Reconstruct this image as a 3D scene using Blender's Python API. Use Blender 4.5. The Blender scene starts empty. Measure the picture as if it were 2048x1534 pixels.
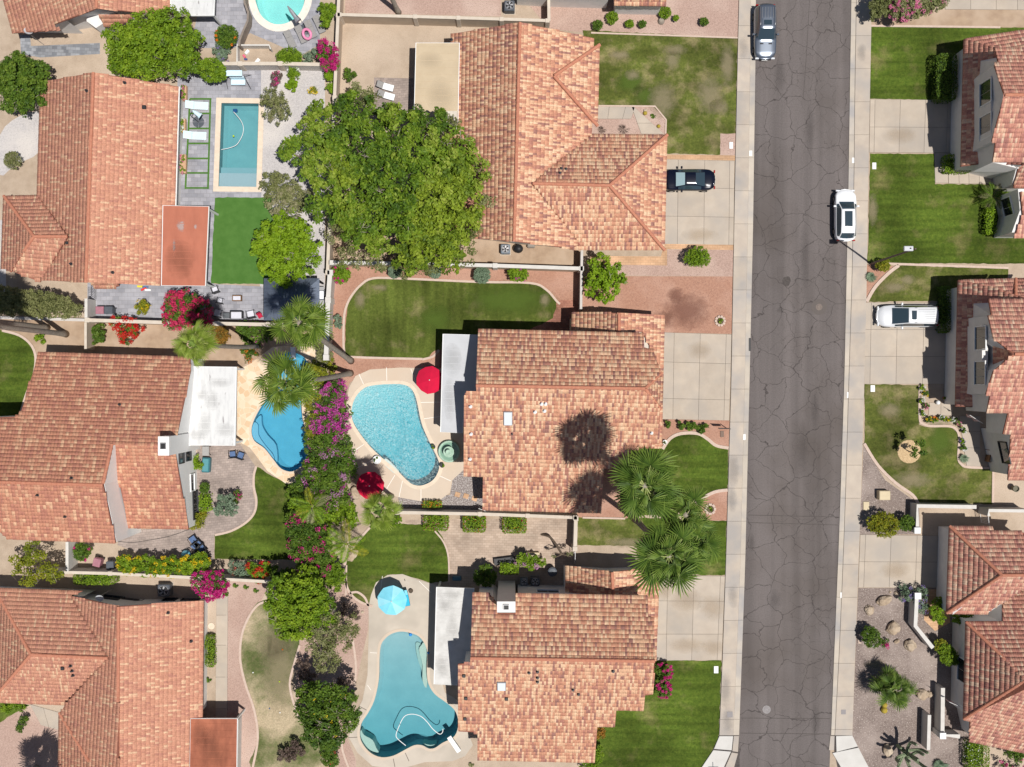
import bpy, bmesh, math, random
import numpy as np
from mathutils import Vector, Matrix
from mathutils.bvhtree import BVHTree
from mathutils.geometry import tessellate_polygon

random.seed(7)
RNG = np.random.default_rng(11)
S = bpy.context.scene
COL = S.collection
PI = math.pi
R = math.radians

# ------------------------------------------------------------------ camera, sky, sun, exposure
CAM_H = 90.0                      # the drone hangs 90 m over the street block
PPM = 22.0                        # photo pixels per metre on the ground
cam_d = bpy.data.cameras.new("camera")
cam = bpy.data.objects.new("camera", cam_d)
COL.objects.link(cam)
cam.location = (0, 0, CAM_H)
cam.rotation_euler = (0, 0, 0)
cam_d.sensor_width = 36.0
cam_d.lens = 36.0 * CAM_H / (2048 / PPM)
cam_d.clip_start = 0.5
cam_d.clip_end = 3000
S.camera = cam

SUN_EL = 71.5
SUN_AZ_DIR = Vector((-0.805, 0.593, 0)).normalized()      # where shadows fall (up and to the left of the picture)
world = bpy.data.worlds.new("World")
S.world = world
world.use_nodes = True
wn = world.node_tree
bg = wn.nodes["Background"]
sky = wn.nodes.new("ShaderNodeTexSky")
sky.sky_type = 'NISHITA'
sky.sun_disc = False
sky.sun_elevation = R(SUN_EL)
tosun = -SUN_AZ_DIR
sky.sun_rotation = math.atan2(tosun.x, tosun.y)
sky.air_density = 1.0
sky.dust_density = 1.0
wn.links.new(sky.outputs[0], bg.inputs[0])
bg.inputs[1].default_value = 0.05
sun_d = bpy.data.lights.new("sun", 'SUN')
sun_d.energy = 4.75
sun_d.angle = R(0.5)
sun_d.color = (1.0, 0.965, 0.91)
sun = bpy.data.objects.new("sun", sun_d)
COL.objects.link(sun)
sdir = Vector((SUN_AZ_DIR.x * math.cos(R(SUN_EL)), SUN_AZ_DIR.y * math.cos(R(SUN_EL)), -math.sin(R(SUN_EL))))
sun.rotation_euler = sdir.to_track_quat('-Z', 'Y').to_euler()
sun.location = (0, 0, 60)
S.view_settings.view_transform = 'Standard'
S.view_settings.look = 'None'
S.view_settings.exposure = 0.0
S.view_settings.gamma = 1.0
S.view_settings.use_curve_mapping = False
S.render.engine = 'CYCLES'
try:
    S.cycles.max_bounces = 6
    S.cycles.transparent_max_bounces = 12
    S.cycles.volume_bounces = 0
except Exception:
    pass

# ------------------------------------------------------------------ coordinates
def P(x, y, z=0.0):
    """world point at height z that lies on the line of sight of photo pixel (x, y)"""
    f = (CAM_H - z) / CAM_H / PPM
    return Vector(((x - 1024) * f, -(y - 767) * f, z))
def G(x, y):
    return P(x, y, 0)

# ------------------------------------------------------------------ materials
MATS = {}
def mat(name, col, col2=None, scale=2.0, detail=4.0, rough=0.9, bump=0.0, bscale=None, col3=None, scale3=0.3,
        metal=0.0, spec=0.3, lo=0.35, hi=0.65, obj_var=0.0, speck=None, speck_scale=30, speck_lo=0.6, stretch=None, bdist=0.02):
    if name in MATS:
        return MATS[name]
    m = bpy.data.materials.new(name)
    m.use_nodes = True
    nt = m.node_tree
    b = nt.nodes["Principled BSDF"]
    b.inputs["Roughness"].default_value = rough
    b.inputs["Metallic"].default_value = metal
    b.inputs["Specular IOR Level"].default_value = spec
    geo = nt.nodes.new("ShaderNodeNewGeometry")
    pos = geo.outputs["Position"]
    if stretch:
        mp = nt.nodes.new("ShaderNodeVectorMath"); mp.operation = 'MULTIPLY'
        mp.inputs[1].default_value = stretch
        nt.links.new(pos, mp.inputs[0]); pos = mp.outputs[0]
    cur = None
    def rgb(c):
        n = nt.nodes.new("ShaderNodeRGB"); n.outputs[0].default_value = (*c, 1); return n.outputs[0]
    def noise(sc, det=detail):
        n = nt.nodes.new("ShaderNodeTexNoise")
        n.inputs["Scale"].default_value = sc; n.inputs["Detail"].default_value = det
        n.inputs["Roughness"].default_value = 0.6
        nt.links.new(pos, n.inputs["Vector"]); return n.outputs["Fac"]
    def mixc(fac, a, c, l, h):
        mr = nt.nodes.new("ShaderNodeMapRange"); mr.inputs[1].default_value = l; mr.inputs[2].default_value = h
        nt.links.new(fac, mr.inputs[0])
        x = nt.nodes.new("ShaderNodeMix"); x.data_type = 'RGBA'
        nt.links.new(mr.outputs[0], x.inputs[0]); nt.links.new(a, x.inputs[6]); nt.links.new(c, x.inputs[7])
        return x.outputs[2]
    cur = rgb(col)
    if col2:
        cur = mixc(noise(scale), cur, rgb(col2), lo, hi)
    if col3:
        cur = mixc(noise(scale3, 3.0), cur, rgb(col3), 0.45, 0.68)
    if speck:
        cur = mixc(noise(speck_scale, 2.0), cur, rgb(speck), speck_lo, speck_lo + 0.08)
    if obj_var:
        oi = nt.nodes.new("ShaderNodeObjectInfo")
        mr = nt.nodes.new("ShaderNodeMapRange"); mr.inputs[3].default_value = 1 - obj_var; mr.inputs[4].default_value = 1 + obj_var
        nt.links.new(oi.outputs["Random"], mr.inputs[0])
        hs = nt.nodes.new("ShaderNodeHueSaturation")
        nt.links.new(mr.outputs[0], hs.inputs["Value"]); nt.links.new(cur, hs.inputs["Color"])
        cur = hs.outputs[0]
    nt.links.new(cur, b.inputs["Base Color"])
    if bump:
        bn = nt.nodes.new("ShaderNodeBump"); bn.inputs["Strength"].default_value = bump
        bn.inputs["Distance"].default_value = bdist
        nt.links.new(noise(bscale or scale * 4), bn.inputs["Height"])
        nt.links.new(bn.outputs[0], b.inputs["Normal"])
    MATS[name] = m
    return m

def attr_mat(name, stops, rough=0.85, trans=0.0, spec=0.3, fine=None, constant=True, bigvar=None):
    """colour of each piece (tile, leaf) from its own random value 't'"""
    if name in MATS:
        return MATS[name]
    m = bpy.data.materials.new(name); m.use_nodes = True
    nt = m.node_tree; b = nt.nodes["Principled BSDF"]
    b.inputs["Roughness"].default_value = rough
    b.inputs["Specular IOR Level"].default_value = spec
    at = nt.nodes.new("ShaderNodeAttribute"); at.attribute_name = "t"
    cr = nt.nodes.new("ShaderNodeValToRGB")
    cr.color_ramp.interpolation = 'CONSTANT' if constant else 'LINEAR'
    el = cr.color_ramp.elements
    while len(el) < len(stops):
        el.new(0.5)
    for e, (p, c) in zip(el, stops):
        e.position = p; e.color = (*c, 1)
    nt.links.new(at.outputs["Fac"], cr.inputs[0])
    cur = cr.outputs[0]
    if fine:
        geo = nt.nodes.new("ShaderNodeNewGeometry")
        n = nt.nodes.new("ShaderNodeTexNoise"); n.inputs["Scale"].default_value = fine; n.inputs["Detail"].default_value = 3
        nt.links.new(geo.outputs["Position"], n.inputs["Vector"])
        mr = nt.nodes.new("ShaderNodeMapRange"); mr.inputs[1].default_value = 0.3; mr.inputs[2].default_value = 0.7
        mr.inputs[3].default_value = 0.8; mr.inputs[4].default_value = 1.15
        nt.links.new(n.outputs["Fac"], mr.inputs[0])
        hs = nt.nodes.new("ShaderNodeHueSaturation")
        nt.links.new(mr.outputs[0], hs.inputs["Value"]); nt.links.new(cur, hs.inputs["Color"]); cur = hs.outputs[0]
    nt.links.new(cur, b.inputs["Base Color"])
    if trans:
        out = nt.nodes["Material Output"]
        tr = nt.nodes.new("ShaderNodeBsdfTranslucent"); nt.links.new(cur, tr.inputs[0])
        mx = nt.nodes.new("ShaderNodeMixShader"); mx.inputs[0].default_value = trans
        nt.links.new(b.outputs[0], mx.inputs[1]); nt.links.new(tr.outputs[0], mx.inputs[2])
        nt.links.new(mx.outputs[0], out.inputs[0])
    MATS[name] = m
    return m

# ------------------------------------------------------------------ object helpers
def tag(o, label=None, cat=None, group=None, kind=None):
    if label: o["label"] = label
    if cat: o["category"] = cat
    if group: o["group"] = group
    if kind: o["kind"] = kind
    return o
def thing(name, label, cat, loc=(0, 0, 0), rz=0.0, group=None):
    o = bpy.data.objects.new(name, None); COL.objects.link(o)
    o.empty_display_size = 0.3
    o.location = loc; o.rotation_euler = (0, 0, rz)
    return tag(o, label, cat, group)
def rootloc(o):
    while o.parent: o = o.parent
    return Vector(o.location)
def link_mesh(name, me, material, parent=None, world=False, smooth=False):
    """link a mesh; with world=True its vertices are world coordinates and are moved into the parent's frame"""
    o = bpy.data.objects.new(name, me); COL.objects.link(o)
    if material is not None:
        for mm in (material if isinstance(material, (list, tuple)) else [material]):
            me.materials.append(mm)
    if smooth:
        me.polygons.foreach_set("use_smooth", [True] * len(me.polygons))
    if parent is not None:
        o.parent = parent
        if world:
            v = rootloc(parent)
            if v.length > 1e-6:
                me.transform(Matrix.Translation(-v))
    return o
def copy_tree(o, parent=None):
    c = o.copy(); COL.objects.link(c)
    if parent is not None: c.parent = parent
    for ch in list(o.children):
        copy_tree(ch, c)
    return c
def place(src, first, loc, rz, label, group=None, scale=None):
    """the first placement uses the source itself, later ones a copy of it and all its parts"""
    o = src if first else copy_tree(src)
    o.location = loc; o.rotation_euler = (0, 0, rz)
    if scale: o.scale = (scale, scale, scale)
    tag(o, label, None, group)
    return o

class MB:
    def __init__(s):
        s.v = []; s.f = []; s.t = None
    def add(s, vs, fs):
        n = len(s.v); s.v += [tuple(v) for v in vs]; s.f += [tuple(i + n for i in f) for f in fs]; return s
    def box(s, x0, x1, y0, y1, z0, z1):
        return s.add([(x0,y0,z0),(x1,y0,z0),(x1,y1,z0),(x0,y1,z0),(x0,y0,z1),(x1,y0,z1),(x1,y1,z1),(x0,y1,z1)],
                     [(3,2,1,0),(4,5,6,7),(0,1,5,4),(1,2,6,5),(2,3,7,6),(3,0,4,7)])
    def rbox(s, x0, x1, y0, y1, z0, z1, c=0.03):
        """box with chamfered vertical and top edges"""
        def ring(z, i):
            a0, a1, b0, b1 = x0 + i, x1 - i, y0 + i, y1 - i
            k = c * 0.7
            return [(a0+k,b0,z),(a1-k,b0,z),(a1,b0+k,z),(a1,b1-k,z),(a1-k,b1,z),(a0+k,b1,z),(a0,b1-k,z),(a0,b0+k,z)]
        return s.loft([ring(z0, 0), ring(z1 - c, 0), ring(z1, c * 0.8)])
    def loft(s, rings, close=True, cap=True):
        n = len(rings[0]); vs = [p for r in rings for p in r]; fs = []
        m = n if close else n - 1
        for k in range(len(rings) - 1):
            for i in range(m):
                j = (i + 1) % n
                fs.append((k*n+i, k*n+j, (k+1)*n+j, (k+1)*n+i))
        if cap and close:
            fs.append(tuple(range(n - 1, -1, -1))); fs.append(tuple((len(rings)-1)*n + i for i in range(n)))
        return s.add(vs, fs)
    def tube(s, pts, rad, n=8, cap=True):
        pts = [Vector(p) for p in pts]
        if not isinstance(rad, (list, tuple)): rad = [rad] * len(pts)
        rings = []
        for i, p in enumerate(pts):
            d = (pts[min(i+1, len(pts)-1)] - pts[max(i-1, 0)]).normalized()
            a = d.cross(Vector((0, 0, 1)))
            if a.length < 0.05: a = d.cross(Vector((0, 1, 0)))
            a.normalize(); b = d.cross(a)
            rings.append([p + (a * math.cos(2*PI*k/n) + b * math.sin(2*PI*k/n)) * rad[i] for k in range(n)])
        return s.loft(rings, True, cap)
    def lathe(s, prof, n=16, c=(0, 0)):
        rings = [[(c[0] + r*math.cos(2*PI*k/n), c[1] + r*math.sin(2*PI*k/n), z) for k in range(n)] for r, z in prof]
        return s.loft(rings)
    def prism(s, poly, z0, z1):
        n = len(poly)
        tri = tessellate_polygon([[Vector((p[0], p[1], 0)) for p in poly]])
        area = sum(poly[i][0]*poly[(i+1)%n][1]-poly[(i+1)%n][0]*poly[i][1] for i in range(n))
        vs = [(p[0], p[1], z0) for p in poly] + [(p[0], p[1], z1) for p in poly]
        fs = []
        for a, b, c in tri:
            pa, pb, pc = poly[a], poly[b], poly[c]
            cr = (pb[0]-pa[0])*(pc[1]-pa[1])-(pb[1]-pa[1])*(pc[0]-pa[0])
            if cr < 0: a, c = c, a
            fs += [(a+n, b+n, c+n), (c, b, a)]
        for i in range(n):
            j = (i+1) % n
            fs.append((i, j, j+n, i+n) if area > 0 else (i+n, j+n, j, i))
        return s.add(vs, fs)
    def build(s, name, material, parent=None, world=False, smooth=False, bevel=0.0):
        me = bpy.data.meshes.new(name); me.from_pydata(s.v, [], s.f); me.update()
        o = link_mesh(name, me, material, parent, world, smooth)
        if s.t is not None:
            a = me.attributes.new("t", 'FLOAT', 'POINT'); a.data.foreach_set("value", np.asarray(s.t, dtype=np.float32))
        if bevel:
            b = o.modifiers.new("edge", 'BEVEL'); b.width = bevel; b.segments = 2; b.limit_method = 'ANGLE'
        return o

def np_mesh(name, V, F, material, parent=None, t=None, world=False, smooth=False):
    """V (n,3) and quads F (m,4)"""
    me = bpy.data.meshes.new(name)
    V = np.asarray(V, dtype=np.float32); F = np.asarray(F, dtype=np.int32)
    me.vertices.add(len(V)); me.vertices.foreach_set("co", V.ravel())
    k = F.shape[1]
    me.loops.add(F.size); me.loops.foreach_set("vertex_index", F.ravel())
    me.polygons.add(len(F)); me.polygons.foreach_set("loop_start", np.arange(0, F.size, k, dtype=np.int32))
    me.polygons.foreach_set("loop_total", np.full(len(F), k, dtype=np.int32))
    if t is not None:
        a = me.attributes.new("t", 'FLOAT', 'POINT'); a.data.foreach_set("value", np.asarray(t, dtype=np.float32))
    me.update(calc_edges=True)
    return link_mesh(name, me, material, parent, world, smooth)

def smooth_closed(pts, n=6):
    out = []; m = len(pts)
    for i in range(m):
        p0, p1, p2, p3 = (Vector(pts[(i+k-1) % m]) for k in range(4))
        for k in range(n):
            t = k / n
            out.append(0.5*((2*p1)+(-p0+p2)*t+(2*p0-5*p1+4*p2-p3)*t*t+(-p0+3*p1-3*p2+p3)*t**3))
    return [(p.x, p.y) for p in out]
def smooth_open(pts, n=6):
    pts = [Vector(p) for p in pts]
    q = [pts[0]] + pts + [pts[-1]]; out = []
    for i in range(len(pts) - 1):
        p0, p1, p2, p3 = q[i:i+4]
        for k in range(n):
            t = k / n
            out.append(0.5*((2*p1)+(-p0+p2)*t+(2*p0-5*p1+4*p2-p3)*t*t+(-p0+3*p1-3*p2+p3)*t**3))
    out.append(pts[-1]); return out
def gpoly(px, z=0.0):
    return [(P(x, y, z).x, P(x, y, z).y) for x, y in px]
def offset_poly(poly, d):
    n = len(poly); out = []
    area = sum(poly[i][0]*poly[(i+1)%n][1]-poly[(i+1)%n][0]*poly[i][1] for i in range(n))
    sgn = 1 if area > 0 else -1
    for i in range(n):
        a = Vector(poly[i-1]); b = Vector(poly[i]); c = Vector(poly[(i+1) % n])
        d1 = (b-a); d2 = (c-b)
        if d1.length < 1e-6: d1 = d2
        if d2.length < 1e-6: d2 = d1
        d1 = d1.normalized(); d2 = d2.normalized()
        n1 = Vector((d1.y, -d1.x)); n2 = Vector((d2.y, -d2.x))
        nn = n1 + n2
        k = 1.0
        if nn.length > 1e-4:
            nn.normalize(); k = 1.0 / max(0.45, nn.dot(n1))
        else: nn = n1
        p = b + nn * (d * sgn * k); out.append((p.x, p.y))
    return out
def sheet(name, poly, z, material, holes=(), parent=None, kind=None, label=None):
    """a flat sheet at height z with holes cut out of it (world xy polygons)"""
    rings = [[Vector((p[0], p[1], 0)) for p in poly]] + [[Vector((p[0], p[1], 0)) for p in h] for h in holes]
    tri = tessellate_polygon(rings)
    vs = [(p.x, p.y, z) for r in rings for p in r]
    fs = []
    for a, b, c in tri:
        pa, pb, pc = vs[a], vs[b], vs[c]
        cr = (pb[0]-pa[0])*(pc[1]-pa[1])-(pb[1]-pa[1])*(pc[0]-pa[0])
        if abs(cr) < 1e-9: continue
        fs.append((a, b, c) if cr > 0 else (c, b, a))
    o = MB().add(vs, fs).build(name, material, parent, True)
    if kind: tag(o, label, None, None, kind)
    return o
def strip(mb, pts, w, z0, z1, closed=False):
    """a kerb-like bar of width w along world xy points"""
    pts = [Vector((p[0], p[1])) for p in pts]; n = len(pts); L = []; Rr = []
    for i in range(n):
        a = pts[(i-1) % n] if (closed or i > 0) else pts[i]
        c = pts[(i+1) % n] if (closed or i < n-1) else pts[i]
        d = (c - a).normalized(); nn = Vector((-d.y, d.x))
        L.append(pts[i] + nn*w/2); Rr.append(pts[i] - nn*w/2)
    rings = [[(L[i].x, L[i].y, z0), (Rr[i].x, Rr[i].y, z0), (Rr[i].x, Rr[i].y, z1), (L[i].x, L[i].y, z1)] for i in range(n)]
    if closed:
        rings.append(rings[0])
    return mb.loft(rings, True, not closed)
def pip(poly, X, Y):
    """points-in-polygon for numpy arrays"""
    ins = np.zeros(X.shape, bool); n = len(poly)
    for i in range(n):
        x0, y0 = poly[i]; x1, y1 = poly[(i+1) % n]
        if y0 == y1: continue
        c = ((y0 > Y) != (y1 > Y)) & (X < (x1-x0)*(Y-y0)/(y1-y0)+x0)
        ins ^= c
    return ins

# ================================================================== THE SETTING
M_base = mat("desert_gravel", (0.435,0.345,0.262), (0.35,0.27,0.20), 1.2, 8, 0.95, 0.5, 14, col3=(0.50,0.40,0.31), scale3=0.12, speck=(0.30,0.22,0.16), speck_scale=16, speck_lo=0.58)
M_pink = mat("pink_gravel", (0.46,0.32,0.265), (0.36,0.245,0.20), 6, 8, 0.95, 0.6, 14, col3=(0.50,0.37,0.31), scale3=0.2, speck=(0.24,0.16,0.13), speck_scale=14, speck_lo=0.57)
M_red = mat("red_gravel", (0.42,0.235,0.165), (0.34,0.18,0.125), 5, 8, 0.95, 0.6, 14, col3=(0.46,0.28,0.21), scale3=0.25, speck=(0.22,0.12,0.09), speck_scale=14, speck_lo=0.58)
M_stain = mat("red_gravel_damp", (0.20,0.09,0.06), (0.34,0.18,0.125), 2.5, 8, 0.95, 0.6, 14)
M_grey = mat("grey_brown_gravel", (0.27,0.215,0.19), (0.15,0.115,0.10), 7, 8, 0.95, 0.8, 12, col3=(0.32,0.26,0.23), scale3=0.3, speck=(0.48,0.42,0.38), speck_scale=9, speck_lo=0.60)
M_pale = mat("pale_grey_gravel", (0.52,0.49,0.48), (0.40,0.375,0.37), 6, 8, 0.95, 0.6, 14, col3=(0.56,0.52,0.49), scale3=0.3, speck=(0.26,0.25,0.25), speck_scale=14, speck_lo=0.60)
M_river = mat("river_pebbles", (0.20,0.165,0.155), (0.42,0.38,0.36), 9, 3, 0.8, 1.0, 12, lo=0.45, hi=0.6, bdist=0.05)
M_dirt = mat("bare_earth", (0.40,0.29,0.20), (0.32,0.225,0.155), 1.5, 8, 0.95, 0.4, 12, col3=(0.45,0.34,0.25), scale3=0.3)
def lawn_mat(name, a, b, dry, dry_amt=0.62, scale3=0.35, mow=None):
    if name in MATS: return MATS[name]
    m = mat(name, a, b, 3.0, 6, 0.95, 0.8, 25, spec=0.1)
    nt = m.node_tree; bs = nt.nodes["Principled BSDF"]
    src = bs.inputs["Base Color"].links[0].from_socket
    geo = nt.nodes.new("ShaderNodeNewGeometry")
    n = nt.nodes.new("ShaderNodeTexNoise"); n.inputs["Scale"].default_value = scale3; n.inputs["Detail"].default_value = 9; n.inputs["Roughness"].default_value = 0.62
    nt.links.new(geo.outputs["Position"], n.inputs["Vector"])
    mr = nt.nodes.new("ShaderNodeMapRange"); mr.inputs[1].default_value = dry_amt - 0.07; mr.inputs[2].default_value = dry_amt + 0.10
    mr.inputs[4].default_value = 0.75
    nt.links.new(n.outputs["Fac"], mr.inputs[0])
    x = nt.nodes.new("ShaderNodeMix"); x.data_type = 'RGBA'; x.inputs[7].default_value = (*dry, 1)
    nt.links.new(mr.outputs[0], x.inputs[0]); nt.links.new(src, x.inputs[6])
    cur = x.outputs[2]
    # large soft patches of another green
    n2 = nt.nodes.new("ShaderNodeTexNoise"); n2.inputs["Scale"].default_value = 0.22; n2.inputs["Detail"].default_value = 3
    nt.links.new(geo.outputs["Position"], n2.inputs["Vector"])
    mr2 = nt.nodes.new("ShaderNodeMapRange"); mr2.inputs[1].default_value = 0.35; mr2.inputs[2].default_value = 0.65; mr2.inputs[3].default_value = 0.72; mr2.inputs[4].default_value = 1.25
    nt.links.new(n2.outputs["Fac"], mr2.inputs[0])
    hs = nt.nodes.new("ShaderNodeHueSaturation"); nt.links.new(mr2.outputs[0], hs.inputs["Value"]); nt.links.new(cur, hs.inputs["Color"]); cur = hs.outputs[0]
    ng = nt.nodes.new("ShaderNodeTexNoise"); ng.inputs["Scale"].default_value = 7.0; ng.inputs["Detail"].default_value = 6; ng.inputs["Roughness"].default_value = 0.75
    nt.links.new(geo.outputs["Position"], ng.inputs["Vector"])
    mg = nt.nodes.new("ShaderNodeMapRange"); mg.inputs[1].default_value = 0.3; mg.inputs[2].default_value = 0.7; mg.inputs[3].default_value = 0.68; mg.inputs[4].default_value = 1.32
    nt.links.new(ng.outputs["Fac"], mg.inputs[0])
    hg = nt.nodes.new("ShaderNodeHueSaturation"); nt.links.new(mg.outputs[0], hg.inputs["Value"]); nt.links.new(cur, hg.inputs["Color"]); cur = hg.outputs[0]
    if mow:
        mp = nt.nodes.new("ShaderNodeVectorMath"); mp.operation = 'MULTIPLY'; mp.inputs[1].default_value = mow
        nt.links.new(geo.outputs["Position"], mp.inputs[0])
        n3 = nt.nodes.new("ShaderNodeTexNoise"); n3.inputs["Scale"].default_value = 1.0; n3.inputs["Detail"].default_value = 2
        nt.links.new(mp.outputs[0], n3.inputs["Vector"])
        mr3 = nt.nodes.new("ShaderNodeMapRange"); mr3.inputs[1].default_value = 0.35; mr3.inputs[2].default_value = 0.65; mr3.inputs[3].default_value = 0.82; mr3.inputs[4].default_value = 1.2
        nt.links.new(n3.outputs["Fac"], mr3.inputs[0])
        h3 = nt.nodes.new("ShaderNodeHueSaturation"); nt.links.new(mr3.outputs[0], h3.inputs["Value"]); nt.links.new(cur, h3.inputs["Color"]); cur = h3.outputs[0]
    nt.links.new(cur, bs.inputs["Base Color"])
    return m
M_lawn = lawn_mat("lawn_green", (0.065,0.095,0.012), (0.095,0.13,0.018), (0.24,0.20,0.09), 0.66, mow=(0.12,1.6,1))
M_lawn_v = lawn_mat("lawn_vivid", (0.050,0.081,0.011), (0.080,0.114,0.016), (0.17,0.15,0.06), 0.61, mow=(0.15,1.9,1))
M_lawn_p = lawn_mat("lawn_patchy", (0.070,0.088,0.018), (0.105,0.12,0.026), (0.23,0.19,0.095), 0.55, 0.62, mow=(0.3,0.9,1))
M_lawn_o = lawn_mat("lawn_olive", (0.062,0.083,0.015), (0.090,0.112,0.022), (0.20,0.17,0.08), 0.60, 0.5, mow=(1.7,0.15,1))
M_lawn_d = lawn_mat("lawn_worn", (0.10,0.135,0.04), (0.17,0.17,0.075), (0.40,0.31,0.22), 0.50, 0.22)
M_turf = mat("artificial_turf", (0.055,0.14,0.022), (0.075,0.17,0.032), 1.2, 6, 0.9, 0.3, 30)
M_conc = mat("concrete", (0.475,0.405,0.33), (0.415,0.35,0.285), 0.7, 8, 0.9, 0.2, 20, col3=(0.38,0.335,0.29), scale3=0.25, obj_var=0.05)
M_walk = mat("concrete_pavement", (0.49,0.42,0.345), (0.43,0.365,0.305), 0.9, 8, 0.9, 0.2, 20, col3=(0.36,0.33,0.305), scale3=0.28, obj_var=0.06)
M_new = mat("new_concrete", (0.58,0.56,0.53), (0.52,0.50,0.47), 0.8, 6, 0.9, 0.1, 20)
M_kerb = mat("kerb_concrete", (0.45,0.395,0.33), (0.50,0.44,0.37), 0.8, 8, 0.9, 0.2, 20, col3=(0.34,0.32,0.31), scale3=0.3, obj_var=0.05)
M_deck = mat("pool_deck", (0.58,0.485,0.39), (0.53,0.44,0.35), 0.5, 8, 0.9, 0.15, 25, col3=(0.55,0.44,0.34), scale3=0.22)
M_edge = mat("pink_edging", (0.56,0.44,0.37), (0.50,0.38,0.31), 5, 5, 0.9, 0.3, 12)
M_band = mat("brick_band", (0.56,0.36,0.22), (0.48,0.29,0.18), 7, 4, 0.9, 0.3, 14)

def brick_mat(name, c1, c2, mortar, bw, bh, rot=0.0, msize=0.012, var=0.0):
    m = bpy.data.materials.new(name); m.use_nodes = True; nt = m.node_tree; b = nt.nodes["Principled BSDF"]
    b.inputs["Roughness"].default_value = 0.9; b.inputs["Specular IOR Level"].default_value = 0.2
    geo = nt.nodes.new("ShaderNodeNewGeometry")
    mp = nt.nodes.new("ShaderNodeMapping"); mp.inputs["Rotation"].default_value = (0, 0, rot)
    nt.links.new(geo.outputs["Position"], mp.inputs[0])
    br = nt.nodes.new("ShaderNodeTexBrick")
    br.inputs["Scale"].default_value = 1.0; br.inputs["Brick Width"].default_value = bw; br.inputs["Row Height"].default_value = bh
    br.inputs["Mortar Size"].default_value = msize; br.inputs["Mortar Smooth"].default_value = 0.3
    br.inputs["Color1"].default_value = (*c1, 1); br.inputs["Color2"].default_value = (*c2, 1); br.inputs["Mortar"].default_value = (*mortar, 1)
    nt.links.new(mp.outputs[0], br.inputs["Vector"])
    n = nt.nodes.new("ShaderNodeTexNoise"); n.inputs["Scale"].default_value = 0.6; n.inputs["Detail"].default_value = 8
    nt.links.new(geo.outputs["Position"], n.inputs["Vector"])
    mr = nt.nodes.new("ShaderNodeMapRange"); mr.inputs[1].default_value = 0.3; mr.inputs[2].default_value = 0.7; mr.inputs[3].default_value = 0.78; mr.inputs[4].default_value = 1.18
    nt.links.new(n.outputs["Fac"], mr.inputs[0])
    hs = nt.nodes.new("ShaderNodeHueSaturation"); nt.links.new(mr.outputs[0], hs.inputs["Value"]); nt.links.new(br.outputs["Color"], hs.inputs["Color"])
    nt.links.new(hs.outputs[0], b.inputs["Base Color"])
    bn = nt.nodes.new("ShaderNodeBump"); bn.inputs["Strength"].default_value = 0.5; bn.inputs["Distance"].default_value = 0.01; bn.invert = True
    nt.links.new(br.outputs["Fac"], bn.inputs["Height"]); nt.links.new(bn.outputs[0], b.inputs["Normal"])
    MATS[name] = m
    return m
M_paver_g = brick_mat("grey_pavers", (0.36,0.355,0.385), (0.26,0.26,0.29), (0.24,0.23,0.24), 0.55, 0.36)
M_paver_s = brick_mat("slate_pavers", (0.30,0.31,0.33), (0.17,0.18,0.20), (0.16,0.16,0.17), 0.42, 0.28, 0.05)
M_paver_p = brick_mat("taupe_pavers", (0.37,0.30,0.265), (0.29,0.235,0.21), (0.22,0.18,0.16), 0.36, 0.22, -0.1)
M_paver_b = brick_mat("beige_pavers", (0.46,0.36,0.285), (0.38,0.29,0.225), (0.30,0.23,0.18), 0.40, 0.22, 0.02)
M_paver_r = brick_mat("red_pavers", (0.36,0.17,0.12), (0.27,0.12,0.085), (0.2,0.1,0.07), 0.3, 0.2, 0.02)
M_brick_band = brick_mat("tan_brick_band", (0.58,0.37,0.225), (0.50,0.305,0.18), (0.38,0.24,0.15), 0.45, 0.22, 0.0)

# travertine flagstones
def voronoi_stone(name, cols, sc, joint, jw=0.03):
    m = bpy.data.materials.new(name); m.use_nodes = True; nt = m.node_tree; b = nt.nodes["Principled BSDF"]
    b.inputs["Roughness"].default_value = 0.85
    geo = nt.nodes.new("ShaderNodeNewGeometry")
    v = nt.nodes.new("ShaderNodeTexVoronoi"); v.inputs["Scale"].default_value = sc
    nt.links.new(geo.outputs["Position"], v.inputs["Vector"])
    ve = nt.nodes.new("ShaderNodeTexVoronoi"); ve.feature = 'DISTANCE_TO_EDGE'; ve.inputs["Scale"].default_value = sc
    nt.links.new(geo.outputs["Position"], ve.inputs["Vector"])
    sep = nt.nodes.new("ShaderNodeSeparateColor"); nt.links.new(v.outputs["Color"], sep.inputs[0])
    cr = nt.nodes.new("ShaderNodeValToRGB"); el = cr.color_ramp.elements
    while len(el) < len(cols): el.new(0.5)
    for i, (e, c) in enumerate(zip(el, cols)): e.position = i/(len(cols)-1); e.color = (*c, 1)
    nt.links.new(sep.outputs[0], cr.inputs[0])
    mr = nt.nodes.new("ShaderNodeMapRange"); mr.inputs[1].default_value = jw*0.5; mr.inputs[2].default_value = jw
    nt.links.new(ve.outputs["Distance"], mr.inputs[0])
    x = nt.nodes.new("ShaderNodeMix"); x.data_type = 'RGBA'; x.inputs[6].default_value = (*joint, 1)
    nt.links.new(mr.outputs[0], x.inputs[0]); nt.links.new(cr.outputs[0], x.inputs[7])
    nt.links.new(x.outputs[2], b.inputs["Base Color"])
    MATS[name] = m
    return m
M_trav = voronoi_stone("travertine", [(0.68,0.52,0.36),(0.60,0.42,0.26),(0.72,0.60,0.46),(0.64,0.47,0.30)], 1.9, (0.70,0.58,0.44), 0.035)

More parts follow.
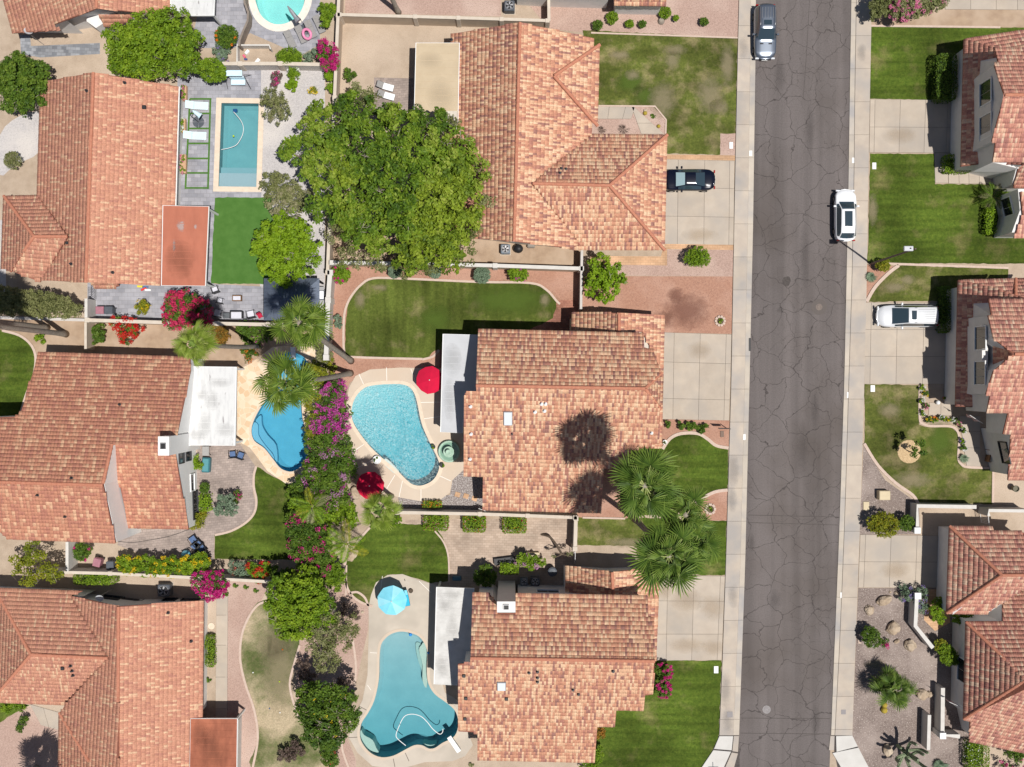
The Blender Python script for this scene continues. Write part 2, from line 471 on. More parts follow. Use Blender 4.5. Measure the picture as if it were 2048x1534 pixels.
# asphalt with a net of cracks
def asphalt():
    m = mat("asphalt", (0.124,0.107,0.103), (0.152,0.132,0.127), 9, 8, 0.92, 0.5, 40, spec=0.25, col3=(0.108,0.091,0.084), scale3=0.10)
    nt = m.node_tree; bs = nt.nodes["Principled BSDF"]
    cur = bs.inputs["Base Color"].links[0].from_socket
    geo = nt.nodes.new("ShaderNodeNewGeometry")
    def warp(scale, amt):
        n = nt.nodes.new("ShaderNodeTexNoise"); n.inputs["Scale"].default_value = scale; n.inputs["Detail"].default_value = 5
        nt.links.new(geo.outputs["Position"], n.inputs["Vector"])
        s_ = nt.nodes.new("ShaderNodeVectorMath"); s_.operation = 'SUBTRACT'; s_.inputs[1].default_value = (0.5,0.5,0.5)
        nt.links.new(n.outputs["Color"], s_.inputs[0])
        k = nt.nodes.new("ShaderNodeVectorMath"); k.operation = 'SCALE'; k.inputs[3].default_value = amt
        nt.links.new(s_.outputs[0], k.inputs[0])
        a = nt.nodes.new("ShaderNodeVectorMath"); a.operation = 'ADD'
        nt.links.new(geo.outputs["Position"], a.inputs[0]); nt.links.new(k.outputs[0], a.inputs[1]); return a.outputs[0]
    def cracks(scale, width, amt, cur, dark, warpv, mask=None):
        v = nt.nodes.new("ShaderNodeTexVoronoi"); v.feature = 'DISTANCE_TO_EDGE'; v.voronoi_dimensions = '2D'
        v.inputs["Scale"].default_value = scale
        nt.links.new(warpv, v.inputs["Vector"])
        mr = nt.nodes.new("ShaderNodeMapRange"); mr.inputs[1].default_value = 0.0; mr.inputs[2].default_value = width
        mr.inputs[3].default_value = amt; mr.inputs[4].default_value = 0.0
        nt.links.new(v.outputs["Distance"], mr.inputs[0])
        f = mr.outputs[0]
        if mask:
            mm = nt.nodes.new("ShaderNodeMath"); mm.operation = 'MULTIPLY'
            n = nt.nodes.new("ShaderNodeTexNoise"); n.inputs["Scale"].default_value = mask; n.inputs["Detail"].default_value = 2
            nt.links.new(geo.outputs["Position"], n.inputs["Vector"])
            m2 = nt.nodes.new("ShaderNodeMapRange"); m2.inputs[1].default_value = 0.42; m2.inputs[2].default_value = 0.58
            nt.links.new(n.outputs["Fac"], m2.inputs[0])
            nt.links.new(f, mm.inputs[0]); nt.links.new(m2.outputs[0], mm.inputs[1]); f = mm.outputs[0]
        x = nt.nodes.new("ShaderNodeMix"); x.data_type = 'RGBA'; x.inputs[7].default_value = (*dark, 1)
        nt.links.new(f, x.inputs[0]); nt.links.new(cur, x.inputs[6]); return x.outputs[2], f
    w1 = warp(0.5, 2.2); w2 = warp(1.3, 1.1)
    cur, f1 = cracks(0.40, 0.017, 0.9, cur, (0.045,0.038,0.036), w1)
    cur, f2 = cracks(0.9, 0.022, 0.75, cur, (0.062,0.053,0.05), w2, 0.2)
    # worn wheel tracks along the street
    sp = nt.nodes.new("ShaderNodeVectorMath"); sp.operation = 'MULTIPLY'; sp.inputs[1].default_value = (0.9, 0.03, 1)
    nt.links.new(geo.outputs["Position"], sp.inputs[0])
    n = nt.nodes.new("ShaderNodeTexNoise"); n.inputs["Scale"].default_value = 1.0; n.inputs["Detail"].default_value = 3
    nt.links.new(sp.outputs[0], n.inputs["Vector"])
    mr = nt.nodes.new("ShaderNodeMapRange"); mr.inputs[1].default_value = 0.35; mr.inputs[2].default_value = 0.65; mr.inputs[3].default_value = 0.86; mr.inputs[4].default_value = 1.12
    nt.links.new(n.outputs["Fac"], mr.inputs[0])
    hs = nt.nodes.new("ShaderNodeHueSaturation"); nt.links.new(mr.outputs[0], hs.inputs["Value"]); nt.links.new(cur, hs.inputs["Color"])
    nt.links.new(hs.outputs[0], bs.inputs["Base Color"])
    return m
M_asph = asphalt()
M_seal = mat("asphalt_seal", (0.06,0.05,0.047), (0.09,0.078,0.072), 5, 5, 0.85)

# ---- pool outlines (world xy) are needed before the ground is cut
def z5(ox, oy, k, pts): return [(ox + x/k, oy + y/k) for x, y in pts]
POOLS = {}
POOLS['centre'] = smooth_closed(gpoly(z5(500,760,3.835,[(775,260),(785,180),(820,110),(880,55),(960,35),(1080,27),(1170,30),(1230,55),(1268,110),(1290,190),(1320,330),(1370,450),(1430,570),(1455,640),(1445,710),(1400,775),(1320,812),(1250,805),(1195,765),(1120,690),(1000,590),(900,490),(800,350)])), 4)
POOLS['blue'] = smooth_closed(gpoly([(502,862),(507,840),(522,812),(540,785),(545,755),(551,727),(563,710),(583,703),(608,713),(622,738),(614,770),(605,800),(607,840),(615,870),(617,905),(606,930),(585,944),(562,938),(545,918),(528,897),(508,882)]), 4)
POOLS['lower'] = smooth_closed(gpoly(z5(500,1134,3.835,[(1000,600),(1030,550),(1080,510),(1150,490),(1230,500),(1300,530),(1345,590),(1365,660),(1360,780),(1372,890),(1420,970),(1500,1030),(1570,1090),(1600,1165),(1595,1250),(1560,1310),(1480,1350),(1420,1390),(1370,1395),(1320,1370),(1260,1370),(1180,1410),(1100,1450),(1010,1462),(930,1432),(870,1370),(840,1300),(850,1200),(900,1120),(950,1020),(985,860),(990,700)])), 3)
POOLS['rect'] = gpoly([(442,205),(519,206),(514,375),(436,374)])
POOLS['top'] = smooth_closed(gpoly([(510,-10),(513,12),(522,32),(536,44),(553,50),(575,47),(596,33),(608,12),(611,-12),(600,-40),(560,-52),(525,-40)]), 4)
holes = list(POOLS.values())
big = 450
ground = sheet("ground", [(-big,-big),(big,-big),(big,big),(-big,big)], 0.0, M_base, holes=holes, kind='structure')

LAY = [0]
def patch(name, px, layer, material, kind='structure', label=None, smooth=0, holes_=()):
    poly = gpoly(px)
    if smooth: poly = smooth_closed(poly, smooth)
    hs = []
    for h in holes_: hs.append(h)
    return sheet(name, poly, 0.004 * layer, material, holes=hs, kind=kind, label=label)

# ---- road
RL = [(-400,1522),(-60,1512),(100,1511),(450,1506),(760,1499),(1134,1490),(1330,1483),(1470,1478),(1534,1478),(1900,1470)]
RR = [(-400,1712),(-60,1703),(180,1699),(380,1696),(570,1692),(760,1688),(1000,1680),(1134,1675),(1300,1668),(1534,1659),(1900,1648)]
def at(tab, y):
    return float(np.interp(y, [a for a, b in tab], [b for a, b in tab]))
KL = [(-400,1510),(-60,1501),(100,1500),(450,1495),(760,1489),(1134,1480),(1330,1472),(1470,1466),(1534,1462)]
SL = [(-400,1487),(-60,1479),(100,1475),(380,1469),(760,1462),(1134,1451),(1330,1444),(1470,1438),(1534,1434)]
KR = [(-400,1722),(-60,1713),(180,1709),(380,1707),(570,1703),(760,1697),(1000,1690),(1134,1685),(1300,1678),(1470,1669),(1534,1664)]
SR = [(-400,1752),(-60,1744),(100,1741),(300,1737),(600,1732),(800,1727),(1030,1720),(1134,1716),(1300,1710),(1470,1704),(1534,1700)]
ys = list(range(-400, 1901, 50))
road_px = [(at(RL, y), y) for y in ys] + [(at(RR, y), y) for y in reversed(ys)]
patch("road", road_px, 3, M_asph)
# sealed seams across and along the road, slightly proud tar lines
tar = MB()
for y0, y1 in ((1030,1034),(1045,1050),(1436,1437),(1466,1468)):
    a = G(at(RL, y0)+3, y0); b = G(at(RR, y1)-3, y1)
    strip(tar, [a, b], 0.05, 0.0, 0.0165)
for px in ([(1619,0),(1612,120),(1606,200)],[(1640,1468),(1585,1480),(1583,1534)]):
    strip(tar, [G(*p) for p in smooth_open([(x, y, 0) for x, y in px], 4) for p in [(p.x, p.y)]], 0.035, 0.0, 0.0162)
tag(tar.build("tar_seam", M_seal), kind='structure')
ts = MB().prism(smooth_closed(gpoly([(1566,556),(1578,553),(1581,562),(1576,572),(1566,569)]), 3), 0.0, 0.019)
tag(ts.build("tar_patch", M_seal), kind='structure')

def slab_row(parent, name, quads, z, material, gap=0.022, th=0.2):
    """one slab object per quad (world xy corners), joints left open"""
    for q in quads:
        c = sum((Vector(p) for p in q), Vector((0,0))) / 4
        qq = offset_poly([tuple(p) for p in q], -gap/2)
        mb = MB(); n = 4
        inn = offset_poly(qq, -0.015)
        rings = [[(p[0]-c.x, p[1]-c.y, -th) for p in qq], [(p[0]-c.x, p[1]-c.y, -0.012) for p in qq], [(p[0]-c.x, p[1]-c.y, 0) for p in inn]]
        area = sum(qq[i][0]*qq[(i+1)%4][1]-qq[(i+1)%4][0]*qq[i][1] for i in range(4))
        if area < 0: rings = [list(reversed(r)) for r in rings]
        mb.loft(rings)
        o = mb.build(name, material, parent)
        o.location = (c.x - rootloc(parent).x, c.y - rootloc(parent).y, z)
def g2(x, y):
    p = G(x, y); return Vector((p.x, p.y))
def side(nameS, SA, KA, RA, step, y0, y1, off):
    sw = MB()
    yy = list(range(-60, 1480, 40))
    poly = gpoly([(at(SA, y), y) for y in yy] + [(at(RA, y), y) for y in reversed(yy)])
    base = tag(MB().prism(poly, -0.05, 0.02).build(nameS, M_seal), kind='structure')
    q = []; q2 = []
    y = y0 + off
    while y < y1:
        ye = min(y + step, y1)
        q.append([g2(at(SA, y), y), g2(at(KA, y), y), g2(at(KA, ye), ye), g2(at(SA, ye), ye)])
        q2.append([g2(at(KA, y), y), g2(at(RA, y), y), g2(at(RA, ye), ye), g2(at(KA, ye), ye)])
        y += step
    slab_row(base, "paving_slab", q, 0.13, M_walk, 0.015, 0.12)
    slab_row(base, "kerb_slab", q2, 0.075, M_kerb, 0.014, 0.06)
side("pavement", SL, KL, RL, 66, -60, 1470, -20)
side("pavement", SR, KR, RR, 66, -60, 1470, 0)
ramp = tag(MB().prism(gpoly([(1438,1470),(1478,1470),(1480,1560),(1390,1560),(1425,1500)]), -0.05, 0.02).build("pavement", M_seal), kind='structure')
slab_row(ramp, "paving_slab", [[g2(1438,1471),g2(1466,1471),g2(1463,1500),g2(1427,1497)],[g2(1426,1499),g2(1462,1502),g2(1440,1550),g2(1395,1545)],
    [g2(1400,1547),g2(1440,1552),g2(1400,1610),g2(1340,1600)]], 0.13, M_new, 0.03, 0.12)
slab_row(ramp, "kerb_slab", [[g2(1467,1471),g2(1478,1471),g2(1476,1504),g2(1464,1502)],[g2(1463,1504),g2(1476,1506),g2(1462,1556),g2(1442,1552)]], 0.075, M_walk, 0.03, 0.06)
ramp2 = tag(MB().prism(gpoly([(1662,1470),(1704,1470),(1735,1534),(1745,1560),(1680,1560)]), -0.05, 0.02).build("pavement", M_seal), kind='structure')
slab_row(ramp2, "paving_slab", [[g2(1671,1471),g2(1704,1470),g2(1715,1492),g2(1672,1503)],[g2(1664,1505),g2(1716,1494),g2(1740,1540),g2(1694,1556)]], 0.13, M_new, 0.02, 0.12)
slab_row(ramp2, "kerb_slab", [[g2(1660,1471),g2(1669,1471),g2(1668,1500),g2(1657,1500)]], 0.075, M_walk, 0.03, 0.06)

def driveway(label, corners, us, vs, base_mat=None, matl=None, name="driveway", z=0.05):
    """corners: TL, TR, BR, BL photo pixels; us, vs joint fractions"""
    TL, TR, BR, BL = [g2(*c) for c in corners]
    base = tag(MB().prism([tuple(TL), tuple(TR), tuple(BR), tuple(BL)], -0.05, 0.018).build(name, M_seal), kind='structure')
    if label: base["label"] = label
    def pt(u, v): return (TL*(1-u)+TR*u)*(1-v) + (BL*(1-u)+BR*u)*v
    us = [0] + us + [1]; vs = [0] + vs + [1]
    q = [[pt(us[i], vs[j]), pt(us[i+1], vs[j]), pt(us[i+1], vs[j+1]), pt(us[i], vs[j+1])] for i in range(len(us)-1) for j in range(len(vs)-1)]
    slab_row(base, "concrete_slab", q, z, matl or M_conc, 0.018, 0.06)
    return base
driveway("pale concrete driveway with the dark coupe parked on it", [(1330,319),(1469,322),(1467,490),(1328,488)], [0.19,0.57,0.93], [0.33,0.67])
driveway("empty square concrete driveway beside the centre house", [(1310,664),(1463,669),(1458,841),(1308,838)], [0.25,0.59,0.93], [0.34,0.76])
driveway("stained concrete driveway below the fan palms", [(1295,1150),(1450,1152),(1443,1320),(1293,1321)], [0.26,0.6,0.94], [0.3,0.69])
driveway("half shaded concrete driveway at the upper right", [(1740,199),(1935,200),(1930,306),(1738,305)], [0.05,0.31,0.57,0.8], [0.52])
driveway("concrete driveway under the white minivan", [(1731,605),(1940,606),(1936,768),(1728,768)], [0.055,0.305,0.56,0.78], [0.33,0.66])
driveway("concrete driveway beside the lower right house", [(1720,1069),(1920,1072),(1916,1175),(1716,1175)], [0.055,0.31,0.57,0.8], [0.51])
driveway(None, [(1890,-30),(2060,-30),(2060,20),(1890,19)], [0.3,0.6,0.85], [0.6], name="path")
driveway(None, [(1868,306),(1895,306),(1896,366),(1870,366)], [], [0.5], name="path")
driveway(None, [(1896,343),(2020,345),(2020,368),(1897,367)], [0.17,0.33,0.5,0.75], [], name="path")
driveway(None, [(1184,213),(1270,214),(1262,238),(1184,238)], [0.4,0.78], [], name="path")
driveway(None, [(1263,214),(1268,214),(1328,268),(1282,268)], [], [0.6], name="path")
driveway(None, [(433,1185),(456,1185),(454,1560),(430,1560)], [], [0.12,0.28,0.45,0.62,0.8], name="path")
driveway(None, [(1858,805),(1905,806),(1905,831),(1857,830)], [0.5], [], name="path")
driveway(None, [(1918,832),(1960,832),(1960,935),(1933,934)], [], [0.3,0.62], name="path")
driveway(None, [(60,1408),(120,1425),(118,1460),(82,1450)], [0.45], [], name="path")

# ---- gravel beds, earth, lawns (each sheet its own height)
patch("gravel_bed", [(690,-40),(1002,-40),(1002,33),(690,26)], 1, M_pink)
patch("gravel_bed", [(1000,-60),(1480,-60),(1477,76),(1180,66),(1098,58)], 2, M_pink)
patch("gravel_bed", [(1180,213),(1331,240),(1334,268),(1180,270)], 2, M_pink)
patch("gravel_bed", [(1262,212),(1308,213),(1332,240),(1331,269),(1300,269)], 3, M_pink)
patch("gravel_bed", [(1441,266),(1471,267),(1470,311),(1440,310)], 4, M_pink)
patch("brick_band", [(1330,309),(1471,311),(1470,321),(1330,318)], 5, M_brick_band)
patch("brick_band", [(1328,487),(1468,490),(1467,500),(1334,498),(1334,531),(1180,529),(1180,512),(1322,513)], 5, M_brick_band)
patch("gravel_bed", [(1180,528),(1334,530),(1335,499),(1467,500),(1465,553),(1250,551),(1170,560)], 3, M_pink)
patch("gravel_bed", [(1160,552),(1465,553),(1463,668),(1300,664),(1300,630),(1160,624)], 4, M_red)
0 and patch("gravel_bed", [(1344,585),(1352,580),(1358,592),(1382,597),(1398,612),(1408,618),(1402,630),(1385,648),(1360,652),(1335,640),(1330,625),(1342,610)], 5, M_stain, smooth=3)
patch("gravel_bed", [(664,530),(1165,536),(1160,665),(1080,668),(880,730),(700,740),(655,725),(656,530)], 2, M_red)
patch("gravel_bed", [(690,716),(880,722),(880,745),(740,745),(700,765),(690,790),(660,780),(655,722)], 3, M_red)
patch("red_paving", [(880,700),(960,660),(1120,600),(1160,600),(1160,670),(960,675),(960,760),(878,760)], 4, M_paver_r)
patch("gravel_bed", [(1200,930),(1262,940),(1275,1036),(1150,1036)], 2, M_red)
patch("gravel_bed", [(1300,838),(1459,841),(1457,900),(1300,905)], 2, M_red)
patch("gravel_bed", [(1380,975),(1455,978),(1453,1041),(1390,1041)], 2, M_red)
patch("gravel_bed", [(655,1100),(738,1215),(736,1260),(700,1420),(694,1475),(712,1520),(712,1560),(600,1560),(590,1300)], 1, M_pink)
patch("gravel_bed", [(545,1150),(455,1165),(450,1560),(520,1560),(520,1400),(482,1300)], 1, M_pink)
patch("gravel_bed", [(-30,1400),(125,1425),(120,1560),(-30,1560)], 1, M_pink)
patch("gravel_bed", [(1716,1176),(1960,1176),(1960,1560),(1742,1560),(1704,1480)], 1, M_grey)
patch("gravel_bed", [(1727,890),(1770,960),(1838,1008),(1840,1069),(1719,1069)], 1, M_grey)
patch("gravel_bed", [(1733,530),(1760,528),(1800,535),(1752,575),(1733,606)], 1, M_red)
patch("gravel_bed", [(522,140),(650,130),(650,660),(520,590),(520,560)], 2, M_pale)
patch("gravel_bed", [(0,270),(40,232),(85,228),(82,300),(30,330),(0,350)], 2, M_pale, smooth=3)
patch("gravel_bed", [(-30,440),(12,440),(12,590),(-30,590)], 2, M_pale)
patch("earth_bed", [(1740,18),(2060,20),(2060,58),(1740,52)], 1, M_dirt)
patch("earth_bed", [(900,462),(1166,470),(1164,530),(660,526),(660,440)], 1, M_dirt)
patch("grey_paving", [(355,140),(522,134),(523,400),(432,396),(428,568),(540,574),(640,600),(640,640),(175,640),(175,566),(355,566)], 3, M_paver_g, holes_=[POOLS['rect']])
patch("grey_paving", [(430,-40),(500,-40),(500,-60),(640,-60),(640,88),(600,112),(560,92),(500,66),(470,96),(380,96),(395,30),(430,30)], 2, M_paver_g, holes_=[POOLS['top']])
patch("slate_path", [(40,70),(60,70),(62,92),(200,86),(200,108),(80,115),(42,108)], 2, M_paver_s)
patch("taupe_paving", [(395,890),(480,888),(516,940),(510,960),(506,985),(512,1010),(508,1035),(486,1055),(458,1068),(429,1071),(428,1120),(330,1125),(235,1090),(240,1060),(380,1055)], 2, M_paver_p)
patch("beige_paving", [(800,1040),(1154,1036),(1150,1180),(895,1180),(890,1160),(898,1140),(894,1100),(878,1070),(850,1060)], 2, M_paver_b)
patch("pebble_bed", [(927,930),(966,950),(975,1020),(800,1015),(795,990),(900,990),(905,960)], 2, M_river)
patch("brick_patio", [(748,155),(832,157),(832,245),(748,245)], 2, M_paver_p)
patch("earth_bed", [(-30,630),(175,640),(650,655),(545,700),(480,735),(475,735),(0,700),(-30,700)], 1, M_dirt)
patch("tan_paving", [(1855,1178),(1895,1178),(1900,1245),(1870,1262),(1848,1240)], 3, M_brick_band)
# lawns
def lawn(px, material, layer=6, label=None, smooth=0):
    poly = gpoly(px)
    if smooth: poly = smooth_closed(poly, smooth)
    rg = random.Random(len(px)*7 + int(px[0][0])); out = []
    for i in range(len(poly)):
        a = Vector(poly[i]); b = Vector(poly[(i+1) % len(poly)]); L_ = (b-a).length; k = max(1, int(L_/0.35))
        nn = Vector((-(b-a).y, (b-a).x)).normalized() if L_ > 1e-6 else Vector((0, 0))
        for j in range(k):
            q = a.lerp(b, j/k) + nn*rg.uniform(-0.045, 0.045); out.append((q.x, q.y))
    return sheet("lawn", out, 0.004*layer, material, kind='stuff', label=label)
lawn([(1165,60),(1475,76),(1471,267),(1441,267),(1440,310),(1330,307),(1332,240),(1308,214),(1183,212)], M_lawn_p, label="patchy drying front lawn beside the top centre house")
lawn([(695,612),(705,590),(722,570),(748,558),(800,558),(960,565),(1060,567),(1090,580),(1112,604),(1108,628),(1090,645),(980,690),(900,700),(870,700),(860,712),(845,717),(705,713),(690,705)], M_lawn_o, label="back lawn with rounded corner above the centre house", smooth=2)
lawn([(430,395),(545,395),(545,569),(422,567)], M_turf, 7, label="rectangle of artificial turf below the rectangular pool")
lawn([(-30,661),(5,662),(40,672),(62,690),(71,715),(67,750),(52,790),(40,832),(-30,832)], M_lawn_v, label="rounded green lawn at the left edge of the photo", smooth=3)
lawn([(513,932),(540,950),(575,968),(600,968),(620,1120),(430,1118),(429,1070),(462,1062),(492,1045),(509,1025),(513,1000),(508,975),(508,950)], M_lawn_v, label="curved lawn between the blue pool and the taupe paving")
lawn([(745,1046),(870,1050),(888,1080),(897,1115),(898,1163),(862,1166),(835,1158),(805,1148),(775,1150),(750,1170),(742,1215),(720,1204),(700,1188),(692,1160),(692,1130),(700,1105),(720,1075)], M_lawn_v, label="rounded lawn with the teal umbrella deck at its foot")
lawn([(1240,896),(1320,898),(1340,878),(1362,869),(1395,869),(1415,880),(1432,892),(1457,897),(1455,980),(1430,985),(1390,1008),(1340,1030),(1262,1030),(1262,960)], M_lawn_v, label="deep green front lawn beside the three fan palms")
lawn([(1155,1034),(1290,1037),(1300,1092),(1155,1090)], M_lawn_p, label="strip of dry lawn right of the beige side wall")
lawn([(1285,1036),(1453,1042),(1450,1150),(1300,1149)], M_lawn_v, 7, label="lawn hidden under the lower fan palms")
lawn([(1290,1321),(1443,1321),(1438,1470),(1424,1500),(1392,1560),(1180,1560),(1190,1440)], M_lawn_v, label="corner lawn beside the stop sign")
lawn([(515,1206),(545,1203),(600,1240),(598,1290),(585,1335),(582,1370),(595,1420),(625,1470),(690,1560),(505,1560),(516,1480),(510,1420),(493,1370),(481,1325),(483,1270),(498,1230)], M_lawn_d, label="worn lawn with bare earth patches at the bottom left", smooth=2)
lawn([(1742,52),(2060,55),(2060,120),(1925,200),(1740,198)], M_lawn_v, label="front lawn at the upper right above the shaded driveway")
lawn([(1740,307),(1868,308),(1870,368),(2060,370),(2060,528),(1735,526)], M_lawn_v, label="large striped lawn with the street lamp pole")
lawn([(1797,531),(2016,538),(2012,600),(1733,604),(1752,572),(1778,546)], M_lawn_p, label="small drying lawn above the white minivan")
lawn([(1729,768),(1838,770),(1838,850),(1860,855),(1903,854),(1917,870),(1915,925),(1930,935),(1986,937),(1984,1008),(1836,1008),(1825,990),(1790,965),(1755,930),(1729,885)], M_lawn_p, label="lawn with a young tree in a ring of mulch")
lawn([(12,1402),(60,1410),(30,1425),(0,1445),(-30,1440),(-30,1400)], M_lawn_v, 4, label="small lawn corner below the bottom left roof")
# narrow turf strips between the big stepping slabs
tf = MB()
for y in (198, 227, 257, 287, 317, 346, 376):
    k = (y-198)/178
    strip(tf, [G(380-8*k, y), G(423-5*k, y)], 0.16, 0.0, 0.035)
strip(tf, [G(380,198), G(371,378)], 0.16, 0.0, 0.033); strip(tf, [G(421,198), G(416,378)], 0.16, 0.0, 0.031)
tag(tf.build("turf_strips", M_turf), kind='stuff')

# ---- kerb edgings
def edging(px, w=0.16, h=0.09, material=None, smooth=4, closed=False, name="garden_edging"):
    pts = smooth_open([(x, y, 0) for x, y in px], smooth) if smooth else [Vector((x, y, 0)) for x, y in px]
    mb = MB(); strip(mb, [G(p.x, p.y) for p in pts], w, -0.02, h, closed)
    return tag(mb.build(name, material or M_edge), kind='structure')
edging([(845,718),(705,714),(689,706),(688,640),(694,610),(706,588),(722,570),(745,557),(800,557),(960,564),(1060,566),(1092,579),(1114,603),(1120,608)], 0.2)
edging([(878,700),(866,713),(845,719)], 0.2)
edging([(1325,898),(1340,877),(1362,867),(1395,867),(1415,878),(1432,891),(1457,896)], 0.28)
edging([(1390,1007),(1412,992),(1432,983),(1455,980)], 0.28)
edging([(1165,1035),(1250,1037)], 0.16, smooth=0)
edging([(1182,66),(1475,76)], 0.14, smooth=0)
edging([(1197,212),(1310,213),(1332,240),(1331,268)], 0.14, smooth=0)
edging([(1742,52),(2000,55)], 0.18, smooth=0)
edging([(1760,527),(2016,536)], 0.2, smooth=0)
edging([(1733,603),(1750,574),(1776,547),(1797,531)], 0.3)
edging([(1728,887),(1755,930),(1790,965),(1825,990),(1836,1008)], 0.26)
edging([(1839,770),(1839,836),(1845,847),(1860,852),(1895,852),(1911,858),(1918,875),(1916,915),(1922,928),(1935,934),(1986,936)], 0.22)
edging([(1986,937),(1985,1005)], 0.2, smooth=0)
edging([(5,661),(40,671),(63,690),(72,715),(68,750),(53,790),(41,830)], 0.22)
edging([(513,932),(508,950),(508,975),(513,1000),(509,1025),(492,1045),(462,1062),(430,1070)], 0.2, 0.05)
edging([(745,1212),(722,1204),(702,1188),(692,1165),(690,1130),(700,1105),(722,1075),(740,1055)], 0.2)
edging([(737,1212),(730,1195),(715,1184),(700,1186)], 0.2)
edging([(898,1163),(897,1115),(888,1085),(870,1062)], 0.14)
edging([(545,1203),(520,1207),(500,1230),(484,1270),(481,1320),(492,1370),(509,1420),(516,1475),(506,1534)], 0.2)
edging([(600,1290),(588,1330),(580,1370),(592,1420),(600,1440)], 0.2)
edging([(706,1280),(712,1330),(708,1380),(698,1410),(688,1450),(684,1490),(692,1520),(702,1545)], 0.2)
edging([(693,1130),(692,1190)], 0.16)
edging([(455,1170),(452,1380)], 0.1, 0.04, smooth=0)

# ---- pool decks and pools
DECK = gpoly([(694,800),(698,775),(711,752),(740,739),(800,735),(882,737),(905,737),(905,864),(932,868),(932,935),(905,960),(900,985),(880,1000),(845,1003),(800,995),(760,985),(725,960),(706,930),(697,900),(690,850)])
sheet("pool_deck", DECK, 0.03, M_deck, [POOLS['centre']], kind='structure')
D3 = gpoly([(738,1250),(737,1215),(742,1190),(752,1165),(775,1150),(805,1148),(838,1160),(862,1167),(885,1172),(885,1368),(890,1385),(908,1395),(925,1410),(935,1462),(946,1490),(930,1512),(905,1522),(850,1524),(800,1538),(745,1532),(715,1505),(698,1475),(705,1440),(725,1400),(735,1350)])
sheet("pool_deck", D3, 0.03, mat("pool_deck_grey", (0.53,0.465,0.39), (0.48,0.42,0.35), 0.5, 8, 0.9, 0.15, 25, col3=(0.42,0.37,0.31), scale3=0.25), [POOLS['lower']], kind='structure')
D4 = gpoly([(474,740),(500,728),(530,705),(545,694),(590,690),(640,700),(655,740),(640,960),(600,972),(570,966),(535,942),(500,895),(475,882)])
sheet("pool_deck", D4, 0.026, M_trav, [POOLS['blue']], kind='structure')
M_cope = mat("pale_coping", (0.70,0.585,0.46), (0.62,0.51,0.40), 2.2, 4, 0.85)
M_copew = mat("white_coping", (0.74,0.69,0.61), (0.66,0.61,0.54), 2.2, 4, 0.85)
# deck joints
jt = MB()
for a, b in (((773,735),(774,768)),((718,748),(730,775)),((822,738),(833,770)),((693,854),(706,847)),((703,905),(735,884)),((716,935),(755,915)),((798,994),(805,962)),((842,1003),(842,973)),((770,983),(790,950)),((845,838),(880,833)),((838,805),(882,804)),((880,952),(902,962))):
    strip(jt, [G(*a), G(*b)], 0.05, 0.0, 0.034)
for a, b in (((765,1152),(760,1190)),((740,1305),(757,1306)),((838,1162),(862,1185)),((742,1380),(735,1370))):
    strip(jt, [G(*a), G(*b)], 0.04, 0.0, 0.034)
tag(jt.build("deck_joints", mat("joint_white", (0.8,0.76,0.7))), kind='structure')
jd = MB()
for a, b in (((718,1412),(737,1422)),((705,1440),(722,1446)),((697,1475),(718,1474)),((808,1500),(818,1522)),((786,1514),(790,1534)),((800,1448),(800,1449))):
    strip(jd, [G(*a), G(*b)], 0.06, 0.0, 0.0345)
tag(jd.build("deck_joints", mat("joint_dark", (0.16,0.13,0.11))), kind='structure')

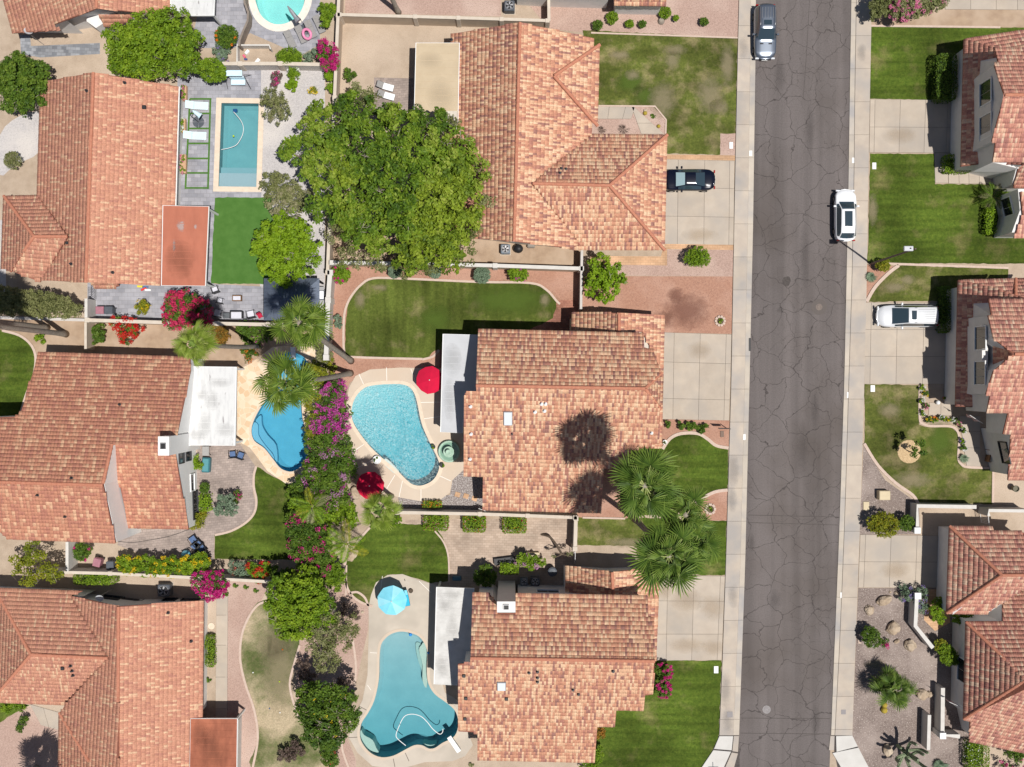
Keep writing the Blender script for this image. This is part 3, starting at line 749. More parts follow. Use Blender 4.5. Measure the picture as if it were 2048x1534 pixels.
def water_mat(name, absorb, dens=0.5, caustics=0.0, caustic_scale=3.0, caustic_col=(0.75,0.9,0.92), bump=0.3, bscale=2.0):
    m = bpy.data.materials.new(name); m.use_nodes = True; nt = m.node_tree
    nt.nodes.remove(nt.nodes["Principled BSDF"]); out = nt.nodes["Material Output"]
    geo = nt.nodes.new("ShaderNodeNewGeometry")
    n = nt.nodes.new("ShaderNodeTexNoise"); n.inputs["Scale"].default_value = bscale; n.inputs["Detail"].default_value = 4
    nt.links.new(geo.outputs["Position"], n.inputs["Vector"])
    bn = nt.nodes.new("ShaderNodeBump"); bn.inputs["Strength"].default_value = bump; bn.inputs["Distance"].default_value = 0.05
    nt.links.new(n.outputs["Fac"], bn.inputs["Height"])
    tr = nt.nodes.new("ShaderNodeBsdfTransparent"); tr.inputs[0].default_value = (1, 1, 1, 1)
    gl = nt.nodes.new("ShaderNodeBsdfGlossy"); gl.inputs["Roughness"].default_value = 0.06
    nt.links.new(bn.outputs[0], gl.inputs["Normal"])
    fr = nt.nodes.new("ShaderNodeFresnel"); fr.inputs[0].default_value = 1.33; nt.links.new(bn.outputs[0], fr.inputs["Normal"])
    mx = nt.nodes.new("ShaderNodeMixShader"); nt.links.new(fr.outputs[0], mx.inputs[0]); nt.links.new(tr.outputs[0], mx.inputs[1]); nt.links.new(gl.outputs[0], mx.inputs[2])
    cur = mx.outputs[0]
    if caustics:
        # refracted sunlight (caustics) painted as a pale diffuse net over the choppy water
        w = nt.nodes.new("ShaderNodeTexNoise"); w.inputs["Scale"].default_value = caustic_scale; w.inputs["Detail"].default_value = 4; w.inputs["Distortion"].default_value = 2.4
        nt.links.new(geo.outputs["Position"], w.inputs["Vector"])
        mr = nt.nodes.new("ShaderNodeMapRange"); mr.inputs[1].default_value = 0.50; mr.inputs[2].default_value = 0.57; mr.inputs[4].default_value = caustics
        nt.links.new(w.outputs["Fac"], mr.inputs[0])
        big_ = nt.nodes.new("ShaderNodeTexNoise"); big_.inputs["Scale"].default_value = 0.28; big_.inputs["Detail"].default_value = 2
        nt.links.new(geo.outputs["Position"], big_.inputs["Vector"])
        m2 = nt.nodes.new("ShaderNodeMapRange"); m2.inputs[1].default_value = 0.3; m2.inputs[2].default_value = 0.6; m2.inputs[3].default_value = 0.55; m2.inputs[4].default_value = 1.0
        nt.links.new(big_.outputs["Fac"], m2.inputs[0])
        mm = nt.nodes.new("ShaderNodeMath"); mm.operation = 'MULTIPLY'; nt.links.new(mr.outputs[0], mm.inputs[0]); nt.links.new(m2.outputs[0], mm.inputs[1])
        df = nt.nodes.new("ShaderNodeBsdfDiffuse"); df.inputs[0].default_value = (*caustic_col, 1)
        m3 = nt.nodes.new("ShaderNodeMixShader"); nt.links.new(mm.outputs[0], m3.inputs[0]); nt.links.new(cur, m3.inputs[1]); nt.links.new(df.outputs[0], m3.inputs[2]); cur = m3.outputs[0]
    nt.links.new(cur, out.inputs[0])
    va = nt.nodes.new('ShaderNodeVolumeAbsorption'); va.inputs[0].default_value = (*absorb, 1); va.inputs[1].default_value = dens
    nt.links.new(va.outputs[0], out.inputs[1])
    return m
def pool(key, label, depth_fn, plaster, water, coping_mat=None, cw=0.32, level=-0.12, tile=None):
    poly = POOLS[key]; n = len(poly)
    cx = sum(p[0] for p in poly)/n; cy = sum(p[1] for p in poly)/n
    root = thing("swimming_pool", label, "swimming pool", (cx, cy, 0))
    mb = MB()
    zb = [depth_fn(p[0]-cx, p[1]-cy) for p in poly]
    inner = offset_poly(poly, -0.35)
    tri = tessellate_polygon([[Vector((p[0], p[1], 0)) for p in inner]])
    vs = [(p[0], p[1], 0.0) for p in poly] + [(poly[i][0], poly[i][1], zb[i]+0.3) for i in range(n)] + [(inner[i][0], inner[i][1], zb[i]) for i in range(n)]
    fs = []
    for i in range(n):
        j = (i+1) % n
        fs.append((i, j, j+n, i+n)); fs.append((i+n, j+n, j+2*n, i+2*n))
    for a, b, c in tri: fs.append((a+2*n, b+2*n, c+2*n))
    mb.add(vs, fs); mb.build("basin", plaster, root, True, False)
    w = MB(); tri = tessellate_polygon([[Vector((p[0], p[1], 0)) for p in poly]])
    fs = []
    for a, b, c in tri:
        pa, pb, pc = poly[a], poly[b], poly[c]
        cr = (pb[0]-pa[0])*(pc[1]-pa[1])-(pb[1]-pa[1])*(pc[0]-pa[0])
        fs.append((a, b, c) if cr > 0 else (c, b, a))
    zl = min(zb)-0.5; op = offset_poly(poly, 0.04)
    w.prism(op, zl, level); w.build("water", water, root, True)
    if coping_mat:
        c = MB(); outp = offset_poly(poly, cw); inn = offset_poly(poly, -0.05)
        rings = [[(inn[i][0],inn[i][1],-0.02),(inn[i][0],inn[i][1],0.055),(outp[i][0],outp[i][1],0.055),(outp[i][0],outp[i][1],-0.02)] for i in range(n)]
        rings.append(rings[0]); c.loft(rings, True, False); c.build("coping", coping_mat, root, True)
    return root
def plaster(name, a, b): return mat(name, a, b, 0.7, 5, 0.8, 0.0, col3=None)
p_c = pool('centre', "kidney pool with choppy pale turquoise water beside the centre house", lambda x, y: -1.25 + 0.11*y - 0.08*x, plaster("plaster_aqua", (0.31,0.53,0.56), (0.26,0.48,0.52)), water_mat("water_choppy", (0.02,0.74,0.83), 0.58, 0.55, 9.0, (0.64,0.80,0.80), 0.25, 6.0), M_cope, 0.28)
p_b = pool('blue', "deep blue freeform pool half hidden by a fan palm", lambda x, y: -1.3 + 0.02*y, plaster("plaster_blue", (0.13,0.38,0.49), (0.11,0.34,0.45)), water_mat("water_blue", (0.1,0.80,0.97), 0.28, bump=0.1), mat("dark_blue_line", (0.62,0.50,0.38)), 0.16)
p_l = pool('lower', "large freeform teal pool with a diving board at the bottom of the photo", lambda x, y: min(-0.6, -1.35 + 0.12*(y)), plaster("plaster_teal", (0.30,0.41,0.43), (0.26,0.37,0.395)), water_mat("water_teal", (0.02,0.74,0.84), 0.36, bump=0.25, bscale=1.2), M_deck, 0.2)
p_r = pool('rect', "rectangular pool with travertine coping and a teal floor", lambda x, y: -1.4, plaster("plaster_slate", (0.19,0.35,0.37), (0.165,0.315,0.34)), water_mat("water_slate", (0.05,0.80,0.88), 0.20, bump=0.15), M_cope, 0.42)
p_t = pool('top', "round turquoise pool with a white rim cut by the top edge", lambda x, y: -1.2, plaster("plaster_turq", (0.42,0.66,0.62), (0.36,0.60,0.58)), water_mat("water_turq", (0.05,0.85,0.88), 0.28, bump=0.15), M_copew, 0.6)
# steps inside the pools
def pstep(root, px, z, material, name="pool_step", smooth=3):
    poly = gpoly(px, z)
    if smooth: poly = smooth_closed(poly, smooth)
    MB().prism(poly, z-1.2 if z > -0.6 else z-0.5, z).build(name, material, root, True)
pb = mat("step_blue", (0.14,0.37,0.50)); pt = mat("step_teal", (0.36,0.46,0.41)); ps = mat("step_slate", (0.26,0.36,0.40))
pstep(p_b, [(503,865),(508,845),(516,850),(517,870),(530,890),(545,908),(548,920),(540,915),(520,895),(507,882)], -0.35, pb)
pstep(p_b, [(510,845),(522,830),(524,850),(535,870),(552,890),(555,922),(550,920),(545,905),(528,888),(518,870)], -0.65, mat("step_blue_deep", (0.12,0.345,0.47)))
pstep(p_l, [(843,1290),(848,1285),(855,1300),(857,1330),(853,1375),(845,1360),(845,1330),(838,1300)], -0.3, pt)
pstep(p_l, [(832,1285),(842,1288),(840,1302),(845,1330),(845,1360),(843,1340),(836,1320),(832,1300)], -0.55, mat("step_teal_deep", (0.31,0.42,0.39)))
pstep(p_l, [(722,1460),(728,1470),(745,1480),(752,1495),(757,1505),(740,1500),(727,1485),(721,1470)], -0.4, pt)
pstep(p_l, [(845,1487),(860,1490),(873,1489),(868,1497),(855,1496)], -0.4, pt)
pstep(p_r, [(437,346),(516,347),(514,374),(436,373)], -0.35, ps, smooth=0)
pstep(p_r, [(438,335),(517,336),(516,348),(437,347)], -0.75, mat("step_slate_deep", (0.20,0.34,0.38)), smooth=0)
# sunken ledge beside the centre pool
led = MB().prism(smooth_closed(gpoly([(768,920),(775,918),(798,942),(793,947),(785,944),(768,928)]), 3), 0.0, 0.045); led.build("ledge", mat("ledge_pebble", (0.40,0.52,0.50), (0.55,0.62,0.58), 8), p_c, True)

# ---- stains: soil, oil and damp marks with soft broken edges
def stain_mat(name, c, strength, edge=0.35, sc=1.6):
    if name in MATS: return MATS[name]
    m = bpy.data.materials.new(name); m.use_nodes = True; nt = m.node_tree; b = nt.nodes["Principled BSDF"]; out = nt.nodes["Material Output"]
    b.inputs["Base Color"].default_value = (*c, 1); b.inputs["Roughness"].default_value = 0.9
    tc = nt.nodes.new("ShaderNodeTexCoord"); ln = nt.nodes.new("ShaderNodeVectorMath"); ln.operation = 'LENGTH'; nt.links.new(tc.outputs["Object"], ln.inputs[0])
    geo = nt.nodes.new("ShaderNodeNewGeometry"); n = nt.nodes.new("ShaderNodeTexNoise"); n.inputs["Scale"].default_value = sc; n.inputs["Detail"].default_value = 8; n.inputs["Roughness"].default_value = 0.7
    nt.links.new(geo.outputs["Position"], n.inputs["Vector"])
    a = nt.nodes.new("ShaderNodeMath"); a.operation = 'MULTIPLY_ADD'; a.inputs[1].default_value = 1.6; a.inputs[2].default_value = -0.8; nt.links.new(n.outputs["Fac"], a.inputs[0])
    d = nt.nodes.new("ShaderNodeMath"); d.operation = 'ADD'; nt.links.new(ln.outputs["Value"], d.inputs[0]); nt.links.new(a.outputs[0], d.inputs[1])
    mr = nt.nodes.new("ShaderNodeMapRange"); mr.inputs[1].default_value = 0.35; mr.inputs[2].default_value = 0.35+edge; mr.inputs[3].default_value = strength; mr.inputs[4].default_value = 0.0
    nt.links.new(d.outputs[0], mr.inputs[0])
    t = nt.nodes.new("ShaderNodeBsdfTransparent"); mx = nt.nodes.new("ShaderNodeMixShader")
    nt.links.new(mr.outputs[0], mx.inputs[0]); nt.links.new(t.outputs[0], mx.inputs[1]); nt.links.new(b.outputs[0], mx.inputs[2]); nt.links.new(mx.outputs[0], out.inputs[0])
    MATS[name] = m; return m
def stain(x, y, rx, ry, m, z, rz=0.0):
    o = MB().add([(math.cos(2*PI*k/24)*1.3, math.sin(2*PI*k/24)*1.3, 0) for k in range(24)], [tuple(range(24))]).build("stain", m)
    p = G(x, y); o.location = (p.x, p.y, z); o.scale = (rx/PPM, ry/PPM, 1); o.rotation_euler = (0, 0, rz); tag(o, kind='structure')
s_soil = stain_mat("stain_soil", (0.22,0.10,0.07), 0.62, 0.9, 1.3); s_oil = stain_mat("stain_oil", (0.07,0.06,0.057), 0.20, 1.0, 3.0); s_damp = stain_mat("stain_damp", (0.24,0.225,0.22), 0.26, 1.0, 1.5)
s_dry = stain_mat("stain_dry_grass", (0.30,0.25,0.15), 0.55, 0.9, 2.2); s_rust = stain_mat("stain_tan", (0.40,0.30,0.20), 0.28, 0.9, 1.4); s_lush = stain_mat("stain_lush_grass", (0.07,0.115,0.008), 0.75, 0.8, 0.6)
stain(1372,622,42,32,s_soil,0.022); stain(1352,590,16,14,s_soil,0.0225); stain(1325,640,20,16,s_soil,0.0221)
for x, y, rx, ry in ((1560,150,10,30),(1620,260,8,40),(1605,900,9,46),(1608,520,8,60),(1632,1440,8,26),(1503,1085,6,16),(1550,1200,12,18),(1560,620,6,5),(1630,820,8,30)): stain(x, y, rx, ry, s_oil, 0.0172)
for x, y, rx, ry in ((1466,940,10,26),(1463,1000,9,20),(1450,1380,10,30),(1455,1440,9,22),(1722,105,8,16),(1486,95,10,18),(1466,1190,9,20)): stain(x, y, rx, ry, s_damp, 0.1335)
for x, y, rx, ry in ((1375,1200,28,20),(1425,1215,24,22),(1375,1290,34,14),(1425,1295,20,14),(1400,470,30,12),(1400,700,22,16),(1800,270,30,16),(1790,1140,26,16),(1330,1180,14,16)): stain(x, y, rx, ry, s_rust, 0.0535)
for x, y, rx, ry in ((1325,200,26,34),(1420,190,26,36),(1455,130,14,40),(1350,100,22,10),(1240,110,20,8),(1440,215,18,14),(1265,150,14,10),(1345,120,14,20)): stain(x, y, rx, ry, s_dry, 0.0275)
for x, y, rx, ry in ((1780,820,22,14),(1825,960,36,16),(1745,420,10,30),(1790,575,20,10),(1815,560,14,10),(560,1340,34,80),(545,1290,30,30),(1750,1330,20,10),(1260,1085,44,9),(1350,1100,10,6),(760,575,14,6),(720,600,10,18),(1090,600,10,12)): stain(x, y, rx, ry, s_dry, 0.0278)
for x, y, rx, ry in ((1020,600,90,34),(1265,165,34,22),(1290,190,22,20),(1880,880,30,40),(870,640,36,30)): stain(x, y, rx, ry, s_lush, 0.0268)

# ================================================================== HOUSES
TILE = {}
def tile_mat(name, stops): return attr_mat(name, stops, rough=0.85, fine=7.0, spec=0.25)
c_peach, c_light, c_salmon, c_terra, c_brown = (0.66,0.395,0.25), (0.72,0.48,0.315), (0.56,0.275,0.175), (0.42,0.18,0.125), (0.25,0.11,0.09)
T_multi = tile_mat("tiles_multicolour", [(0,c_peach),(0.30,c_light),(0.44,c_salmon),(0.66,(0.50,0.235,0.155)),(0.80,(0.42,0.19,0.14)),(0.92,(0.33,0.16,0.13))])
T_salm = tile_mat("tiles_salmon", [(0,(0.55,0.27,0.18)),(0.32,(0.52,0.25,0.165)),(0.58,(0.485,0.225,0.155)),(0.78,(0.44,0.20,0.145)),(0.85,(0.65,0.41,0.265)),(0.93,(0.60,0.34,0.225))])
T_left = tile_mat("tiles_terracotta", [(0,(0.51,0.235,0.15)),(0.3,(0.475,0.21,0.14)),(0.55,(0.43,0.185,0.13)),(0.72,(0.56,0.29,0.185)),(0.90,(0.64,0.38,0.24))])
T_right = tile_mat("tiles_rust", [(0,(0.60,0.31,0.225)),(0.25,(0.54,0.25,0.185)),(0.5,(0.46,0.205,0.16)),(0.66,(0.66,0.40,0.28)),(0.86,(0.38,0.17,0.14)),(0.94,(0.68,0.47,0.34))])
M_cap = mat("ridge_mortar", (0.50,0.215,0.135), (0.42,0.165,0.105), 5, 4, 0.85, 0.3, 12)
M_under = mat("roof_deck", (0.30,0.12,0.08), (0.25,0.10,0.07), 3, 3, 0.9)
M_stucco_w = mat("white_stucco", (0.74,0.72,0.70), (0.68,0.66,0.64), 1.5, 6, 0.9, 0.2, 30)
M_stucco_c = mat("cream_stucco", (0.60,0.54,0.46), (0.54,0.48,0.41), 1.5, 6, 0.9, 0.2, 30)
M_white = mat("white_paint", (0.80,0.80,0.79), rough=0.6)
M_glass = mat("window_glass", (0.02,0.025,0.03), rough=0.05, spec=0.8)
M_metal = mat("dull_metal", (0.35,0.35,0.36), rough=0.45, metal=0.6)
M_dark = mat("dark_metal", (0.03,0.03,0.033), rough=0.5)
M_black = mat("black_plastic", (0.02,0.02,0.022), rough=0.5)

class Roofer:
    """collects a house's roof planes; each plane is given by photo pixels, heights for its first three points"""
    def __init__(s, label, material, wallmat, tile_w=0.168, tile_l=0.36, hump=0.024, wall_in=0.5, cap=None, name="house"):
        s.planes = []; s.label = label; s.mat = material; s.wm = wallmat
        s.tw, s.tl, s.hump, s.wi = tile_w, tile_l, hump, wall_in; s.caps = []; s.bodies = []; s.boxes = []; s.name = name; s.capm = cap or M_cap
    def plane(s, pts, wall=None, body=True, tiles=True, base=0.0):
        w = [P(x, y, z) for x, y, z in pts[:3]]
        n = (w[1]-w[0]).cross(w[2]-w[0]).normalized()
        if n.z < 0: n = -n
        d = n.dot(w[0])
        cam_p = Vector((0, 0, CAM_H))
        for p in pts[3:]:
            dr = G(p[0], p[1]) - cam_p
            t = (d - n.dot(cam_p)) / n.dot(dr)
            w.append(cam_p + dr*t)
        order = s.order(pts, w)
        s.planes.append((order, n, d, tiles)); 
        if body: s.bodies.append((order, n, d, base))
        return order
    def order(s, pts, w):
        return w
    def cap(s, *pts):
        s.caps.append([P(*p) for p in pts])
    def finish(s, center=None):
        allp = [p for pl in s.planes for p in pl[0]]
        x0, x1 = min(p.x for p in allp), max(p.x for p in allp); y0, y1 = min(p.y for p in allp), max(p.y for p in allp)
        cx, cy = (x0+x1)/2, (y0+y1)/2
        s.cx, s.cy = cx, cy
        root = thing(s.name, s.label, "house", (cx, cy, 0)); s.root = root
        # deck
        deck = MB(); V = []; F = []; T = []; nv = 0
        for poly, n, d, tiles in s.planes:
            m = len(poly)
            tri = tessellate_polygon([[Vector((p.x, p.y, 0)) for p in poly]])
            vs = [tuple(p) for p in poly] + [(p.x, p.y, p.z-0.16) for p in poly]
            fs = []
            for a, b, c in tri:
                pa, pb, pc = poly[a], poly[b], poly[c]
                cr = (pb.x-pa.x)*(pc.y-pa.y)-(pb.y-pa.y)*(pc.x-pa.x)
                if cr < 0: a, c = c, a
                fs += [(a, b, c), (c+m, b+m, a+m)]
            for i in range(m):
                j = (i+1) % m; fs.append((i, i+m, j+m, j))
            deck.add(vs, fs)
            if not tiles: continue
            u = Vector((0, 0, 1)).cross(n); 
            if u.length < 1e-3: continue
            u.normalize(); dn = u.cross(n).normalized()
            if dn.z > 0: dn = -dn; 
            if u.cross(dn).dot(n) > 0: u = -u
            o = poly[0]
            pa = [((p-o).dot(u), (p-o).dot(dn)) for p in poly]
            a0, a1 = min(p[0] for p in pa), max(p[0] for p in pa); b0, b1 = min(p[1] for p in pa), max(p[1] for p in pa)
            # rows counted from the eave upwards
            na = int((a1-a0)/s.tw)+1; nb = int((b1-b0)/s.tl)+1
            tw = (a1-a0)/max(1, round((a1-a0)/s.tw)); tl = s.tl
            B, A = np.meshgrid(np.arange(nb+1), np.arange(na+1))
            A = A.ravel().astype(float); B = B.ravel().astype(float)
            ca = a0 + (A+0.5)*tw; cb = b1 - (B+0.5)*tl + 0.02
            keep = pip(pa, ca, cb)
            ca, cb = ca[keep], cb[keep]; k = len(ca)
            if k == 0: continue
            jit = RNG.normal(0, 0.008, k)
            th = RNG.uniform(0, 0.012, k)
            offs_a = np.array([-0.5, -0.22, 0.22, 0.5]) * tw * 0.985
            prof = np.array([0.012, s.hump, s.hump, 0.012])
            pts = np.zeros((k, 12, 3))
            on = np.array(o); un = np.array(u); dnn = np.array(dn); nn = np.array(n)
            for q in range(4):
                for r, (bo, lift, keepprof) in enumerate(((-0.53, 0.004, 1), (0.50, 0.020, 1), (0.50, 0.0, 0))):
                    h = prof[q]*keepprof + lift
                    pts[:, r*4+q, :] = on + np.outer(ca+offs_a[q], un) + np.outer(cb+bo*tl+jit, dnn) + np.outer(h + (th if keepprof else 0*th), nn)
            V.append(pts.reshape(-1, 3))
            fq = []
            for q in range(3):
                fq.append([q, q+1, 4+q+1, 4+q]); fq.append([4+q, 4+q+1, 8+q+1, 8+q])
            fq = np.array(fq)
            F.append((fq[None, :, :] + (np.arange(k)*12)[:, None, None] + nv).reshape(-1, 4)); nv += k*12
            # colour comes in short runs as the tiles were laid
            t = RNG.uniform(0, 1, k); cp_ = RNG.uniform(0, 1, k) < 0.28; t[1:][cp_[1:]] = t[:-1][cp_[1:]]
            T.append(np.repeat(t, 12))
        roof = deck.build("roof", M_under, root, True); s.roof = roof
        if V:
            Vn = np.concatenate(V); Vn = Vn - np.array([cx, cy, 0])
            o = np_mesh("roof_tiles", Vn, np.concatenate(F), s.mat, roof, np.concatenate(T)); o["kind"] = "stuff"
        # ridge caps: short overlapping half-round tiles
        if s.caps:
            cb_ = MB()
            for line in s.caps:
                for a, b in zip(line, line[1:]):
                    L = (b-a).length; nseg = max(1, int(L/0.42)); dr = (b-a)/L
                    sd = dr.cross(Vector((0,0,1))).normalized(); up = sd.cross(dr).normalized()
                    if up.z < 0: up = -up
                    for i in range(nseg):
                        p0 = a + dr*(L*i/nseg); p1 = a + dr*(L*(i+1.06)/nseg)
                        jz = random.uniform(0, 0.015)
                        rings = []
                        for p, rr in ((p0, 0.135), (p1, 0.165)):
                            rings.append([p + sd*(rr*math.cos(t_)) + up*(rr*0.75*math.sin(t_)+0.05+jz) for t_ in (PI*1.02, PI*0.72, PI*0.5, PI*0.28, -PI*0.02)])
                        cb_.loft(rings, False, False)
                        cb_.add([rings[1][0], rings[1][1], rings[1][2], rings[1][3], rings[1][4]], [(0,1,2,3,4)])
            co = cb_.build("ridge_caps", s.capm, roof, True); co["kind"] = "stuff"
        # walls under the roof, set in from the eaves
        s.roof_bvh = BVHTree.FromPolygons([Vector(v) for v in deck.v], deck.f)
        wb = MB(); kx = 1 - s.wi/((x1-x0)/2); ky = 1 - s.wi/((y1-y0)/2)
        for poly, n, d, base in s.bodies:
            if base > 1: q = [Vector((p.x+0.12, p.y, 0)) for p in poly]
            else: q = [Vector((cx+(p.x-cx)*kx, cy+(p.y-cy)*ky, 0)) for p in poly]
            for p in q:
                p.z = (d - n.x*p.x - n.y*p.y)/n.z - 0.2
                for ex in (0.0, 0.3):
                    hl = s.roof_bvh.ray_cast(Vector((p.x+(cx-p.x)*ex*0.02, p.y+(cy-p.y)*ex*0.02, 50)), Vector((0,0,-1)))[0]
                    if hl is not None: p.z = min(p.z, hl.z - 0.32)
            m = len(q)
            tri = tessellate_polygon([[Vector((p.x, p.y, 0)) for p in q]])
            vs = [tuple(p) for p in q] + [(p.x, p.y, base) for p in q]; fs = []
            ar = sum(q[i].x*q[(i+1)%m].y-q[(i+1)%m].x*q[i].y for i in range(m))
            for a, b, c in tri:
                cr = (q[b].x-q[a].x)*(q[c].y-q[a].y)-(q[b].y-q[a].y)*(q[c].x-q[a].x)
                if cr < 0: a, c = c, a
                fs.append((a, b, c))
            for i in range(m):
                j = (i+1) % m
                fs.append((i, i+m, j+m, j) if ar > 0 else (j, j+m, i+m, i))
            wb.add(vs, fs)
        for bx_ in s.boxes: wb.box(*bx_)
        s.wall = wb.build("wall", s.wm, root, True)
        s.wall_bvh = BVHTree.FromPolygons([Vector(v) for v in wb.v], wb.f)
        s.roof_bvh = BVHTree.FromPolygons([Vector(v) for v in deck.v], deck.f)
        return s
    def hit(s, x, y, bvh):
        cp = Vector((0, 0, CAM_H)); dr = (G(x, y)-cp).normalized()
        loc, nrm, i, dist = bvh.ray_cast(cp, dr)
        return loc, nrm
    def roof_part(s, x, y, fn, name, material):
        """build a small part standing on the roof; fn(mb) works in a frame with z up from the roof surface"""
        loc, nrm = s.hit(x, y, s.roof_bvh)
        if loc is None: return None
        mb = MB(); fn(mb)
        mb.v = [(v[0]+loc.x, v[1]+loc.y, v[2]+loc.z) for v in mb.v]
        return mb.build(name, material, s.roof, True)
    def vent(s, x, y, r=0.1, h=0.35, material=None):
        def f(mb): mb.lathe([(r*1.8,-0.15),(r*1.8,0.09),(r,0.1),(r,h),(r*0.6,h)], 10)
        s.roof_part(x, y, f, "vent_pipe", material or M_dark)
    def boxvent(s, x, y, w=0.35, material=None):
        def f(mb): mb.rbox(-w/2, w/2, -w/2, w/2, -0.2, 0.22, 0.05)
        s.roof_part(x, y, f, "roof_vent", material or M_dark)
    def skylight(s, x, y, wpx, hpx):
        loc, nrm = s.hit(x, y, s.roof_bvh)
        k = (CAM_H-loc.z)/CAM_H/PPM; w = wpx*k/2; h = hpx*k/2
        q = Vector((0,0,1)).rotation_difference(nrm)
        def tr(mb): mb.v = [tuple(q @ Vector(v) + loc) for v in mb.v]; return mb
        f = tr(MB().rbox(-w-0.05, w+0.05, -h-0.05, h+0.05, -0.05, 0.17, 0.04)).build("skylight", M_metal, s.roof, True)
        return f, tr, w, h
    def flat_roof(s, px, z, material, name="patio_cover", th=0.16, posts=(), ribs=None):
        poly = [(P(x, y, z).x, P(x, y, z).y) for x, y in px]
        o = MB().prism(poly, z-th, z).build(name, material, s.root, True)
        if ribs:
            mb = MB(); (a, b), n = ribs, 14
        mbf = MB(); strip(mbf, poly, 0.06, z-th-0.03, z+0.035, True); mbf.build("fascia", M_white, o, True)
        sm = MB(); ys_ = [p[1] for p in poly]; yv = min(ys_) + 0.6
        while yv < max(ys_) - 0.3:
            xs_ = []
            for i in range(len(poly)):
                (xa, ya), (xb, yb_) = poly[i], poly[(i+1) % len(poly)]
                if (ya > yv) != (yb_ > yv): xs_.append(xa + (xb-xa)*(yv-ya)/(yb_-ya))
            if len(xs_) >= 2:
                sm.box(min(xs_)+0.05, max(xs_)-0.05, yv-0.018, yv+0.018, z-0.01, z+0.014)
            yv += 0.61
        so_ = sm.build("roof_seam", material, o, True); so_["kind"] = "stuff"
        for x, y in posts:
            p = P(x, y, z); MB().box(p.x-0.08, p.x+0.08, p.y-0.08, p.y+0.08, 0, z-th).build("post", M_white, o, True)
        return o
    def window(s, x, y, w, h, muntin=2, trim=None, zc=None):
        loc, nrm = s.hit(x, y, s.wall_bvh)
        if loc is None: return None
        nrm = Vector((nrm.x, nrm.y, 0))
        if nrm.length < 0.3: return None
        nrm.normalize(); sd = Vector((0,0,1)).cross(nrm)
        if zc: loc.z = zc
        def bx(mb, u0, u1, z0, z1, d0, d1):
            c = []
            for dd in (d0, d1):
                for zz in (z0, z1):
                    for uu in (u0, u1): c.append(loc + sd*uu + nrm*dd + Vector((0,0,zz)))
            mb.add(c, [(0,1,3,2),(4,6,7,5),(0,4,5,1),(2,3,7,6),(0,2,6,4),(1,5,7,3)])
        fr = MB(); t = 0.09
        bx(fr,-w/2-t,w/2+t,h/2,h/2+t,0,0.09); bx(fr,-w/2-t,w/2+t,-h/2-t,-h/2,0,0.12)
        bx(fr,-w/2-t,-w/2,-h/2,h/2,0,0.09); bx(fr,w/2,w/2+t,-h/2,h/2,0,0.09)
        f = fr.build("window", trim or M_white, s.root, True)
        for i in range(muntin):
            pn = MB(); a = -w/2 + w*i/muntin + 0.02; b = -w/2 + w*(i+1)/muntin - 0.02
            bx(pn, a, b, -h/2+0.01, h/2-0.01, 0.005, 0.03); pn.build("pane", M_glass, f, True)
        return f
    def chimney(s, px, z, wall_px=None, material=None, flue=(0.28,0.2), shaft_to=0.0, opening=None):
        """px: the photo outline of the top; z: height of the top"""
        poly = [(P(x, y, z).x, P(x, y, z).y) for x, y in px]
        o = MB().prism(poly, shaft_to, z).build("chimney", material or s.wm, s.root, True)
        cx = sum(p[0] for p in poly)/len(poly); cy = sum(p[1] for p in poly)/len(poly)
        fw, fh = flue
        mb = MB(); strip(mb, [(cx-fw,cy-fh),(cx+fw,cy-fh),(cx+fw,cy+fh),(cx-fw,cy+fh)], 0.06, z, z+0.16, True); mb.build("flue_rim", M_metal, o, True)
        MB().box(cx-fw+0.03, cx+fw-0.03, cy-fh+0.03, cy+fh-0.03, z, z+0.03).build("flue_opening", M_black, o, True)
        return o

# ---- house 1: top centre, single storey with cross wing
h = Roofer("wide single storey house with multicoloured tile roof right of the big tree", T_multi, M_stucco_c)
h.plane([(902,68,2.85),(895,478,2.85),(1040,45,5.3),(1028,483),(985,479),(940,472)][:2] + [(1040,45,5.3),(1028,483)][:1] + [(1028,483)]) if False else None
def quad_lr(h, eA, eB, rA, rB, ze, zr, extra=(), **k):
    """plane with eave line eA-eB at ze and ridge line rA-rB at zr, outline eA, eB, extra..., rB, rA"""
    w = [P(*eA, ze), P(*eB, ze), P(*rB, zr)]
    n = (w[1]-w[0]).cross(w[2]-w[0]).normalized()
    if n.z < 0: n = -n
    d = n.dot(w[0]); cp = Vector((0,0,CAM_H)); out = []
    for p in [eA, eB] + list(extra) + [rB, rA]:
        dr = G(p[0], p[1]) - cp; t = (d-n.dot(cp))/n.dot(dr); out.append(cp+dr*t)
    tiles = k.get('tiles', True); base = k.get('base', 0.0)
    h.planes.append((out, n, d, tiles))
    if k.get('body', True): h.bodies.append((out, n, d, base))
    return out, n, d
def full(h, ref, outline, **k):
    """plane through the three (x, y, z) reference points, clipped to a photo outline"""
    w = [P(*r) for r in ref]; n = (w[1]-w[0]).cross(w[2]-w[0]).normalized()
    if n.z < 0: n = -n
    d = n.dot(w[0]); cp = Vector((0,0,CAM_H)); out = []
    for p in outline:
        dr = G(p[0], p[1]) - cp; t = (d-n.dot(cp))/n.dot(dr); out.append(cp+dr*t)
    h.planes.append((out, n, d, k.get('tiles', True)))
    if k.get('body', True): h.bodies.append((out, n, d, k.get('base', 0.0)))
    return out, n, d
def zat(pl, x, y):
    out, n, d = pl; cp = Vector((0,0,CAM_H)); dr = G(x, y)-cp; t = (d-n.dot(cp))/n.dot(dr); return (cp+dr*t).z
a = full(h, [(902,68,2.85),(895,478,2.85),(1040,45,4.9)], [(902,68),(1040,45),(1028,483),(985,479),(896,474)])
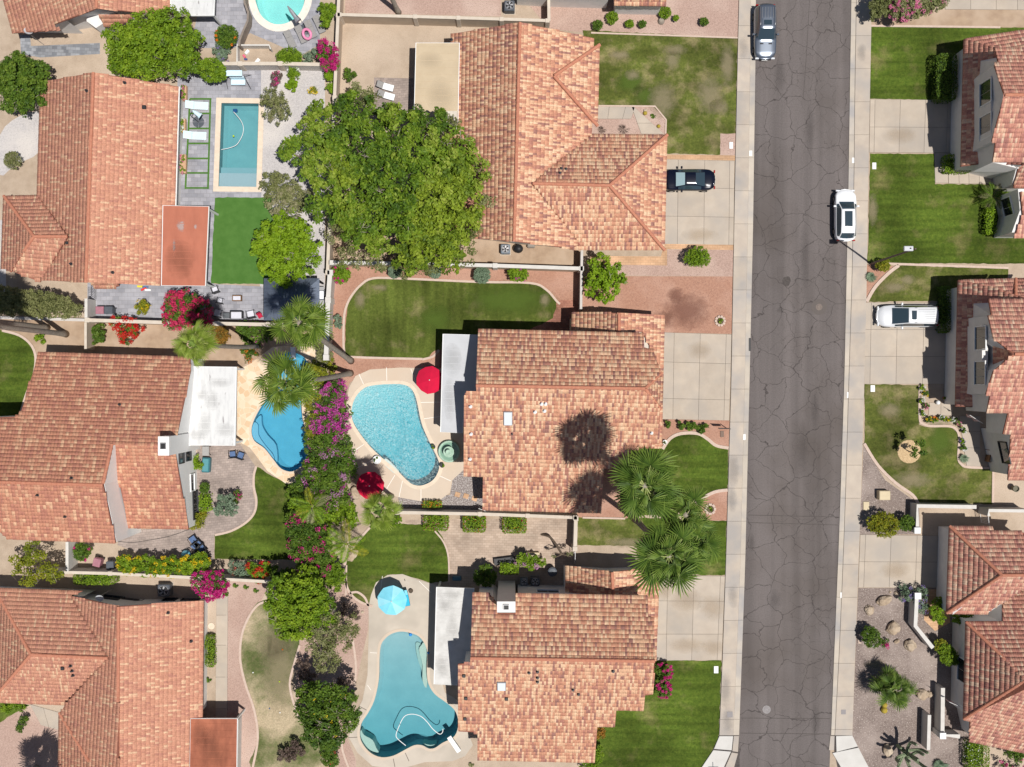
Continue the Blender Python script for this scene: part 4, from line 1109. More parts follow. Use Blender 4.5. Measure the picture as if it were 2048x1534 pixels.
b = full(h, [(1199,90,2.75),(1195,252,2.75),(1040,45,4.9)], [(1040,45),(1187,76),(1183,268),(1065,367),(1160,489),(1139,498),(1118,494),(1028,483)])
c = full(h, [(1199,90,2.80),(1195,252,2.80),(1108,152,4.12)], [(1108,152),(1199,90),(1195,252)], body=False)
n_ = full(h, [(1180,268,2.8),(1334,270,2.8),(1219,371,4.7)], [(1065,367),(1219,371),(1334,270),(1183,268)])
s_ = full(h, [(1160,500,2.8),(1329,500,2.8),(1219,371,4.7)], [(1065,367),(1219,371),(1329,500),(1139,499),(1160,487)])
e_ = full(h, [(1334,270,2.8),(1329,500,2.8),(1219,371,4.7)], [(1219,371),(1334,270),(1329,500)])
za = zat(a, 1040, 45)
h.cap((1040,45,4.92),(1028,483,4.85)); h.cap((1065,367,4.72),(1219,371,4.72)); h.cap((1219,371,4.72),(1334,270,2.82)); h.cap((1219,371,4.72),(1329,500,2.82))
h.cap((1108,152,4.15),(1199,90,2.83)); h.cap((1108,152,4.15),(1195,252,2.83))
h.finish()
h.flat_roof([(832,86),(919,86),(916,246),(828,246)], 3.25, mat("tan_patio_roof", (0.52,0.42,0.29), (0.47,0.375,0.255), 0.6, 3), posts=((835,90),(831,242)))
h.chimney([(891,222),(914,222),(914,262),(892,252)], 4.2, material=M_stucco_c, flue=(0.2,0.3), shaft_to=2.6)
for x, y in ((1123,337),(1132,338),(1120,346)): h.vent(x, y, 0.07)
h.vent(903,80,0.08); h.window(1035,480,1.4,0.9); h.window(1095,484,1.6,0.9)
H1 = h

# ---- house 2: centre, tall saltbox roof
h = Roofer("tall house with steep multicoloured roof and palm shadow at the centre", T_multi, M_stucco_c)
nb_ = full(h, [(960,660,5.7),(1287,668,5.7),(955,772,7.6)], [(957,658),(1287,668),(1287,694),(1307,700),(1322,746),(1290,777),(952,771)])
so_ = full(h, [(965,1020,3.4),(1200,1026,3.4),(1290,777,7.6)], [(930,786),(953,784),(952,771),(1290,777),(1320,818),(1318,884),(1304,885),(1303,897),(1260,897),(1256,939),(1208,939),(1201,1026),(966,1020),(967,953),(927,951)])
ee_ = full(h, [(1322,746,6.15),(1320,818,6.15),(1290,777,7.55)], [(1290,777),(1322,746),(1326,760),(1324,806),(1320,818)], body=False)
lo_ = full(h, [(1328,630,2.9),(1322,896,2.9),(1238,626,4.5)], [(1238,626),(1328,630),(1323,896),(1303,897),(1303,700),(1285,664),(1238,664)])
lw_ = full(h, [(1144,624,2.9),(1143,664,2.9),(1238,626,4.5)], [(1144,624),(1238,626),(1238,668),(1143,666)])
h.cap((952,771,7.62),(1290,777,7.62)); h.cap((1290,777,7.6),(1322,746,6.2)); h.cap((1290,777,7.6),(1320,818,6.2)); h.cap((1238,626,4.52),(1238,664,4.5)); h.cap((1304,885,5.7),(1318,884,5.7))
h.finish()
h.flat_roof([(886,668),(957,670),(953,784),(930,786),(925,866),(881,864)], 3.1, mat("grey_patio_roof", (0.50,0.51,0.53), (0.46,0.47,0.49), 0.5, 3, spec=0.3), posts=((889,672),(885,760),(884,860)))
def skylight_pane(h, x, y, w, hh):
    f, tr, w_, h_ = h.skylight(x, y, w, hh)
    tr(MB().rbox(-w_, w_, -h_, h_, 0.15, 0.22, 0.03)).build("pane", mat("skylight_pane", (0.62,0.66,0.70), rough=0.25), f, True)
skylight_pane(h, 1016, 836, 16, 28)
for x, y in ((1083,808),(1091,808),(1089,822),(1070,824),(941,813),(942,868),(940,918)): h.vent(x, y, 0.09, 0.4, mat("pale_metal", (0.6,0.6,0.6), rough=0.5))
h.vent(1024,868,0.05,0.3,M_black); h.vent(1303,866,0.08,0.3,MATS["pale_metal"])
h.boxvent(968,898,0.0001) if False else None
H2 = h

# ---- house 3: bottom centre
h = Roofer("tall house with chimney and multicoloured roof at the bottom centre", T_multi, M_stucco_w)
full(h, [(947,1186,5.8),(1297,1192,5.8),(942,1316,7.6)], [(946,1185),(977,1186),(994,1206),(994,1226),(1031,1226),(1031,1187),(1296,1193),(1297,1232),(1308,1236),(1309,1322),(941,1316)])
full(h, [(956,1520,3.5),(1189,1525,3.5),(1309,1322,7.6)], [(916,1328),(941,1326),(941,1316),(1309,1322),(1306,1389),(1290,1391),(1288,1419),(1233,1419),(1230,1453),(1195,1453),(1189,1525),(956,1519),(956,1465),(917,1463)])
full(h, [(1316,1137,2.9),(1312,1240,2.9),(1224,1144,4.5)], [(1224,1144),(1290,1137),(1315,1160),(1312,1322),(1296,1322),(1296,1195),(1226,1192)])
full(h, [(1131,1131,2.9),(1131,1192,2.9),(1224,1144,4.5)], [(1131,1131),(1224,1144),(1226,1192),(1131,1192)])
h.cap((941,1316,7.62),(1309,1322,7.62)); h.cap((1224,1144,4.53),(1226,1186,4.53))
h.finish()
h.chimney([(994,1203),(1031,1203),(1031,1225),(994,1225)], 8.6, material=M_stucco_w, flue=(0.22,0.2))
h.flat_roof([(873,1174),(948,1177),(941,1326),(918,1328),(914,1370),(868,1368)], 3.1, mat("white_patio_roof", (0.62,0.61,0.59), (0.50,0.49,0.47), 1.2, 9, spec=0.3), posts=((876,1178),(872,1270),(871,1364)))
skylight_pane(h, 1003, 1371, 16, 19)
for x, y in ((1058,1345),(1075,1343),(1075,1355),(1075,1363),(1146,1379),(1157,1388),(1226,1342)): h.vent(x, y, 0.08)
for x, y in ((928,1351),(932,1396),(1013,1397),(930,1437)): h.boxvent(x, y, 0.28)
h.window(1096,1184,1.9,1.1)
H3 = h

# ---- house 4: left, two volumes with a white wall step between
h = Roofer("two storey house with terracotta roof and white chimney at the left", T_left, mat("bright_stucco", (0.86,0.85,0.83), (0.82,0.81,0.79), 1.5, 6, 0.9, 0.1, 30), 0.27, 0.34, 0.035, wall_in=0.05)
full(h, [(78,704,3.9),(380,714,3.9),(0,963,7.8)], [(78,704),(380,714),(381,742),(355,866),(322,890),(226,888),(206,970),(-60,962),(-60,836),(38,833),(46,812)])
full(h, [(15,1078,5.9),(231,1086,5.9),(0,963,7.8)], [(-60,962),(206,970),(231,1086),(15,1077),(-3,1062),(-60,1062)])
full(h, [(260,1056,2.9),(376,1058,2.9),(226,889,6.0)], [(224,888),(317,891),(350,905),(352,915),(377,1058),(258,1055),(235,950)])
h.cap((-60,962,7.82),(206,970,7.75)); h.cap((206,968,7.75),(224,889,6.6)); 
h.finish()
MB().prism([(P(206,972,6.9).x,P(206,972,6.9).y),(P(232,1084,5.7).x,P(232,1084,5.7).y),(P(228,1083,5.7).x,P(228,1083,5.7).y),(P(202,972,6.9).x,P(202,972,6.9).y)], 0, 3).build("wall_step", MATS["bright_stucco"], h.root, True)
h.chimney([(316,873),(338,873),(338,911),(316,911)], 8.2, material=MATS["bright_stucco"], flue=(0.22,0.24))
h.flat_roof([(385,733),(473,734),(470,891),(382,890),(350,900),(356,868)], 3.1, mat("white_foam_roof", (0.62,0.62,0.615), (0.50,0.50,0.50), 2.5, 9, lo=0.48, hi=0.75, spec=0.2, speck=(0.30,0.28,0.28), speck_scale=2.2, speck_lo=0.66, stretch=(1.6,0.35,1)), posts=((469,738),(466,886)))
h.window(362,915,0.9,1.1,1,M_dark); h.window(390,1010,2.4,1.2,4,M_dark); h.window(376,910,0.9,1.1,1,M_dark); h.window(384,965,1.4,0.9,2)
for x, y in ((240,809),(144,956),(76,990),(131,1033)): h.vent(x, y, 0.07)
H4 = h

# ---- house 5: upper left
h = Roofer("single storey house with plain salmon roof left of the rectangular pool", T_salm, M_stucco_w)
full(h, [(82,164,2.85),(72,480,2.85),(187,145,4.7)], [(187,145),(172,565),(82,560),(135,473),(74,391),(82,164)])
full(h, [(357,172,2.85),(350,411,2.85),(187,145,4.7)], [(187,145),(357,173),(350,411),(326,411),(323,571),(172,564)])
full(h, [(8,392,2.85),(74,391,2.85),(68,473,4.4)], [(8,392),(74,391),(135,473),(68,473)])
full(h, [(20,560,2.85),(82,566,2.85),(68,473,4.4)], [(68,473),(135,473),(80,564),(22,542)])
full(h, [(8,392,2.85),(3,530,2.85),(68,473,4.4)], [(8,392),(68,473),(22,542),(2,536)])
full(h, [(180,577,2.5),(236,577,2.5),(200,563,2.9)], [(180,562),(230,562),(239,571),(225,577),(188,576)], body=False)
h.cap((187,145,4.72),(172,565,4.68)); h.cap((68,473,4.42),(135,473,4.42)); h.cap((8,392,2.87),(68,473,4.42)); h.cap((68,473,4.42),(22,542,2.9))
h.finish()
h.flat_roof([(326,411),(418,413),(411,572),(323,571)], 3.2, mat("rust_patio_roof", (0.45,0.16,0.10), (0.385,0.135,0.085), 1.3, 9, stretch=(1,0.35,1)), posts=((414,417),(408,568)))
g_ = MB(); strip(g_, [(P(358,173,2.8).x,P(358,173,2.8).y),(P(351,411,2.8).x,P(351,411,2.8).y)], 0.12, 2.68, 2.8); g_.build("gutter", M_white, h.roof, True)
for x, y in ((174,182),(250,166),(143,528),(226,545)): h.vent(x, y, 0.08)
h.boxvent(289,215,0.34); h.boxvent(135,486,0.25)
H5 = h

# ---- house 6: top left corner
h = Roofer("house with white gable wall cut by the top left corner", T_salm, M_stucco_w, wall_in=1.1)
full(h, [(25,66,2.85),(-10,-60,2.85),(193,17,5.0)], [(8,0),(25,66),(122,60),(104,50),(193,17),(193,-60),(-6,-60)])
full(h, [(341,30,2.85),(343,-60,2.85),(193,17,5.0)], [(193,17),(341,31),(341,-60),(193,-60)])
full(h, [(208,53,2.5),(238,53,2.5),(215,32,3.1)], [(198,33),(268,31),(239,52),(209,53)], body=False)
h.cap((193,17,5.02),(193,-60,5.02))
h.finish()
h.flat_roof([(341,-50),(431,-50),(428,31),(362,31),(341,24)], 3.0, MATS["white_foam_roof"], posts=((425,28),))
MB().prism(gpoly([(196,50),(262,36),(262,44),(214,75),(196,62)]), 0, 2.4).build("bay_wall", M_stucco_w, h.root, True)
h.window(262,42,0.8,0.9,1)
H6 = h

# ---- house 7: bottom left
h = Roofer("single storey house with salmon roof and rust patio cover at the bottom left", T_salm, M_stucco_w)
full(h, [(142,1193,3.3),(118,1560,3.3),(237,1213,4.85)], [(142,1192),(237,1213),(236,1600),(186,1600),(178,1522),(130,1440),(122,1425),(130,1409),(216,1316)])
full(h, [(407,1202,2.85),(405,1435,2.85),(237,1213,4.85)], [(237,1213),(407,1201),(405,1435),(380,1437),(377,1600),(236,1600)])
full(h, [(0,1176,2.85),(166,1182,2.85),(62,1309,4.7)], [(-60,1174),(166,1182),(142,1193),(216,1316),(62,1309),(0,1195)])
full(h, [(0,1405,2.85),(130,1410,2.85),(62,1309,4.7)], [(62,1309),(216,1316),(130,1410),(-60,1402),(0,1382)])
full(h, [(0,1195,3.12),(0,1382,3.3),(62,1309,4.7)], [(62,1309),(0,1195),(-8,1180),(-8,1392),(0,1382)])
full(h, [(118,1425,2.9),(116,1600,2.9),(178,1522,4.2)], [(119,1425),(178,1522),(186,1600),(116,1600)])
h.cap((237,1213,4.88),(236,1600,4.85)); h.cap((62,1309,4.72),(216,1316,4.72)); h.cap((0,1195,3.0),(62,1309,4.72)); h.cap((62,1309,4.72),(0,1382,3.2)); h.cap((119,1425,2.95),(178,1522,4.22))
h.finish()
h.flat_roof([(381,1437),(475,1437),(473,1600),(378,1600)], 3.0, mat("rust_patio_roof_worn", (0.40,0.14,0.08), (0.25,0.085,0.05), 1.1, 9, stretch=(1,0.4,1)), posts=((471,1441),))
h.window(222,1196,1.5,1.0,2,M_dark); h.window(268,1198,1.7,1.0,2,M_dark); h.window(340,1200,1.0,0.8,1,M_dark); h.window(382,1199,1.5,0.8,2,M_dark)
for x, y in ((142,1331),(145,1341),(147,1350),(337,1225),(383,1282)): h.vent(x, y, 0.08)
h.boxvent(126,1336,0.3)
H7 = h

# ---- house 8: upper right, two storey, gable to the street
h = Roofer("two storey house with two tall street windows at the upper right", T_right, M_stucco_w, 0.19, 0.40, 0.03)
full(h, [(1928,78,3.4),(1922,333,3.4),(2010,200,5.4)], [(1928,78),(1991,95),(2048,100),(2060,330),(1975,326),(1922,333)])
full(h, [(1928,78,3.45),(2060,58,3.45),(2010,105,4.3)], [(1928,78),(2060,58),(2060,110),(1991,98)])
u1 = full(h, [(1991,95,7.1),(2080,95,7.1),(2009,190,9.2)], [(1991,96),(2080,96),(2080,190),(2009,190),(1989,130),(1996,122)], base=2.9)
u2 = full(h, [(1986,323,7.0),(2080,323,7.0),(2009,190,9.2)], [(2009,190),(2080,190),(2080,324),(1986,323),(1991,284),(1984,282)], base=2.9)
full(h, [(2028,376,3.0),(2080,376,3.0),(2050,330,4.6)], [(2040,325),(2080,325),(2080,376),(2027,375)])
full(h, [(2028,476,3.4),(2080,476,3.4),(2041,384,4.4)], [(2041,384),(2080,384),(2080,476),(2028,476),(2046,430)])
h.cap((2009,190,9.22),(2080,190,9.22)); 
h.boxes.append((40.15,41.6,20.75,25.6,4.0,7.0))
h.finish()
h.window(1972,185,1.9,1.9,2); h.window(1972,253,1.9,1.9,2); h.window(2018,425,2.6,1.5,3)
H8 = h
# ---- house 9: right middle, two storey
h = Roofer("two storey house behind the white minivan at the right", T_right, M_stucco_w, 0.19, 0.40, 0.03)
full(h, [(1916,560,3.4),(1911,813,3.4),(2005,600,5.4)], [(1916,561),(1990,575),(2060,600),(2060,820),(1960,815),(1911,813)])
full(h, [(1916,560,3.45),(2031,557,3.45),(2000,600,4.4)], [(1916,560),(2031,557),(2031,598),(1985,598)], body=False)
full(h, [(2031,557,3.1),(2080,556,3.1),(2050,600,4.5)], [(2031,557),(2080,556),(2080,600),(2031,599)], body=False)
full(h, [(1976,598,7.1),(2080,598,7.1),(2028,708,9.2)], [(1977,598),(2080,598),(2080,708),(2028,708),(1988,678),(1976,631),(1983,629)], base=2.9)
full(h, [(1972,824,7.0),(2080,824,7.0),(2028,708,9.2)], [(2028,708),(2080,708),(2080,868),(2006,868),(2016,826),(1974,824),(1980,791),(1972,788),(1987,742)], base=2.9)
full(h, [(1987,678,7.1),(1987,742,7.1),(2027,708,9.1)], [(1988,678),(2027,708),(1987,742)], base=2.9)
full(h, [(2016,960,3.0),(2080,960,3.0),(2047,870,5.4)], [(2022,868),(2080,868),(2080,960),(2016,960)])
h.cap((2028,708,9.22),(2080,708,9.22)); h.cap((2028,708,9.2),(1987,678,7.4)); h.cap((2028,708,9.2),(1987,742,7.4)); h.cap((2031,557,3.4),(2031,598,4.6))
h.boxes.append((39.6,40.1,-0.25,4.95,3.6,6.6))
h.finish()
h.window(1962,676,1.9,1.8,2); h.window(1961,746,1.9,1.8,3); h.window(2010,905,1.8,1.3,3,M_dark)
H9 = h
# ---- house 10: lower right, hip roofs
h = Roofer("single storey house with rust hip roof at the lower right corner", T_right, M_stucco_w, 0.19, 0.40, 0.03, cap=mat("hip_mortar", (0.44,0.19,0.12), (0.36,0.14,0.09), 5, 4, 0.85))
full(h, [(1899,1052,3.35),(2060,1053,3.35),(2003,1150,5.5)], [(1899,1052),(1985,1053),(1988,1061),(2080,1068),(2080,1150),(2003,1150)])
full(h, [(1899,1052,3.35),(1893,1226,3.35),(2003,1150,5.5)], [(1899,1052),(2003,1150),(1893,1226)])
full(h, [(1893,1226,3.35),(2060,1228,3.35),(2003,1150,5.5)], [(1893,1226),(2003,1150),(2080,1150),(2080,1158),(1970,1228)])
full(h, [(1932,1243,3.35),(2080,1243,3.35),(2080,1382,6.9)], [(1932,1243),(2006,1243),(2006,1200),(2080,1150),(2080,1386)])
full(h, [(1932,1243,3.35),(1927,1438,3.35),(2060,1350,6.5)], [(1932,1243),(2080,1386),(2080,1340),(1927,1438)][:2] + [(2065,1372),(2065,1352),(1927,1438)])
full(h, [(1927,1438,3.35),(2080,1482,3.0),(2060,1355,6.5)], [(1927,1438),(2062,1352),(2080,1350),(2080,1510),(1939,1483),(1940,1442)])
h.cap((1899,1052,3.4),(2003,1150,5.55)); h.cap((1893,1226,3.4),(2003,1150,5.55)); h.cap((2003,1150,5.55),(2080,1150,5.55)); h.cap((1932,1244,3.4),(2060,1366,6.3)); h.cap((1927,1438,3.4),(2060,1354,6.4))
h.finish()
h.window(1924,1340,2.0,1.4,2)
H10 = h
# ---- house 11: top centre sliver with white wall
h = Roofer("white walled house with tile eave along the top edge", T_multi, M_stucco_w, wall_in=0.3)
full(h, [(1228,11,2.9),(1332,12,2.9),(1230,-60,4.2)], [(1228,10),(1332,12),(1334,-60),(1228,-60)])
h.finish()
MB().prism(gpoly([(1034,-60),(1212,-60),(1212,17),(1095,14),(1034,10)]), 0, 2.6).build("wall", M_stucco_w, h.root, True)
MB().box(G(1163,0).x, G(1196,0).x, G(0,12.6).y-0.0, G(0,11).y, 1.0, 2.0).build("window", M_dark, h.root, True)
H11 = h

def stain_at(x, y, z, rx, ry, m, rz=0.0):
    o = MB().add([(math.cos(2*PI*k/24)*1.3, math.sin(2*PI*k/24)*1.3, 0) for k in range(24)], [tuple(range(24))]).build("stain", m)
    o.location = P(x, y, z + 0.006); o.scale = (rx/PPM, ry/PPM, 1); o.rotation_euler = (0, 0, rz); tag(o, kind='structure')
s_pale = stain_mat("stain_pale_scuff", (0.50,0.42,0.40), 0.6, 0.4, 2.5); s_rustd = stain_mat("stain_rust_dark", (0.22,0.08,0.045), 0.32, 1.0, 1.2); s_grime = stain_mat("stain_grime", (0.30,0.29,0.28), 0.20, 1.1, 1.8)
stain_at(348,492,3.2,4,18,s_pale); stain_at(391,453,3.2,4,7,s_pale); stain_at(362,452,3.2,12,14,s_pale); stain_at(360,520,3.2,24,30,s_rustd); stain_at(425,1500,3.0,26,36,s_rustd); stain_at(400,1470,3.0,16,22,s_rustd)
for x, y, rx, ry in ((405,790,10,8),(425,800,12,16),(440,765,18,8),(410,850,10,22),(450,860,16,12),(395,870,14,8)): stain_at(x, y, 3.1, rx, ry, s_grime)
for x, y, rx, ry in ((890,1210,12,12),(905,1260,10,26),(885,1330,10,20),(900,1190,22,6)): stain_at(x, y, 3.1, rx, ry, s_grime)
for x, y, rx, ry in ((905,720,14,26),(900,800,10,34)): stain_at(x, y, 3.1, rx, ry, s_grime)
for x, y, rx, ry in ((860,120,20,14),(880,190,22,28)): stain_at(x, y, 3.25, rx, ry, stain_mat("stain_faint", (0.40,0.33,0.24), 0.2, 1.0, 1.2))

# ================================================================== GARDEN WALLS
M_block = mat("tan_block", (0.50,0.41,0.32), (0.44,0.36,0.28), 1.2, 6, 0.9, 0.2, 20)
M_blockcap = mat("pale_wall_cap", (0.58,0.51,0.43), (0.52,0.45,0.37), 2, 5, 0.9)
M_blockw = mat("white_wall", (0.60,0.575,0.54), (0.54,0.515,0.48), 2, 5, 0.85)
M_blockg = mat("grey_wall", (0.55,0.51,0.48), (0.49,0.46,0.43), 2, 5, 0.85)
M_blockt = mat("brown_wall", (0.20,0.165,0.14), (0.26,0.215,0.18), 2, 5, 0.85)
def wall(label, px, z, w, material, cap=None, pil=0.0, name="garden_wall"):
    pts = [P(x, y, z) for x, y in px]
    c = sum(pts, Vector((0,0,0)))/len(pts)
    root = thing(name, label, "wall", (c.x, c.y, 0))
    b = MB(); strip(b, [(p.x, p.y) for p in pts], w, 0, z-0.06); b.build("block_face", material, root, True)
    k = MB(); strip(k, [(p.x, p.y) for p in pts], w+0.06, z-0.06, z); k.build("coping", cap or material, root, True)
    if pil:
        for a, b_ in zip(pts, pts[1:]):
            L = (b_-a).length; n = max(1, int(L/pil)); d = (b_-a)/L
            for i in range(0 if a is pts[0] else 1, n+1):
                p = a + d*(L*i/n)
                s_ = w/2+0.09
                MB().rbox(p.x-s_, p.x+s_, p.y-s_, p.y+s_, 0, z+0.05, 0.03).build("pilaster", material if not cap else cap, root, True)
    return root
wall("tan block wall running up the middle beside the big tree's trunk", [(679,-40),(676,30),(662,360),(655,545)], 1.9, 0.22, M_block, M_blockcap, 6)
wall("long pale wall down the left side of the big back lawn", [(660,545),(656,600),(652,715)], 1.9, 0.34, M_blockg, M_blockw, 5)
wall("tan wall with pilasters below the pink gravel yard at the top", [(679,29),(830,33),(1003,38),(1095,41)], 1.9, 0.2, M_block, M_blockcap, 3.6)
wall("short tan wall beside the air conditioner at the top edge", [(1097,-40),(1098,42)], 1.9, 0.2, M_block, M_blockcap)
wall("white topped wall between big tree and round blue green shrubs", [(662,525),(820,527),(990,531),(1163,537)], 1.85, 0.26, M_block, M_blockw, 3.9)
wall("short dark wall between lime green tree and side yard", [(1164,500),(1162,618)], 1.9, 0.16, M_blockg)
wall("pale capped wall below the pebble bed of the centre house", [(795,1025),(960,1028),(1150,1035)], 1.9, 0.22, M_blockg, M_blockcap, 3.8)
wall("beige side wall between paved court and strip of dry lawn", [(1152,1037),(1150,1098)], 1.9, 0.25, M_blockg, M_blockcap, 2.7)
wall("tan wall below the patio chairs and grey gazebo", [(174,640),(330,645),(640,651)], 1.9, 0.25, M_block, M_blockcap, 4.2)
wall("white cross wall left of the trash bin", [(172,597),(172,640)], 1.9, 0.2, M_blockw)
wall("tan cross wall beside the red flowered shrubs", [(171,645),(171,698)], 1.8, 0.16, M_block, M_blockcap)
wall("low grey edging wall at the foot of the long hedge", [(-40,634),(170,640)], 0.5, 0.2, M_blockg)
wall("cream wall behind the yellow flowering hedge", [(60,1143),(220,1147),(400,1156),(545,1164),(600,1167)], 1.9, 0.2, M_blockg, M_blockcap, 4.4)
wall("white stub wall at the lower left house corner", [(134,1084),(134,1143)], 2.0, 0.2, M_blockw)
wall("pale retaining wall above the rectangular pool", [(372,127),(480,127),(560,127),(648,129)], 1.5, 0.25, M_blockg, M_blockcap, 5)
wall("brown curved wall beside the round pool", smooth_open([(487,-40,0),(489,5,0),(496,28,0),(492,50,0),(480,75,0),(478,92,0)],3) and [(487,-40),(489,5),(496,25),(495,42),(486,62),(479,80),(478,92)], 1.3, 0.12, M_blockt)
wall("white low fence around the toy yard", [(474,127),(474,90),(538,90),(541,98)], 0.9, 0.08, M_blockw, name="low_fence")
wall("white wall with return below the lawn with mulched tree", [(1835,1064),(1835,1012),(1953,1014)], 1.5, 0.28, M_blockw)
wall("white topped wall running off right above the rust hip roof", [(1978,1032),(1978,1021),(2060,1022)], 1.9, 0.22, M_blockg, M_blockw)
wall("white bent wall among the boulders at the lower right", [(1834,1192),(1831,1252),(1866,1296)], 1.4, 0.28, M_blockw)
wall("white L shaped wall near the flag and rust hip roof", [(1886,1376),(1885,1470),(1920,1473)], 1.4, 0.3, M_blockw)
wall("thin white wall beside the tall cactus", [(1859,1430),(1857,1500)], 1.4, 0.24, M_blockw)
wall("cream wall at the bottom left house beside the concrete path", [(475,1440),(473,1560)], 1.2, 0.14, M_blockw)
for i, (x, y, s_, lab) in enumerate(((1835,1061,0.36,"white gate pillar at the end of the wall by the round shrubs"),(1836,1192,0.38,"white pillar above the boulder garden"),(1886,1472,0.36,"white pillar at the corner of the L shaped wall"))):
    p = P(x, y, 1.7); r = thing("pillar", lab, "pillar", (p.x, p.y, 0))
    MB().box(-s_/2-0.05, s_/2+0.05, -s_/2-0.05, s_/2+0.05, 0, 1.62).build("shaft", M_blockw, r)
    MB().rbox(-s_/2-0.1, s_/2+0.1, -s_/2-0.1, s_/2+0.1, 1.62, 1.74, 0.03).build("cap", M_white, r)
def gate(label, a, b, z, n=9, material=None):
    A, B = P(*a, z), P(*b, z); c = (A+B)/2; root = thing("metal_gate", label, "gate", (c.x, c.y, 0))
    A.z = B.z = 0; m = material or M_white; d = (B-A)
    for zz in (0.15, z-0.05):
        mb = MB(); mb.tube([A+Vector((0,0,zz)), B+Vector((0,0,zz))], 0.025, 6); mb.build("rail", m, root, True)
    for i in range(n):
        p = A + d*((i+0.5)/n); mb = MB(); mb.tube([p+Vector((0,0,0.1)), p+Vector((0,0,z))], 0.016, 5); mb.build("bar", m, root, True)
gate("white barred gate below the pebble bed", (957,1017), (981,1026), 1.5, 8)
gate("pale curved side gate near the rust hip roof", (1977,1032), (1979,1050), 1.7, 6)
gate("grey slatted gate beside the trash bins of the salmon roofed house", (176,573), (176,596), 1.8, 7, M_metal)
gate("thin grey side gate left of the fan palm cluster", (1151,1100), (1150,1128), 1.6, 8, M_metal)

# ================================================================== TREES, SHRUBS, PALMS
def leafm(name, cols, trans=0.22):
    n = len(cols); return attr_mat(name, [(i/max(1,n-1), c) for i, c in enumerate(cols)], rough=0.6, trans=trans, spec=0.25, constant=False)
L_mesq = leafm("leaves_mesquite", [(0.045,0.095,0.010),(0.10,0.18,0.014),(0.175,0.265,0.018),(0.29,0.35,0.055)])
L_lime = leafm("leaves_lime", [(0.11,0.20,0.008),(0.18,0.30,0.010),(0.26,0.38,0.02)])
L_citr = leafm("leaves_citrus", [(0.075,0.145,0.008),(0.15,0.25,0.012),(0.25,0.35,0.02)])
L_deep = leafm("leaves_deep", [(0.040,0.085,0.012),(0.085,0.155,0.015),(0.16,0.235,0.025)])
L_oliv = leafm("leaves_olive", [(0.11,0.12,0.04),(0.17,0.19,0.06),(0.26,0.26,0.12),(0.30,0.27,0.17)])
L_cypr = leafm("leaves_cypress", [(0.11,0.125,0.04),(0.20,0.21,0.075),(0.28,0.28,0.12)])
L_sage = leafm("leaves_sage", [(0.12,0.18,0.11),(0.18,0.25,0.16),(0.24,0.31,0.21)])
L_gold = leafm("leaves_golden", [(0.12,0.16,0.012),(0.22,0.24,0.015),(0.36,0.30,0.02)])
L_rust = leafm("leaves_rust", [(0.10,0.10,0.02),(0.26,0.14,0.02),(0.42,0.17,0.02)])
L_burg = leafm("leaves_dusky", [(0.09,0.06,0.05),(0.14,0.10,0.08),(0.20,0.15,0.12)])
F_mag = leafm("petals_magenta", [(0.42,0.01,0.13),(0.55,0.015,0.20),(0.60,0.06,0.26)], 0.3)
F_crim = leafm("petals_crimson", [(0.50,0.015,0.08),(0.62,0.03,0.12),(0.66,0.06,0.15)], 0.3)
F_red = leafm("petals_red", [(0.45,0.01,0.01),(0.60,0.03,0.02),(0.55,0.06,0.02)], 0.3)
F_purp = leafm("petals_purple", [(0.42,0.03,0.25),(0.54,0.05,0.34),(0.60,0.14,0.42)], 0.3)
F_pale = leafm("petals_mauve", [(0.45,0.20,0.36),(0.50,0.28,0.42),(0.42,0.12,0.34)], 0.3)
F_yel = leafm("petals_yellow", [(0.70,0.48,0.01),(0.80,0.60,0.02)], 0.3)
F_oran = leafm("petals_orange", [(0.70,0.16,0.01),(0.75,0.25,0.02)], 0.3)
F_white = leafm("petals_white", [(0.75,0.75,0.70),(0.8,0.8,0.8)], 0.3)
F_lav = leafm("petals_lavender", [(0.22,0.16,0.40),(0.30,0.22,0.48)], 0.3)
F_pink = leafm("petals_pink", [(0.60,0.12,0.28),(0.70,0.25,0.38)], 0.3)
M_bark = mat("bark_brown", (0.17,0.125,0.09), (0.10,0.075,0.055), 6, 6, 0.95, 0.6, 20)
M_barkg = mat("bark_grey", (0.34,0.30,0.25), (0.24,0.20,0.165), 5, 6, 0.95, 0.6, 18, stretch=(1,1,1))
M_twig = mat("twigs_pale", (0.36,0.31,0.26), (0.26,0.22,0.18), 6)

